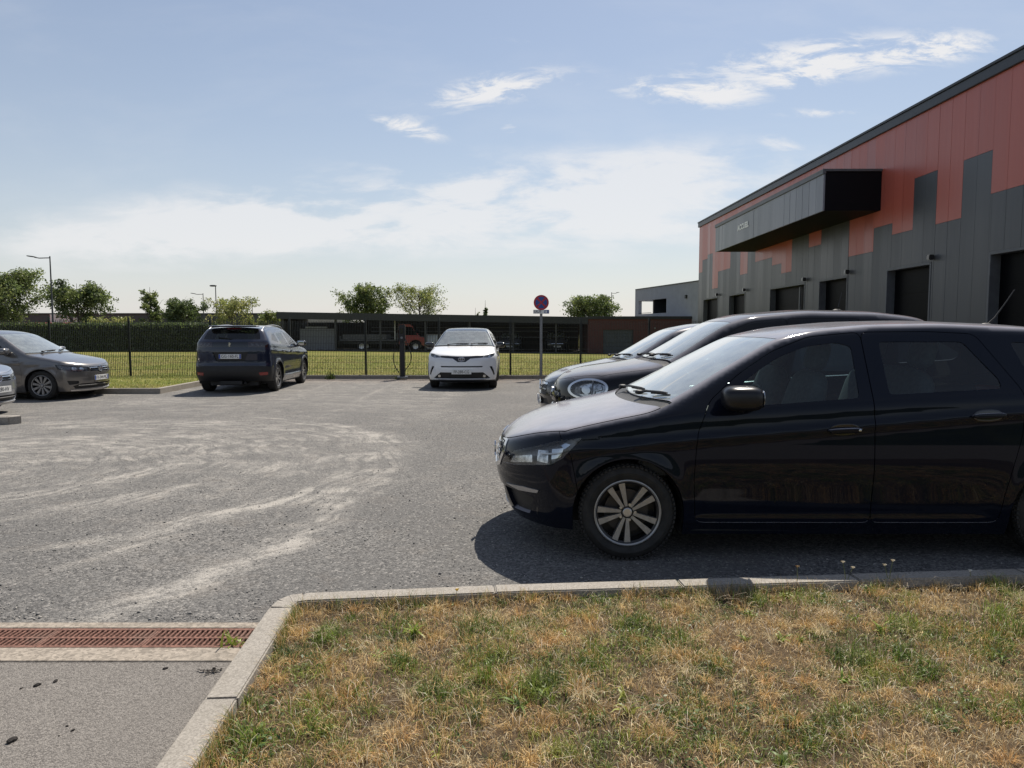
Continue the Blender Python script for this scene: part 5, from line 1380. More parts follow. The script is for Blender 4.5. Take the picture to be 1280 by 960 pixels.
def make_island():
    xs = np.linspace(-1.13, 7.5, 90); ys = np.linspace(-.2, 4.5, 60)
    vs = [(x, y, 0) for y in ys for x in xs]
    fs = [(j * 90 + i, j * 90 + i + 1, (j + 1) * 90 + i + 1, (j + 1) * 90 + i) for j in range(59) for i in range(89)]
    A = np.array(vs); A[:, 2] = island_soil(A[:, 0], A[:, 1])
    keep = [f for f in fs if inside_island(A[list(f), 0] - .02, A[list(f), 1] + .03).all() or inside_island(A[list(f), 0], A[list(f), 1]).any()]
    # trim to the kerb line
    left = np.interp(A[:, 1], [-.3, 1.45, 2.62, 3.52, 3.7], [-1.06, -1.10, -1.175, -1.235, -1.2]) + .06
    back = np.interp(A[:, 0], [-1.2, -.1, .93, 2.96, 7.9], [3.71, 3.84, 3.925, 4.10, 4.52]) - .06
    A[:, 0] = np.maximum(A[:, 0], left); A[:, 1] = np.minimum(A[:, 1], back)
    o = np_mesh('verge_soil', A, np.array(keep), M['soil']); tag(o, kind='structure')

    def scatter(n, x0=-1.1, x1=7.3, y0=1.3, y1=4.3):
        # denser close to the camera where single blades show
        x = RNG.uniform(x0, x1, n); y = y0 + (y1 - y0) * RNG.random(n) ** 1.15
        k = inside_island(x, y) & (np.abs(x) < 1.45 * y + 1.6); x, y = x[k], y[k]
        return np.stack([x, y, island_soil(x, y)], 1)
    straw = np.array([(.72, .50, .22), (.64, .43, .18), (.76, .59, .31), (.50, .32, .12), (.68, .43, .19), (.72, .61, .38)])
    green = np.array([(.17, .245, .035), (.23, .30, .05), (.11, .165, .03), (.29, .31, .07), (.075, .12, .035)])
    out = []
    # thatch: dry blades, matted and bent
    P = scatter(175000); n = len(P)
    gm = vnoise(P[:, 0] + 3, P[:, 1], .30, 5) * .45 + vnoise(P[:, 0], P[:, 1], .10, 6) * .55
    isg = (gm + RNG.normal(0, .07, n)) > .61
    c = straw[RNG.integers(0, 6, n)]; c[isg] = green[RNG.integers(0, 5, isg.sum())]
    c = c * RNG.uniform(.55, 1.08, (n, 1))
    tall = .35 + 1.0 * vnoise(P[:, 0], P[:, 1] + 5, .22, 8) ** 1.5 + .9 * vnoise(P[:, 0] + 2, P[:, 1], .07, 9) ** 2
    out.append(blades(P, RNG.uniform(.02, .062, n) * tall, RNG.uniform(.0011, .0026, n) * np.where(isg, 1.5, 1.0), np.abs(RNG.normal(.75, .45, n)), RNG.uniform(0, 6.28, n), c))
    # straw tussocks, blades leaning outwards
    cen = scatter(2300); reps = RNG.integers(30, 80, len(cen)); P = np.repeat(cen, reps, 0); n = len(P)
    off = RNG.normal(0, 1, (n, 2)) * np.repeat(RNG.uniform(.012, .032, len(cen)), reps)[:, None]
    P[:, :2] += off; kk = inside_island(P[:, 0], P[:, 1])
    hh = np.repeat(RNG.uniform(.03, .085, len(cen)), reps); cb = np.repeat(straw[RNG.integers(0, 6, len(cen))], reps, 0); gsel = np.repeat(RNG.random(len(cen)) < .22, reps)
    cb[gsel] = green[RNG.integers(0, 5, gsel.sum())]
    az = np.arctan2(off[:, 1], off[:, 0]) + RNG.normal(0, .5, n)
    P, hh, cb, az = P[kk], hh[kk], cb[kk], az[kk]; n = len(P)
    out.append(blades(P, hh * RNG.uniform(.5, 1.15, n), RNG.uniform(.0013, .0028, n), np.abs(RNG.normal(.6, .35, n)), az, cb * RNG.uniform(.68, 1.25, (n, 1))))
    # green tufts
    cen = scatter(600); w = vnoise(cen[:, 0] + 3, cen[:, 1], .42, 5) + RNG.normal(0, .1, len(cen)); cen = cen[w > .46]
    extra = np.array([(-.62, 2.75), (-.48, 3.0), (-.75, 2.55), (-.1, 3.0), (.1, 2.75), (.62, 3.4), (1.55, 3.0), (1.62, 2.9), (1.48, 3.05), (1.7, 3.05), (1.75, 2.9), (1.5, 2.85), (.05, 3.45), (.75, 3.2), (2.4, 2.9), (2.6, 3.1), (1.3, 3.7), (.35, 3.0), (-.2, 3.35)])
    cen = np.concatenate([cen, np.c_[extra, island_soil(extra[:, 0], extra[:, 1])]])
    reps = RNG.integers(30, 110, len(cen)); P = np.repeat(cen, reps, 0); n = len(P)
    sp_ = np.repeat(RNG.uniform(.02, .075, len(cen)), reps)
    P[:, :2] += RNG.normal(0, 1, (n, 2)) * sp_[:, None]
    kk = inside_island(P[:, 0], P[:, 1]); P = P[kk]; n = len(P)
    hh = np.repeat(RNG.uniform(.03, .095, len(cen)), reps)[kk]; cc = np.repeat(green[RNG.integers(0, 5, len(cen))], reps, 0)[kk]
    out.append(blades(P, hh * RNG.uniform(.5, 1.15, n), RNG.uniform(.0018, .0042, n), np.abs(RNG.normal(.45, .35, n)), RNG.uniform(0, 6.28, n), cc * RNG.uniform(.7, 1.3, (n, 1))))
    # the strong green clumps
    e3 = np.concatenate([extra, [(2.0, 3.25), (2.1, 3.05), (1.9, 3.35), (2.7, 3.6), (3.1, 3.4), (-.5, 3.4), (.3, 2.55), (-.3, 2.75), (1.25, 2.55), (1.9, 2.6), (-.85, 2.9)]])
    cen = np.c_[e3, island_soil(e3[:, 0], e3[:, 1])]; reps = RNG.integers(60, 170, len(cen)); P = np.repeat(cen, reps, 0); n = len(P)
    P[:, :2] += RNG.normal(0, 1, (n, 2)) * np.repeat(RNG.uniform(.03, .07, len(cen)), reps)[:, None]
    hh = np.repeat(RNG.uniform(.05, .105, len(cen)), reps); cc = np.repeat(np.array([(.145, .205, .038), (.105, .16, .03), (.20, .235, .055)])[RNG.integers(0, 3, len(cen))], reps, 0)
    out.append(blades(P, hh * RNG.uniform(.45, 1.15, n), RNG.uniform(.0025, .0055, n), np.abs(RNG.normal(.5, .35, n)), RNG.uniform(0, 6.28, n), cc * RNG.uniform(.65, 1.3, (n, 1))))
    # broad-leaved rosettes
    cen = scatter(110)
    cen = np.concatenate([cen, np.c_[extra[:6], island_soil(extra[:6, 0], extra[:6, 1])]])
    reps = RNG.integers(6, 13, len(cen)); P = np.repeat(cen, reps, 0); n = len(P)
    P[:, :2] += RNG.normal(0, .008, (n, 2)); kk = inside_island(P[:, 0], P[:, 1]); P = P[kk]; n = len(P)
    ll = np.repeat(RNG.uniform(.04, .085, len(cen)), reps)[kk]; cc = np.repeat(green[RNG.integers(0, 4, len(cen))], reps, 0)[kk]
    out.append(blades(P, ll * RNG.uniform(.6, 1.1, n), ll * RNG.uniform(.16, .24, n), np.abs(RNG.normal(.75, .3, n)), RNG.uniform(0, 6.28, n), cc * RNG.uniform(.75, 1.25, (n, 1)), .5))
    # fringe spilling over the kerb
    n = 7000; q = RNG.random(n); onleft = q < .42
    yy_ = np.where(onleft, RNG.uniform(1.6, 3.55, n), 0); xx_ = np.where(onleft, np.interp(yy_, [-.3, 1.45, 2.62, 3.52], [-1.06, -1.10, -1.175, -1.235]) + .138, RNG.uniform(-1.1, 7.0, n))
    yy_ = np.where(onleft, yy_, np.interp(xx_, [-1.2, -.1, .93, 2.96, 7.9], [3.71, 3.84, 3.925, 4.10, 4.52]) - .128)
    dn = vnoise(xx_ * 1.0 + 7, yy_ + 3, .16, 31); kk = dn > .38; xx_, yy_, onleft = xx_[kk], yy_[kk], onleft[kk]; n = len(xx_)
    P = np.stack([xx_ + np.where(onleft, np.abs(RNG.normal(0, .012, n)), RNG.normal(0, .01, n)), yy_ - np.where(onleft, 0, np.abs(RNG.normal(0, .012, n))), np.full(n, .05)], 1)
    az = np.where(onleft, math.pi, math.pi / 2) + RNG.normal(0, 1.0, n)
    cc = straw[RNG.integers(0, 6, n)]; gs_ = RNG.random(n) < .4; cc[gs_] = green[RNG.integers(0, 5, gs_.sum())]
    out.append(blades(P, RNG.uniform(.04, .105, n), RNG.uniform(.0014, .003, n), np.abs(RNG.normal(.45, .3, n)), az, cc * RNG.uniform(.6, 1.1, (n, 1))))
    # seed stalks, pale and thin, and dead stems lying flat
    P = scatter(5200); n = len(P)
    out.append(blades(P, RNG.uniform(.05, .13, n), np.full(n, .0013), np.abs(RNG.normal(.3, .3, n)), RNG.uniform(0, 6.28, n), np.repeat([(.66, .55, .36)], n, 0) * RNG.uniform(.7, 1.1, (n, 1)), .2))
    P = scatter(4600); n = len(P); P[:, 2] += RNG.uniform(.01, .03, n)
    out.append(blades(P, RNG.uniform(.04, .14, n), np.full(n, .002), np.full(n, 1.45), RNG.uniform(0, 6.28, n), np.repeat([(.60, .50, .38)], n, 0) * RNG.uniform(.5, 1.15, (n, 1)), .05))
    Vs, Fs, Cs, o_ = [], [], [], 0
    for V, F, c in out: Vs.append(V); Fs.append(F + o_); Cs.append(c); o_ += len(V)
    tag(np_mesh('dry_grass', np.concatenate(Vs), np.concatenate(Fs), M['grass'], np.concatenate(Cs)), kind='stuff')
    # low broad-leaved ground cover (clover, plantain): small cupped leaves
    cen = scatter(260); w = vnoise(cen[:, 0], cen[:, 1], .3, 15) + RNG.normal(0, .08, len(cen)); cen = cen[w > .55]
    e2 = np.array([(-.93, 2.55), (-.92, 2.7), (-.90, 2.42), (-.95, 2.82), (-.87, 2.3), (-.96, 2.62), (-.9, 3.0), (-.2, 2.45), (.9, 2.6), (1.1, 2.5)])
    cen = np.concatenate([cen, np.c_[e2, island_soil(e2[:, 0], e2[:, 1])]])
    reps = RNG.integers(14, 46, len(cen)); P = np.repeat(cen, reps, 0); n = len(P)
    P[:, :2] += RNG.normal(0, .042, (n, 2)); kk = inside_island(P[:, 0], P[:, 1])
    kind = np.repeat(RNG.random(len(cen)), reps)[kk]; P = P[kk]; n = len(P)
    P[:, 2] += RNG.uniform(.006, .040, n)
    c = np.where((kind > .94)[:, None], np.array([(.17, .19, .13)]), np.where((kind > .4)[:, None], np.array([(.07, .125, .032)]), np.array([(.12, .165, .035)]))) * RNG.uniform(.6, 1.3, (n, 1))
    V, F, c = leaves(P, RNG.uniform(.005, .013, n), c, flat=.6)
    tag(np_mesh('clover_patches', V, F, M['grass'], c), kind='stuff')

def leaves(P, size, col, flat=0.0, aspect=.55):
    """folded leaf: two triangles pairs as one quad, random orientation"""
    n = len(P)
    a = RNG.normal(0, 1, (n, 3)); a[:, 2] *= (1 - flat); a /= np.linalg.norm(a, axis=1)[:, None]
    b = RNG.normal(0, 1, (n, 3)); b[:, 2] *= (1 - flat); b -= a * (a * b).sum(1)[:, None]; b /= np.linalg.norm(b, axis=1)[:, None] + 1e-9
    nn = np.cross(a, b)
    s = size[:, None]
    V = np.stack([P - a * s, P + b * s * aspect + nn * s * .15, P + a * s, P - b * s * aspect + nn * s * .15], 1)
    F = np.arange(n)[:, None] * 4 + np.array([[0, 1, 2, 3]])
    return V.reshape(-1, 3), F, np.repeat(col, 4, 0)
make_island()

def make_lawn_blades():
    n = 110000
    y = 17.0 + 24 * RNG.random(n) ** 1.7; x = RNG.uniform(-1, 1, n) * (y * .78 + 2)
    k = ((y > 22.25) | (x < -8.7)); x, y = x[k], y[k]; n = len(x)
    z = np.where(y > 22.2, .085 - .0115 * np.maximum(0, np.minimum(x, 30) + 18) * np.clip((y - 23) / 27, 0, 1) ** 2 * (3 - 2 * np.clip((y - 23) / 27, 0, 1)), .085)
    g = vnoise(x + 40, y, 2.2, 21) * .6 + vnoise(x + 40, y, .5, 22) * .4 + RNG.normal(0, .12, n)
    c = np.where((g > .52)[:, None], np.array([(.38, .34, .13)]), np.array([(.21, .26, .055)])) * RNG.uniform(.6, 1.25, (n, 1))
    edge = np.where((np.abs(y - 22.3) < .25) | (y < 17.3), 1.6, 1.0)
    V, F, c = blades(np.stack([x, y, z], 1), RNG.uniform(.04, .10, n) * edge, RNG.uniform(.006, .014, n) * (y / 22), np.abs(RNG.normal(.5, .3, n)), RNG.uniform(0, 6.28, n), c)
    tag(np_mesh('lawn_grass', V, F, M['grass'], c), kind='stuff')
make_lawn_blades()

# single plants
def wildflower(x, y, h, label, heads=1, col=(.62, .55, .42), lean=.1):
    z = float(island_soil(np.array([x]), np.array([y]))[0])
    r = thing('wildflower', label, 'wildflower', (x, y, z))
    st = MB(); hd = MB()
    for i in range(heads):
        a = RNG.uniform(0, 6.28); hh = h * (1 - .18 * i); q = lean * (1 + .8 * i)
        top = (q * hh * math.cos(a), q * hh * math.sin(a), hh)
        st.tube([(0, 0, 0), (top[0] * .3, top[1] * .3, hh * .5), (top[0] * .7, top[1] * .7, hh * .8), top], [.0022, .0019, .0016, .0014], 6)
        for k in range(11):
            w = 6.28 * k / 11; e = .011
            hd.add([(top[0], top[1], hh), (top[0] + e * math.cos(w), top[1] + e * math.sin(w), hh + .004), (top[0] + e * 1.1 * math.cos(w + .35), top[1] + e * 1.1 * math.sin(w + .35), hh + .007), (top[0], top[1], hh + .005)], [(0, 1, 2, 3)])
        hd.sq((top[0], top[1], hh), (.006, .006, .005), 1.0, None, 10, 6)
    for k in range(5):
        w = RNG.uniform(0, 6.28); e = RNG.uniform(.03, .06)
        st.add([(0, 0, .005), (e * .5 * math.cos(w + .2), e * .5 * math.sin(w + .2), .02), (e * math.cos(w), e * math.sin(w), .012), (e * .5 * math.cos(w - .2), e * .5 * math.sin(w - .2), .02)], [(0, 1, 2, 3)])
    st.build('stem', M['stalk'], r, smooth=1.0)
    hd.build('flower_head', pbr('petal', col, .7), r)
M['stalk'] = pbr('plant_stalk', (.16, .18, .07), .7, var=.3)
wildflower(2.13, 3.93, .165, 'tall pale wildflower rising highest against the shadow under the estate car', 2)
wildflower(1.885, 3.92, .145, 'wildflower with two tan heads leaning left beside the tall pale one', 2, lean=.16)
wildflower(1.60, 3.90, .125, 'thin brown seed stalk at the verge edge left of the flowers', 1, (.30, .2, .1), .05)
wildflower(2.62, 3.97, .085, 'short white wildflower at the kerb, rightmost of the flowers', 1, (.7, .68, .62))
wildflower(-.30, 3.68, .085, 'small yellow flower in front of the kerb near the estate car nose', 1, (.60, .42, .04))

def weed(x, y, z, h, n, label, cols, spread=.08):
    r = thing('weed', label, 'weed', (x, y, z))
    P = np.zeros((n, 3)); az = RNG.uniform(0, 6.28, n)
    P[:, 0] = RNG.normal(0, spread * .25, n); P[:, 1] = RNG.normal(0, spread * .25, n)
    V, F, c = blades(P, h * RNG.uniform(.5, 1.1, n), np.full(n, h * .13), np.abs(RNG.normal(.55, .3, n)), az, np.array(cols)[RNG.integers(0, len(cols), n)] * RNG.uniform(.7, 1.2, (n, 1)))
    np_mesh('foliage', V, F, M['grass'], c, r)
weed(-1.345, 3.30, -.02, .11, 16, 'yellow-green weed growing out of the drain by the kerb', [(.30, .34, .06), (.20, .27, .05)])
weed(-5.62, 21.92, 0, .24, 40, 'bushy dark weed at the foot of the far kerb', [(.06, .09, .025), (.09, .12, .03)], .25)
weed(-3.55, 21.9, .0, .16, 26, 'small weed beside the charging post base', [(.06, .09, .025), (.12, .13, .04)], .2)

def clod(x, y, s, label):
    s *= .78; m = MB().sq((0, 0, 0), (s, s * .6, s * .38), .8, None, 14, 8)
    v = []
    for p in m.v:
        q = Vector(p); q *= 1 + .35 * math.sin(37 * q.x / s + 3 * x) * math.cos(23 * q.y / s + y * 7) * .5 + random.uniform(-.12, .12)
        v.append((q.x, q.y, max(q.z, -s * .25)))
    m.v = v
    o = m.build('dirt_clod', M['clod']); o.location = (x, y, s * .25); o.rotation_euler = (0, 0, random.uniform(0, 6))
    tag(o, label, 'dirt clod', 'dark clods of dirt lying on the smooth asphalt')
M['clod'] = pbr('dark_dirt', (.025, .021, .019), .95, var=.4, vscale=60, bump=.5, bscale=150)
for x, y, s, l in [(-1.83, 2.50, .026, 'largest dark dirt clod, lowest at the left edge of the asphalt'), (-2.01, 2.91, .019, 'flat dirt clod, left one of the close pair'), (-1.955, 2.945, .016, 'dirt clod, right one of the close pair'), (-1.54, 3.06, .014, 'lone dirt clod just below the concrete strip'),
                   (-2.06, 2.885, .009, 'tiny dirt crumb left of the close pair'), (-1.69, 2.60, .008, 'dirt crumb in the middle of the lower scatter'), (-1.65, 2.57, .010, 'dirt crumb right of the lower scatter'), (-1.68, 2.535, .006, 'smallest dirt crumb below the lower scatter')]:
    clod(x, y, s, l)
def leafpile(x, y, n, s):
    P = np.stack([RNG.normal(0, s, n), RNG.normal(0, s * .7, n), RNG.uniform(.001, .006, n)], 1)
    V, F, c = leaves(P, RNG.uniform(.006, .013, n), np.repeat([(.035, .028, .022)], n, 0) * RNG.uniform(.6, 1.4, (n, 1)), .98)
    o = np_mesh('leaf_litter', V, F, M['grass'], c); o.location = (x, y, .005)
    tag(o, kind='stuff')
leafpile(-1.32, 3.03, 34, .028)

def loose_gravel():
    n = 16000
    y = 3.6 + 9 * RNG.random(n) ** 1.8; x = RNG.uniform(-1, 1, n) * (y * .75 + .6)
    k = ((x < -1.3) | (y > 4.0 + .08 * np.maximum(x, 0))) & ~((x > .2) & (y > 4.6) & (y < 6.4))
    x, y = x[k], y[k]; dn = vnoise(x + 30, y + 30, .8, 41) + .5 * vnoise(x + 30, y + 30, .2, 42) + RNG.normal(0, .12, len(x)); k = dn > .72
    x, y = x[k], y[k]; n = len(x)
    s = RNG.gamma(3.0, .0010, n) + .0016
    base = np.array([(1, 0, 0), (0, 1, 0), (-1, 0, 0), (0, -1, 0), (0, 0, .8), (0, 0, -.4)])
    V = base[None] * (s[:, None, None] * RNG.uniform(.6, 1.3, (n, 6, 1))) + RNG.normal(0, .15, (n, 6, 3)) * s[:, None, None]
    a = RNG.uniform(0, 6.28, n); ca, sa = np.cos(a)[:, None], np.sin(a)[:, None]
    V = np.stack([V[:, :, 0] * ca - V[:, :, 1] * sa + x[:, None], V[:, :, 0] * sa + V[:, :, 1] * ca + y[:, None], V[:, :, 2] + (s * .35)[:, None]], 2)
    F = np.arange(n)[:, None, None] * 6 + np.array([(0, 1, 4), (1, 2, 4), (2, 3, 4), (3, 0, 4), (1, 0, 5), (2, 1, 5), (3, 2, 5), (0, 3, 5)])[None]
    c = np.array([(.24, .23, .215), (.16, .155, .15), (.32, .30, .275), (.40, .38, .35), (.11, .11, .11)])[RNG.integers(0, 5, n)]
    tag(np_mesh('loose_gravel', V.reshape(-1, 3), F.reshape(-1, 3), M['stone'], np.repeat(c, 6, 0)), kind='stuff')
def stone_mat():
    m, t, out = new_mat('loose_stone')
    a = t.n('ShaderNodeAttribute', _attribute_name='Col', _attribute_type='GEOMETRY')
    b = t.n('ShaderNodeBsdfPrincipled', Roughness=.9); t.t.links.new(a.outputs[0], b.inputs['Base Color']); t.t.links.new(b.outputs[0], out.inputs[0])
    return m
M['stone'] = stone_mat()
loose_gravel()

# ------------------------------------------------------------------ trees
def tree(name, label, cat, x, y, h, w, crown0, n_limb, n_leaf, leaf, cols, shape='round', group=None, z0=-.3, seed=1, gap=.35):
    """tapered trunk, limbs, and leaves clustered round twigs so that sky shows between them"""
    rg = np.random.default_rng(seed)
    r = thing(name, label, cat, (x, y, z0), 0, group)
    tr = MB(); tw = []
    tr.tube([(0, 0, 0), (.03 * h * .3, 0, h * .3), (-.02 * h * .3, .02, h * .6), (0, 0, h * .93)], [h * .018, h * .014, h * .008, h * .002], 8)
    for i in range(n_limb):
        t = crown0 * .8 + (.82 - crown0 * .8) * (i + rg.random() * .6) / n_limb
        t = min(t, .96)
        az = rg.uniform(0, 6.28)
        q = min(1, (t - crown0) / (1 - crown0) * 1.25)
        prof = {'round': math.sqrt(max(.05, 1 - (1.55 * q - .72) ** 2)), 'cone': .18 + .95 * (1 - q) ** .8 * min(1, q * 6 + .35), 'column': .55 * math.sqrt(max(.05, 1 - (1.9 * q - .9) ** 2)) + .25, 'wide': math.sqrt(max(.05, 1 - (1.3 * q - .45) ** 2))}[shape]
        L = w / 2 * prof * rg.uniform(.62, 1.12)
        up = rg.uniform(.7, 1.7) if shape != 'wide' else rg.uniform(.5, 1.2)
        p0 = np.array([0, 0, h * t * .92]); d = np.array([math.cos(az), math.sin(az), up]); 
        p2 = p0 + d * L; p1 = p0 + d * L * .5 + np.array([0, 0, -.06 * L])
        p2[2] = min(p2[2], h * .90)
        tr.tube([p0, p1, p2], [h * .006, h * .004, h * .0015], 5, cap=False)
        m = max(2, int(3 + L * 2.2))
        for k in range(m):
            s = rg.uniform(.35, 1.0)
            b = p0 + (p2 - p0) * s
            e = b + np.clip(rg.normal(0, 1, 3), -1.6, 1.6) * L * .22 * np.array([1, 1, .8]); e[2] = min(e[2], h * .93)
            tr.tube([b, e], [h * .0022, h * .001], 4, cap=False)
            tw.append(e); tw.append((b + e) / 2)
    tr.build('trunk', M['bark'], r, smooth=1.0)
    n_leaf = int(n_leaf * 1.5); leaf *= .66
    tw = np.array(tw)
    wgt = rg.gamma(1.2, 1.0, len(tw)); idx = rg.choice(len(tw), n_leaf, p=wgt / wgt.sum())
    P = tw[idx] + rg.normal(0, 1, (n_leaf, 3)) * (w * .042) * np.array([1, 1, .85])
    P[:, 2] = np.maximum(P[:, 2], h * crown0 * .75)
    P[:, 2] = np.where(P[:, 2] > h * .98, h * .98 - np.abs(rg.normal(0, .16, n_leaf)) * h, P[:, 2])
    base = np.array(cols)[rg.integers(0, len(cols), len(tw))][idx]
    V, F, c = leaves(P, rg.uniform(.6, 1.25, n_leaf) * leaf, base * rg.uniform(.7, 1.3, (n_leaf, 1)))
    np_mesh('crown', V, F, M['leaf'], c, r)
    return r
DK = [(.10, .14, .045), (.13, .17, .055), (.08, .11, .04)]
MD = [(.15, .195, .06), (.20, .235, .075), (.115, .155, .05)]
YG = [(.27, .29, .085), (.21, .24, .07), (.32, .32, .11)]
tree('garden_tree', 'big round leafy tree cut off by the left edge of the photo', 'tree', -43.2, 60, 7.2, 6.6, .22, 34, 9500, .17, MD, 'round', seed=3)
tree('garden_tree', 'many-headed dark tree right of the near street lamp', 'tree', -35.2, 58, 6.0, 4.8, .18, 26, 6500, .16, DK + MD, 'round', seed=8)
tree('shrub', 'low pale green shrub just above the hedge', 'shrub', -31.2, 55, 2.95, 3.6, .12, 16, 2600, .12, YG, 'wide', seed=12)
tree('garden_tree', 'slim upright young tree standing alone above the hedge', 'tree', -29.3, 58, 5.7, 2.4, .2, 22, 3000, .14, MD, 'column', seed=17)
tree('garden_tree', 'dark dense rounded tree above the hedge left of the navy car', 'tree', -26.6, 58, 4.65, 3.6, .12, 26, 5200, .15, DK, 'round', seed=21)
tree('garden_tree', 'airy yellow-green tree around the tall thin lamp post', 'tree', -23.5, 60, 4.75, 4.2, .15, 24, 3000, .14, YG, 'round', seed=27)
tree('garden_tree', 'low yellow-green tree beside the left end of the shed', 'tree', -20.9, 61, 3.9, 3.0, .15, 20, 2600, .13, YG + MD, 'cone', seed=31)
tree('garden_tree', 'pointed leafy tree behind the shed roof, left of two', 'tree', -15.3, 75, 7.4, 5.4, .2, 36, 8500, .17, MD, 'cone', seed=38)
tree('garden_tree', 'spreading loose tree behind the shed roof, right of two', 'tree', -9.7, 75, 6.95, 5.8, .2, 30, 3600, .15, YG + MD, 'round', seed=44)
tree('conifer', 'small dark spiky conifer far behind the white crossover', 'tree', -3.35, 90, 6.0, 1.4, .1, 40, 2000, .14, DK, 'cone', seed=50)
tree('shrub', 'tiny low bush left of the spiky conifer', 'shrub', -4.6, 90, 5.0, 1.3, .2, 12, 600, .13, MD, 'round', seed=51)
tree('garden_tree', 'broad bushy tree behind the brick wall right of the no-parking sign', 'tree', 8.2, 75, 5.55, 5.6, .2, 34, 8500, .17, DK + MD, 'wide', seed=57)

def hedge():
    x0, x1, y0, y1, z1 = -62, -20.1, 47.6, 49.0, 1.90
    r = thing('hedge', 'long clipped dark hedge with flat sunlit top at the back of the lawn', 'hedge', (-41, 48.3, 0))
    n = 26000
    f = RNG.random(n)
    P = np.stack([RNG.uniform(x0, x1, n), np.where(f < .62, y0, RNG.uniform(y0, y1, n)), np.where(f < .62, RNG.uniform(.02, z1, n), z1)], 1)
    P += RNG.normal(0, .06, (n, 3)); P[:, 2] = np.clip(P[:, 2], 0, z1 + .12)
    k = P[:, 0] > -44; P = P[k]; n = len(P)
    c = np.array(DK + [(.06, .085, .03)])[RNG.integers(0, 4, n)] * RNG.uniform(.6, 1.3, (n, 1))
    V, F, c = leaves(P - np.array([-41, 48.3, 0]), RNG.uniform(.05, .11, n), c)
    np_mesh('foliage', V, F, M['leaf'], c, r)
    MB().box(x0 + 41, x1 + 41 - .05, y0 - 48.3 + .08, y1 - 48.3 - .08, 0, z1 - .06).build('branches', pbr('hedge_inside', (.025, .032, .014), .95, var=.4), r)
hedge()
# ------------------------------------------------------------------ the warehouse with patchwork cladding
def clad(name, col, rough=.28, var=.16, metal=.0):
    m, t, out = new_mat(name)
    P = t.n('ShaderNodeTexCoord').outputs['Object']
    sp = t.n('ShaderNodeSeparateXYZ'); t.t.links.new(P, sp.inputs[0])
    cell = t.math('FLOOR', t.math('DIVIDE', t.math('ADD', sp.outputs[1], 100.0 - 14.37 % .4575), .4575))
    rnd = t.n('ShaderNodeTexWhiteNoise', _noise_dimensions='1D'); t.t.links.new(cell, rnd.inputs['W'])
    streak = t.noise(t.mapping(P, (3, 9, .35)), 1.0, 5, .6)
    f = t.math('MULTIPLY_ADD', rnd.outputs[0], .55, t.math('MULTIPLY', streak, .45))
    c = t.mix(f, [v * (1 - var) for v in col], [v * (1 + var) for v in col])
    b = t.n('ShaderNodeBsdfPrincipled', Metallic=metal); t.t.links.new(c, b.inputs['Base Color'])
    t.t.links.new(t.math('MULTIPLY_ADD', rnd.outputs[0], .12, rough), b.inputs['Roughness'])
    wv = t.noise(t.mapping(P, (1, 2.2, .25)), 1.4, 3, .5)
    bp = t.n('ShaderNodeBump', Height=wv, Strength=.12, Distance=.06); t.t.links.new(bp.outputs[0], b.inputs['Normal'])
    t.t.links.new(b.outputs[0], out.inputs[0])
    return m
M['clad_red'] = clad('red_cladding', (.43, .106, .074))
M['clad_grey'] = clad('grey_cladding', (.058, .062, .068), .30)
M['fascia'] = pbr('dark_fascia', (.020, .022, .026), .4, var=.15)
M['fascia_pale'] = pbr('grey_fascia', (.095, .10, .108), .45, var=.12)
M['steel_dark'] = pbr('dark_steel', (.035, .036, .038), .5, var=.2)
M['door_dark'] = pbr('dark_door_glass', (.003, .003, .004), .4, spec=.06)
M['white_letters'] = pbr('white_letters', (.90, .90, .90), .5)

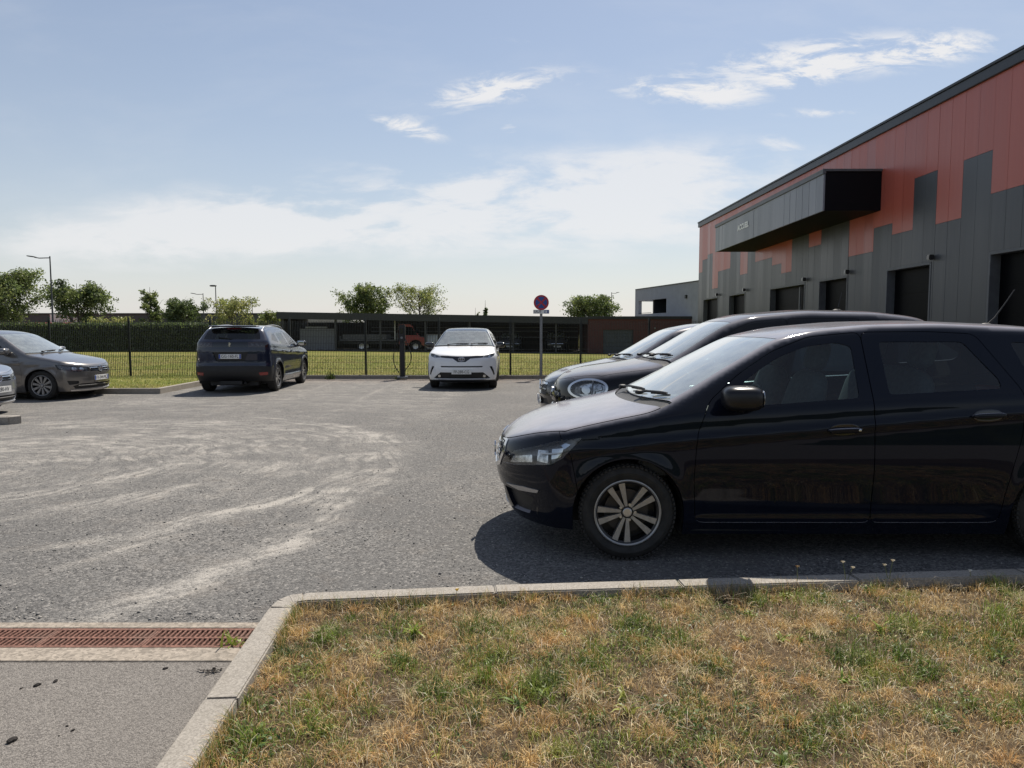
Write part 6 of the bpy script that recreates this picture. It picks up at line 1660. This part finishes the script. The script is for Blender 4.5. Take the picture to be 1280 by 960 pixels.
def warehouse():
    X, top, dh = 9.5, 6.70, 3.05
    r = thing('warehouse', 'warehouse clad in stepped red and dark grey panels with a row of tall dark doors', 'warehouse', (X, 20, 0))
    o = Vector((X, 20, 0))
    def B(): return MB()
    def put(m, name, mat, parent=None, **k):
        m.v = [(p[0] - o.x, p[1] - o.y, p[2]) for p in m.v]
        return m.build(name, mat, parent or r, **k)
    doors = [(33.05, 35.55), (29.2, 31.35), (23.25, 26.4), (20.3, 22.2), (16.28, 18.22), (12.15, 14.32), (7.8, 9.9)]
    # height where grey gives way to red, from the far corner to the near end
    steps = [(36.05, 36.6, 4.4), (35.13, 36.05, 4.98), (34.25, 35.13, 5.15), (33.1, 34.25, 3.46), (31.35, 33.1, 4.2), (30.1, 31.35, 6.0), (29.2, 30.1, 3.8), (28.0, 29.2, 6.0), (26.42, 28.0, 4.16), (25.35, 26.42, 3.86), (24.25, 25.35, 3.50), (23.25, 24.25, 5.2), (22.2, 23.25, 4.14), (20.2, 22.2, 5.0), (19.17, 20.2, 3.57), (18.2, 19.17, 4.17), (17.15, 18.2, 3.88), (16.24, 17.15, 5.07), (15.28, 16.24, 3.87), (14.37, 15.28, 5.06), (12.9, 14.37, 4.20), (11.6, 12.9, 5.0), (10.2, 11.6, 3.9), (8.0, 10.2, 4.6), (4, 8, 4.0)]
    red, grey = B(), B()
    def ztop(yy): return 6.965 - (36.6 - yy) * .0096
    w = .4575; k0 = -int((14.37 - 5.0) / w)
    y = 14.37 + k0 * w
    rr = random.Random(4)
    while y < 36.5:
        y1 = min(y + w, 36.55); yc = (y + y1) / 2
        zs = next(s[2] for s in steps if s[0] <= yc < s[1])
        g = .003; tilt = rr.uniform(-.0035, .0035)
        def slab(mb, a, b, z0, z1):
            if b - a < .02 or z1 - z0 < .02: return
            e0 = tilt * (a - yc) / w; e1 = tilt * (b - yc) / w
            mb.add([(X + e0, a, z0), (X + e1, b, z0), (X + .05, b, z0), (X + .05, a, z0), (X + e0, a, z1), (X + e1, b, z1), (X + .05, b, z1), (X + .05, a, z1)], [(0, 3, 2, 1), (4, 5, 6, 7), (0, 1, 5, 4), (1, 2, 6, 5), (2, 3, 7, 6), (3, 0, 4, 7)])
        z0 = 0.0
        spans = [(y + g, y1 - g)]
        for a, b in doors:
            new = []
            for p, q in spans:
                if b <= p or a >= q: new.append((p, q)); continue
                if a > p: new.append((p, a - .004))
                if b < q: new.append((b + .004, q))
                slab(grey, max(p, a), min(q, b), dh + .004, zs - .003)
            spans = new
        for p, q in spans: slab(grey, p, q, .15, zs - .003)
        slab(red, y + g, y1 - g, zs + .003, ztop(yc) - .22)
        y += w
    put(grey, 'grey_cladding', M['clad_grey']); put(red, 'red_cladding', M['clad_red'])
    c = B(); c.box(X + .30, 34, 5, 36.5, 0, 6.42)
    c.box(X + .052, X + .30, 5, 36.5, dh + .02, 6.42)
    ys = sorted([5.0] + [v for d in doors for v in d] + [36.5])
    for a, b in zip(ys[0::2], ys[1::2]): c.box(X + .052, X + .297, a, b, 0, dh + .017)
    put(c, 'wall', M['steel_dark'])
    f = B()
    for (xa, xb, za, zb) in ((X - .06, X + .25, -.265, -.06), (X - .09, X + .27, -.059, 0)):
        vs = [(xx, yy, ztop(yy) + zz) for zz in (za, zb) for (xx, yy) in ((xa, 4.9), (xb, 4.9), (xb, 36.64), (xa, 36.64))]
        f.add(vs, [(0, 3, 2, 1), (4, 5, 6, 7), (0, 1, 5, 4), (1, 2, 6, 5), (2, 3, 7, 6), (3, 0, 4, 7)])
    put(f, 'roof_edge', M['fascia'], bevel=.008)
    put(B().box(X + .25, 34, 4.95, 36.55, 6.421, 6.50), 'roof', M['fascia'])
    for a, b in doors:
        d = put(B().box(X + .20, X + .25, a + .03, b - .03, .02, dh - .03), 'door', M['door_dark'])
        fr = B()
        fr.box(X - .012, X + .20, a - .0, a + .055, 0, dh); fr.box(X - .012, X + .20, b - .055, b, 0, dh)
        fr.box(X - .014, X + .20, a + .055, b - .055, dh - .055, dh)
        put(fr, 'door_frame', M['fascia_pale'], d, bevel=.004)
        n = B()
        for q in np.arange(.6, dh - .1, .6): n.box(X + .19, X + .20, a + .06, b - .06, q, q + .02)
        put(n, 'door_joint', M['door_dark'], d)
        l = B().box(X - .14, X - .02, a - .14, a - .02, dh + .03, dh + .15)
        put(l, 'door_lamp', M['gloss_black'], bevel=.015)
    m = B(); m.box(X + .12, X + .16, 23.95, 24.03, .05, dh - .1)
    put(m, 'door_handle', M['fascia_pale'])
    # entrance canopy: a deep box hung on the wall
    cx, y0, y1, z0, z1 = 8.0, 18.62, 28.34, 4.57, 5.60
    cn = put(B().box(cx + .05, X - .005, y0 + .01, y1 - .01, z0 + .01, z1 - .03), 'canopy', M['gloss_black'] if False else M['canopy_black'])
    p = B(); k = 22; ww = (y1 - y0) / k
    for i in range(k):
        e = rr.uniform(-.004, .004)
        a, b = y0 + i * ww + .004, y0 + (i + 1) * ww - .004
        p.add([(cx + e, a, z0), (cx - e, b, z0), (cx + .045, b, z0), (cx + .045, a, z0), (cx + e, a, z1 - .10), (cx - e, b, z1 - .10), (cx + .045, b, z1 - .10), (cx + .045, a, z1 - .10)], [(0, 3, 2, 1), (4, 5, 6, 7), (0, 1, 5, 4), (1, 2, 6, 5), (2, 3, 7, 6), (3, 0, 4, 7)])
    put(p, 'canopy_panel', M['clad_canopy'], cn)
    t_ = B(); t_.box(cx - .03, X - .004, y0 - .03, y1 + .03, z1 - .03, z1 + .03); t_.box(cx - .03, cx + .05, y0 - .03, y1 + .03, z1 - .095, z1 - .03)
    put(t_, 'canopy_coping', M['fascia_pale'], cn, bevel=.006)
    me = text_mesh('ACCUEIL', .26, .001, bold=.012)
    co = np.array([v.co for v in me.vertices]); sx = 1.22 / (co[:, 0].max() - co[:, 0].min())
    for v in me.vertices: v.co = (cx - .012 - v.co.z - o.x, 24.98 - v.co.x * sx - o.y, 5.09 + v.co.y)
    me.materials.append(M['white_letters']); link('canopy_lettering', me, cn)
M['canopy_black'] = pbr('canopy_black', (.005, .005, .007), .6, spec=.15)
M['clad_canopy'] = clad('canopy_cladding', (.20, .21, .235), .32)
warehouse()

# ------------------------------------------------------------------ mesh fence
M['fence_green'] = pbr('fence_coating', (.014, .018, .017), .35, var=.2)
def fence():
    pts = [(-26.9, 20.6), (-14.0, 21.6)]
    post_px = [(-14.0, 21.6), (-11.78, 21.95), (-9.36, 22.15), (-6.95, 22.3), (-4.60, 22.4), (-2.30, 22.45), (-.05, 22.5), (2.18, 22.6), (4.36, 22.7), (6.6, 22.8), (8.9, 22.9)]
    d = np.array([2.42, .20]); left = [np.array(post_px[0]) - d * i for i in range(1, 7)][::-1]
    posts = [tuple(p) for p in left] + post_px
    r = thing('mesh_fence', 'dark welded mesh fence on slim posts along the far kerb and lawn', 'fence', (posts[0][0], posts[0][1], 0))
    ox, oy = posts[0]
    for i, (x, y) in enumerate(posts):
        MB().box(x - ox - .03, x - ox + .03, y - oy - .02, y - oy + .02, .02, 1.90).build('post', M['fence_green'], r, bevel=.004)
    for (xa, ya), (xb, yb) in zip(posts[:-1], posts[1:]):
        m = MB(); a = np.array([xa - ox, ya - oy - .025]); b = np.array([xb - ox, yb - oy - .025]); L = np.linalg.norm(b - a); u = (b - a) / L
        n = int(L / .05); s = .0052
        nn = np.array([-u[1], u[0]])
        for k in range(n + 1):
            p = a + u * (k * L / n); 
            m.box(p[0] - s, p[0] + s, p[1] - s, p[1] + s, .06, 1.80)
        for z in (.10, .30, .50, .70, .90, 1.10, 1.30, 1.50, 1.70):
            for q in ((.006,), (-.006,)):
                c = nn * q[0]
                v = [a + c - nn * .003, b + c - nn * .003, b + c + nn * .003, a + c + nn * .003]
                m.add([(t[0], t[1], z - .0035) for t in v] + [(t[0], t[1], z + .0035) for t in v], [(0, 3, 2, 1), (4, 5, 6, 7), (0, 1, 5, 4), (1, 2, 6, 5), (2, 3, 7, 6), (3, 0, 4, 7)])
        m.build('mesh_panel', M['fence_green'], r)
fence()

# ------------------------------------------------------------------ no-parking sign
def disc(m, c, r0, r1, n=32, mi=0, y=0.0):
    vs = []; fs = []
    for i in range(n):
        w = 2 * math.pi * i / n
        vs += [(c[0] + r0 * math.cos(w), y, c[1] + r0 * math.sin(w)), (c[0] + r1 * math.cos(w), y, c[1] + r1 * math.sin(w))]
    for i in range(n):
        j = (i + 1) % n; fs.append((2 * i, 2 * i + 1, 2 * j + 1, 2 * j))
    m.add(vs, fs, mi)
def sign():
    r = thing('parking_sign', 'round red and blue no-stopping sign on a grey post with a plate below', 'road sign', (.895, 21.95, .08))
    post = MB().box(-.04, .04, -.02, .02, 0, 2.45).build('post', M['galv'], r, bevel=.008)
    z = 2.27; R0 = .232
    MB().lathe([(-.022, R0 * .98), (-.030, R0), (-.046, R0), (-.048, .001)], 40, Matrix.Translation((0, 0, z))).build('sign_disc', M['sign_red'], r, smooth=.5)
    m = MB()
    w0 = .178
    for q in range(4):          # blue field left between the two red bars
        a = np.linspace(q * math.pi / 2 + .17 - math.pi / 4, (q + 1) * math.pi / 2 - .17 - math.pi / 4, 9)
        e = .024 * math.sqrt(2)
        mid = q * math.pi / 2
        pts = [(e * math.cos(mid), e * math.sin(mid))] + [(w0 * math.cos(t), w0 * math.sin(t)) for t in a]
        m.add([(u, -.0505, z + v) for u, v in pts], [tuple(range(len(pts)))])
    m.build('sign_face', M['sign_blue'], r)
    pl = MB().box(-.245, .245, -.046, -.026, 1.93, 2.02 + .03).build('sign_plate', M['plate_white'], r, bevel=.004)
    me = text_mesh('SAUF', .125)
    for v in me.vertices: v.co = (-.115 + v.co.x * .85, -.0475, 1.99 + v.co.y)
    me.materials.append(M['plate_ink']); link('plate_text', me, pl)
    MB().box(.10, .235, -.0485, -.0465, 1.938, 2.042).build('plate_pictogram', M['sign_blue'], pl)
    g = MB()
    g.prism([(.125, 1.955), (.175, 1.955), (.175, 2.025), (.125, 2.025)], 'y', -.050, -.049)
    g.tube([(.182, -.0495, 1.965), (.20, -.0495, 1.96), (.208, -.0495, 1.985), (.204, -.0495, 2.01), (.215, -.0495, 2.025)], .005, 5)
    g.build('pump_symbol', M['plate_white'], pl)
M['galv'] = pbr('galvanised_steel', (.20, .205, .215), .45, metal=.5, var=.15)
M['sign_red'] = pbr('sign_red', (.42, .022, .040), .4, var=.06)
M['sign_blue'] = pbr('sign_blue', (.030, .075, .27), .4, var=.06)
sign()

def charger():
    r = thing('charging_post', 'dark charging post with looping cables on the kerb before the fence', 'charging post', (-3.36, 21.82, .06))
    MB().box(-.075, .075, -.06, .06, 0, 1.10).build('post', M['black_plastic'], r, bevel=.012)
    h = MB().box(-.095, .095, -.085, .085, 1.08, 1.62).build('head', M['black_plastic'], r, bevel=.025)
    MB().box(-.05, .05, -.092, -.084, 1.34, 1.50).build('screen', M['gloss_black'], h, bevel=.004)
    MB().tube([(0, -.11, 1.22), (0, -.08, 1.22)], .035, 12).build('socket', M['galv'], h)
    for sg, w, zz in ((-1, .22, .12), (1, .24, .2)):
        t = np.linspace(0, 1, 15)
        pts = [(sg * (.09 + w * math.sin(math.pi * min(1, a * 1.05)) ** .8 * (.6 + .4 * a)), -.06, 1.20 - (1.20 - zz) * (a ** .9) + 0 * a) for a in t]
        MB().tube(pts, .013, 6).build('cable', M['black_plastic'], r, smooth=1.0)
    MB().box(-.16, .16, -.12, .12, -.02, .03).build('base_plate', M['galv'], r, bevel=.005)
charger()

# ------------------------------------------------------------------ street lamps
def lamp(x, y, h, arm, label, r0=.075, z0=-.4, dbl=False):
    r = thing('street_lamp', label, 'street lamp', (x, y, z0))
    H = h - z0
    MB().tube([(0, 0, 0), (0, 0, .8), (0, 0, .82), (0, 0, H)], [r0 * 1.2, r0 * 1.2, r0, r0 * .55], 10).build('pole', M['steel_dark'], r, smooth=.8)
    if arm:
        a = MB().tube([(0, 0, H - .12), (arm * .5, 0, H - .14), (arm * .72, 0, H - .08)], .035, 8).build('arm', M['steel_dark'], r, smooth=.8)
        hd = MB().sq((arm * .86, 0, H - .02), (abs(arm) * .22, .14, .045), .7, Matrix.Rotation(.14 * (1 if arm < 0 else -1), 3, 'Y'))
    else:
        hd = MB().sq((-.25, 0, H), (.36, .16, .09), .7)
    hd.build('lamp_head', M['steel_dark'], r, smooth=.9)
lamp(-33.4, 52, 6.85, -1.55, 'tall street lamp at the left with its arm pointing left, nearest of all')
lamp(-38.8, 90, 6.15, -1.45, 'far street lamp with left arm above the dark rounded tree')
lamp(-31.0, 75, 6.15, 0, 'straight lamp post with a small head and no arm')
lamp(-36.3, 100, 5.55, -1.3, 'smallest far street lamp near the left end of the shed')
lamp(13.9, 100, 6.8, 1.0, 'far street lamp with short right arm beside the broad bushy tree')

# ------------------------------------------------------------------ open shed and brick store behind the lawn
M['boards'] = None
def boards_mat():
    m, t, out = new_mat('brown_boards')
    P = t.n('ShaderNodeTexCoord').outputs['Object']
    sp = t.n('ShaderNodeSeparateXYZ'); t.t.links.new(P, sp.inputs[0])
    cell = t.math('FLOOR', t.math('DIVIDE', sp.outputs[2], .16)); rn = t.n('ShaderNodeTexWhiteNoise', _noise_dimensions='1D'); t.t.links.new(cell, rn.inputs['W'])
    gapm = t.math('LESS_THAN', t.math('FRACT', t.math('DIVIDE', sp.outputs[2], .16)), .12)
    c = t.mix(rn.outputs[0], (.032, .020, .016), (.062, .040, .031))
    c = t.mix(gapm, c, (.008, .006, .005))
    b = t.n('ShaderNodeBsdfPrincipled', Roughness=.75); t.t.links.new(c, b.inputs['Base Color']); t.t.links.new(b.outputs[0], out.inputs[0])
    return m
def brick_mat():
    m, t, out = new_mat('dark_red_brick')
    P = t.n('ShaderNodeTexCoord').outputs['Object']
    sp = t.n('ShaderNodeSeparateXYZ'); t.t.links.new(P, sp.inputs[0])
    uv = t.n('ShaderNodeCombineXYZ', X=sp.outputs[0], Y=sp.outputs[2]).outputs[0]
    bk = t.n('ShaderNodeTexBrick', Vector=uv, Scale=4.0)
    bk.inputs['Color1'].default_value = (.085, .027, .024, 1); bk.inputs['Color2'].default_value = (.085, .027, .024, 1); bk.inputs['Mortar'].default_value = (.09, .06, .055, 1)
    b = t.n('ShaderNodeBsdfPrincipled', Roughness=.85); t.t.links.new(bk.outputs[0], b.inputs['Base Color']); t.t.links.new(b.outputs[0], out.inputs[0])
    return m
M['boards'] = boards_mat(); M['brick'] = brick_mat()
M['shed_grey'] = pbr('grey_sheeting', (.19, .195, .205), .6, var=.12)
M['door_blue'] = pbr('slate_blue_door', (.055, .068, .085), .5, var=.12)

def gz(x, y=52): return lawn_z(x, y)
sheet('yard', -60, 20, 51.6, 66, 0, M['concrete_yard'] if 'concrete_yard' in M else speckled('yard_concrete', (.10, .095, .085), (.17, .16, .15), 40), 40, 4, lambda x, y: lawn_z(x, y) + .02)

def shed():
    r = thing('open_shed', 'long low open shed with dark flat roof and brown boarded back', 'shed', (-6, 52, 0)); ox, oy = -6, 52
    xa, xb, ya, yb = -16.85, 5.5, 52.0, 58.6
    def zt(x): return 2.84 - (x - xa) * .0165
    m = MB()
    for (y0, y1, dz0, dz1) in ((ya - .25, ya + .02, -.50, 0), (ya + .02, yb + .2, -.22, -.04)):
        m.add([(xa - .2 - ox, y0 - oy, zt(xa) + dz0), (xb - ox, y0 - oy, zt(xb) + dz0), (xb - ox, y1 - oy, zt(xb) + dz0), (xa - .2 - ox, y1 - oy, zt(xa) + dz0)] + [(xa - .2 - ox, y0 - oy, zt(xa) + dz1), (xb - ox, y0 - oy, zt(xb) + dz1), (xb - ox, y1 - oy, zt(xb) + dz1), (xa - .2 - ox, y1 - oy, zt(xa) + dz1)], [(0, 3, 2, 1), (4, 5, 6, 7), (0, 1, 5, 4), (1, 2, 6, 5), (2, 3, 7, 6), (3, 0, 4, 7)])
    m.build('roof', M['fascia'], r)
    w = MB()
    w.box(xa - ox, -12.0 - ox, yb - oy, yb - oy + .12, -.2, 2.15); w.box(-12.0 - ox, xb - ox, yb - oy, yb - oy + .12, -.5, 2.5)
    w.box(xa - ox, xa + .12 - ox, ya - oy + .1, yb - oy, -.2, 2.55)
    w.build('back_wall', M['boards'], r)
    for x in (-16.7, -12.85, -9.6, -6.3, -3.1, .1, 3.2):
        MB().box(x - .07 - ox, x + .07 - ox, ya - oy, ya + .14 - oy, gz(x), zt(x) - .45).build('post', M['steel_dark'], r)
    for z in (1.25, 1.72, 2.05): 
        MB().box(-11.5 - ox, xb - .1 - ox, yb - .25 - oy, yb - .18 - oy, z - .35, z - .29).build('rack_rail', M['galv'], r)
    MB().box(-15.75 - ox, -13.2 - ox, ya + 1.0 - oy, ya + 1.1 - oy, 0, 1.62).build('partition', M['shed_grey'], r)
    MB().box(-15.3 - ox, -13.7 - ox, ya + .94 - oy, ya + .99 - oy, 1.66, 1.78).build('shelf_edge', M['galv'], r)
shed()

def store():
    r = thing('brick_store', 'dark red brick store with slate blue garage door at the right end of the shed', 'building', (9.6, 52, -.3)); ox, oy = 9.6, 52
    m = MB(); x0, x1, z1 = 5.52, 17.0, 2.62; dx0, dx1, dz = 6.62, 8.80, 1.85
    m.box(x0 - ox, dx0 - ox, -.2, 6.5, -.2, z1); m.box(dx1 - ox, x1 - ox, -.2, 6.5, -.2, z1); m.box(dx0 - ox, dx1 - ox, -.2, 6.5, dz, z1)
    m.build('wall', M['brick'], r)
    MB().box(x0 - .03 - ox, x1 + .03 - ox, -.26, 6.6, z1 + .003, z1 + .20).build('roof', M['fascia'], r)
    d = MB()
    for i in range(6): d.box(dx0 - ox + .01, dx1 - ox - .01, -.05, 0, .02 + i * dz / 6, (i + 1) * dz / 6)
    d.build('garage_door', M['door_blue'], r)
    MB().box(dx0 - ox + .005, dx1 - ox - .005, .02, 6.4, -.19, dz - .005).build('dark_backing', M['steel_dark'], r)  # solid dark box added to stop sunlight through the door gaps
    MB().box(10.3 - ox, 10.42 - ox, -.30, -.205, 1.9, 2.02).build('wall_lamp', M['galv'], r)
store()

# pale two-storey block behind, with a corner terrace open to the sky
def block():
    r = thing('office_block', 'pale grey flat-roofed block with an open corner terrace and dark recess', 'building', (10.66, 62, -.3))
    d = Vector((.2264, -.974, 0)); nrm = Vector((.974, .2264, 0))     # along the face, and into the building
    def P(a, b, z): return tuple(d * a + nrm * b + Vector((0, 0, z)))
    def bx(m, a0, a1, b0, b1, z0, z1):
        vs = [P(a0, b0, z0), P(a1, b0, z0), P(a1, b1, z0), P(a0, b1, z0), P(a0, b0, z1), P(a1, b0, z1), P(a1, b1, z1), P(a0, b1, z1)]
        m.add(vs, [(0, 3, 2, 1), (4, 5, 6, 7), (0, 1, 5, 4), (1, 2, 6, 5), (2, 3, 7, 6), (3, 0, 4, 7)])
    H = 5.28; zo0, zo1 = 3.18, 4.30; A0, A1, A2 = .75, 2.75, 6.2; L = 12.5
    m = MB()
    bx(m, 0, L, 0, .3, 0, zo0); bx(m, 0, L, 0, .3, zo1, H); bx(m, 0, A0, 0, .3, zo0, zo1); bx(m, A2, L, 0, .3, zo0, zo1)
    bx(m, 0, .3, .302, 9, 0, zo0); bx(m, 0, .3, .302, 9, zo1, H); bx(m, 0, .3, 6.5, 9, zo0, zo1)
    bx(m, L - .3, L, .302, 9, 0, H); bx(m, .302, L - .302, 8.7, 9, 0, zo0)
    m.build('wall', M['block_grey'], r)
    m = MB(); bx(m, .302, L - .302, .302, 8.69, zo0 - .12, zo0 - .02); m.build('terrace_floor', M['block_grey'], r)
    m = MB(); bx(m, .1, L, -.05, .35, H + .002, H + .07); bx(m, A2 - 3.2, L - .31, .305, 8.6, zo1 + .3, zo1 + .45); m.build('roof', M['fascia'], r)
    m = MB(); bx(m, A1 + .25, A1 + .45, .305, 8.6, zo0, zo1 + .29); bx(m, A1 + .46, L - .31, 2.1, 2.3, zo0, zo1 + .29)
    m.build('recess_wall', M['steel_dark'], r)
    for a in (3.5, 4.75):
        m = MB(); bx(m, a, a + .95, 2.04, 2.09, zo0 + .12, zo0 + .62); m.build('window', M['window_sky'], r)
    m = MB(); bx(m, A0 - .2, A1 + .3, .10, .16, zo0 + .06, zo0 + .10); m.build('railing', M['steel_dark'], r)
    m = MB(); bx(m, 9.5, 9.7, -.12, -.003, 4.15, 4.4); m.build('wall_lamp', M['steel_dark'], r)
M['block_grey'] = pbr('grey_render', (.33, .335, .35), .8, var=.06, vscale=2)
M['window_sky'] = pbr('window_glass', (.10, .11, .12), .05, coat=1.0, metal=.6)
block()

# far left: low dark warehouse with a red lower band and a white board
def far_buildings():
    r = thing('far_warehouse', 'long low dark warehouse behind the trees at the left', 'warehouse', (-60, 92, -.6))
    MB().box(-50, 32.5, 0, 30, 0, 4.15).build('wall', M['far_dark'], r)
    MB().box(-50.1, 32.6, -.1, 30.1, 4.152, 4.32).build('roof', M['fascia'], r)
    b = thing('red_shed', 'low red building far left in front of the dark warehouse', 'building', (-52, 78, -.6))
    MB().box(-20, 4.5, 0, 8, 0, 2.55).build('wall', M['far_red'], b)
    MB().add([(-20.2, -.2, 2.55), (4.7, -.2, 2.55), (4.7, 4, 3.0), (-20.2, 4, 3.0), (-20.2, 8.2, 2.55), (4.7, 8.2, 2.55)], [(0, 1, 2, 3), (3, 2, 5, 4), (0, 3, 4), (1, 5, 2)]).build('roof', M['far_red'], b)
    s = thing('sign_board', 'white sign boards in front of the far dark warehouse', 'sign board', (-50.6, 80, -.6))
    MB().box(-1.1, 1.0, 0, .1, 3.0, 3.9).build('panel', M['plate_white'], s)
    MB().box(1.5, 2.4, 0, .1, 2.7, 3.5).build('panel', M['plate_white'], s)
    for x in (-.9, .8, 1.95): MB().box(x - .05, x + .05, .11, .2, 0, 3.4).build('post', M['galv'], s)
M['far_dark'] = pbr('far_dark_sheeting', (.055, .056, .060), .6, var=.1, vscale=.6)
M['far_red'] = pbr('far_red_sheeting', (.32, .045, .04), .6, var=.1, vscale=.6)
far_buildings()

# ------------------------------------------------------------------ vehicles and stores in the shed
def small_wheel(root, x, y, r_, w):
    wh = thing('wheel', None, None, (x, y, r_)); wh.parent = root
    MB().lathe([(-w / 2, r_ * .6), (-w / 2, r_ * .95), (-w * .4, r_), (w * .4, r_), (w / 2, r_ * .95), (w / 2, r_ * .6)], 28).build('tyre', M['rubber'], wh, smooth=.6)
    MB().lathe([(-w * .42, .001), (-w * .42, r_ * .35), (-w * .5, r_ * .62), (w * .5, r_ * .62), (w * .42, r_ * .35), (w * .42, .001)], 20).build('rim', M['silver'], wh, smooth=.6)

def truck():
    x0 = -6.35; r = thing('tipper_truck', 'small red-cabbed flatbed truck parked under the open shed', 'truck', (x0, 54.2, gz(-9, 54)))
    # side outline of the cab, x back from the bumper
    prof = [(-.05, .35), (-.02, .62), (-.10, .95), (-.55, 1.08), (-1.00, 1.62), (-1.10, 1.88), (-1.35, 2.00), (-2.05, 2.00), (-2.12, 1.9), (-2.12, .45), (-1.35, .40), (-1.28, .62), (-1.1, .78), (-.85, .82), (-.62, .78), (-.45, .62), (-.38, .38)]
    b = MB().prism(prof, 'y', -.93, .93)
    b.build('cab', M['truck_red'], r, bevel=.05, smooth=.7)
    MB().prism([(-.70, 1.16), (-1.02, 1.58), (-1.12, 1.78), (-1.75, 1.80), (-1.75, 1.16)], 'y', -.945, .945).build('side_window', M['door_dark'], r)
    MB().add([(-.50, -.8, 1.12), (-.50, .8, 1.12), (-1.03, .74, 1.76), (-1.03, -.74, 1.76)], [(0, 1, 2, 3)]).build('windshield', M['door_dark'], r)
    MB().box(-.06, .03, -.95, .95, .32, .55).build('bumper', M['black_plastic'], r, bevel=.03)
    for s in (-1, 1):
        MB().sq((-.16, s * .72, .85), (.12, .17, .10), .7).build('headlight', M['reflector'], r, smooth=.9)
        MB().sq((-.85, s * 1.08, 1.32), (.07, .09, .15), .6).build('door_mirror', M['black_plastic'], r, smooth=.9)
    for s in (-1, 1): MB().box(-1.72, -.9, min(s * .93, s * .952), max(s * .93, s * .952), .52, .545).build('side_trim', M['black_plastic'], r)
    MB().box(-6.4, -.6, -.35, .35, .50, .68).build('chassis', M['steel_dark'], r)
    d = MB().box(-6.5, -2.3, -1.0, 1.0, .72, .84).build('flatbed', M['bed_grey'], r, bevel=.01)
    for s in (-1, 1):
        MB().box(-6.3, -3.0, min(s * .97, s * 1.0), max(s * .97, s * 1.0), .86, 1.22).build('dropside', M['bed_grey'], r, bevel=.01)
    MB().box(-6.5, -6.44, -1.0, 1.0, .86, 1.10).build('tailboard', M['bed_grey'], r)
    hb = MB(); hb.box(-2.42, -2.34, -.98, -.88, .85, 2.25); hb.box(-2.42, -2.34, .88, .98, .85, 2.25); hb.box(-2.41, -2.35, -.88, .88, 2.12, 2.25); hb.box(-2.40, -2.36, -.88, .88, .85, 1.55)
    for z in (1.7, 1.85, 2.0): hb.box(-2.40, -2.37, -.88, .88, z, z + .03)
    hb.build('headboard', M['galv_pale'], r)
    MB().box(-2.30, -2.16, -.8, .8, .70, 1.35).build('tool_locker', M['bed_grey'], r, bevel=.02)
    for x in (-.86, -4.9):
        for s in (-1, 1): small_wheel(r, x, s * .82, .34, .22)
M['truck_red'] = paint('truck_red', (.36, .022, .028), .1, .08)
M['bed_grey'] = pbr('bed_grey', (.11, .11, .115), .55, metal=.3, var=.2)
M['galv_pale'] = pbr('galvanised_pale', (.42, .42, .42), .45, metal=.5, var=.15)
truck()

def ibc(x, y, label):
    r = thing('water_tank', label, 'water tank', (x, y, gz(x, y)))
    MB().sq((0, 0, .70), (.48, .48, .52), .3, None, 28, 16).build('tank', M['tank_white'], r, smooth=.9)
    c = MB()
    for k in range(7):
        u = -.54 + k * .18
        for s in (-1, 1): c.box(u - .01, u + .01, s * .53 - .01, s * .53 + .01, .16, 1.26); c.box(s * .53 - .01, s * .53 + .01, u - .01, u + .01, .16, 1.26)
    for z in (.20, .48, .75, 1.0, 1.24):
        for s in (-1, 1): c.box(-.55, .55, s * .545 - .01, s * .545 + .01, z, z + .02); c.box(s * .545 - .01, s * .545 + .01, -.55, .55, z, z + .02)
    c.build('cage', M['galv_pale'], r)
    p = MB(); p.box(-.58, .58, -.55, .55, .12, .15)
    for u in (-.5, 0, .5): p.box(u - .06, u + .06, -.55, .55, 0, .118)
    p.build('pallet', M['boards'], r)
M['tank_white'] = pbr('translucent_plastic', (.55, .60, .68), .35, var=.08)
ibc(-5.85, 53.2, 'pale caged water tank between the red truck and the white crossover')

sp3 = dict(HATCH); sp3.update(paint=BLACK_PAINT2, h=.14, wipers=None)
r_, B_ = build_car('shed_car', 'dark car parked in the shed just right of the white crossover', 'car', sp3, (-.15, 53.2, gz(0, 54)), R(90))
sp4 = dict(COMPACT); sp4.update(paint=DGREY_PAINT, h=.14, wipers=None)
r4, B4 = build_car('shed_car', 'dark car in the shed behind the fence, right of the sign post', 'car', sp4, (3.4, 53.4, gz(3.4, 54)), R(90))
plate(r4, B4, 'F', .46, 'CW-204-RB', blue=False)
plate(r_, B_, 'F', .44, 'DB-731-NK', blue=False)
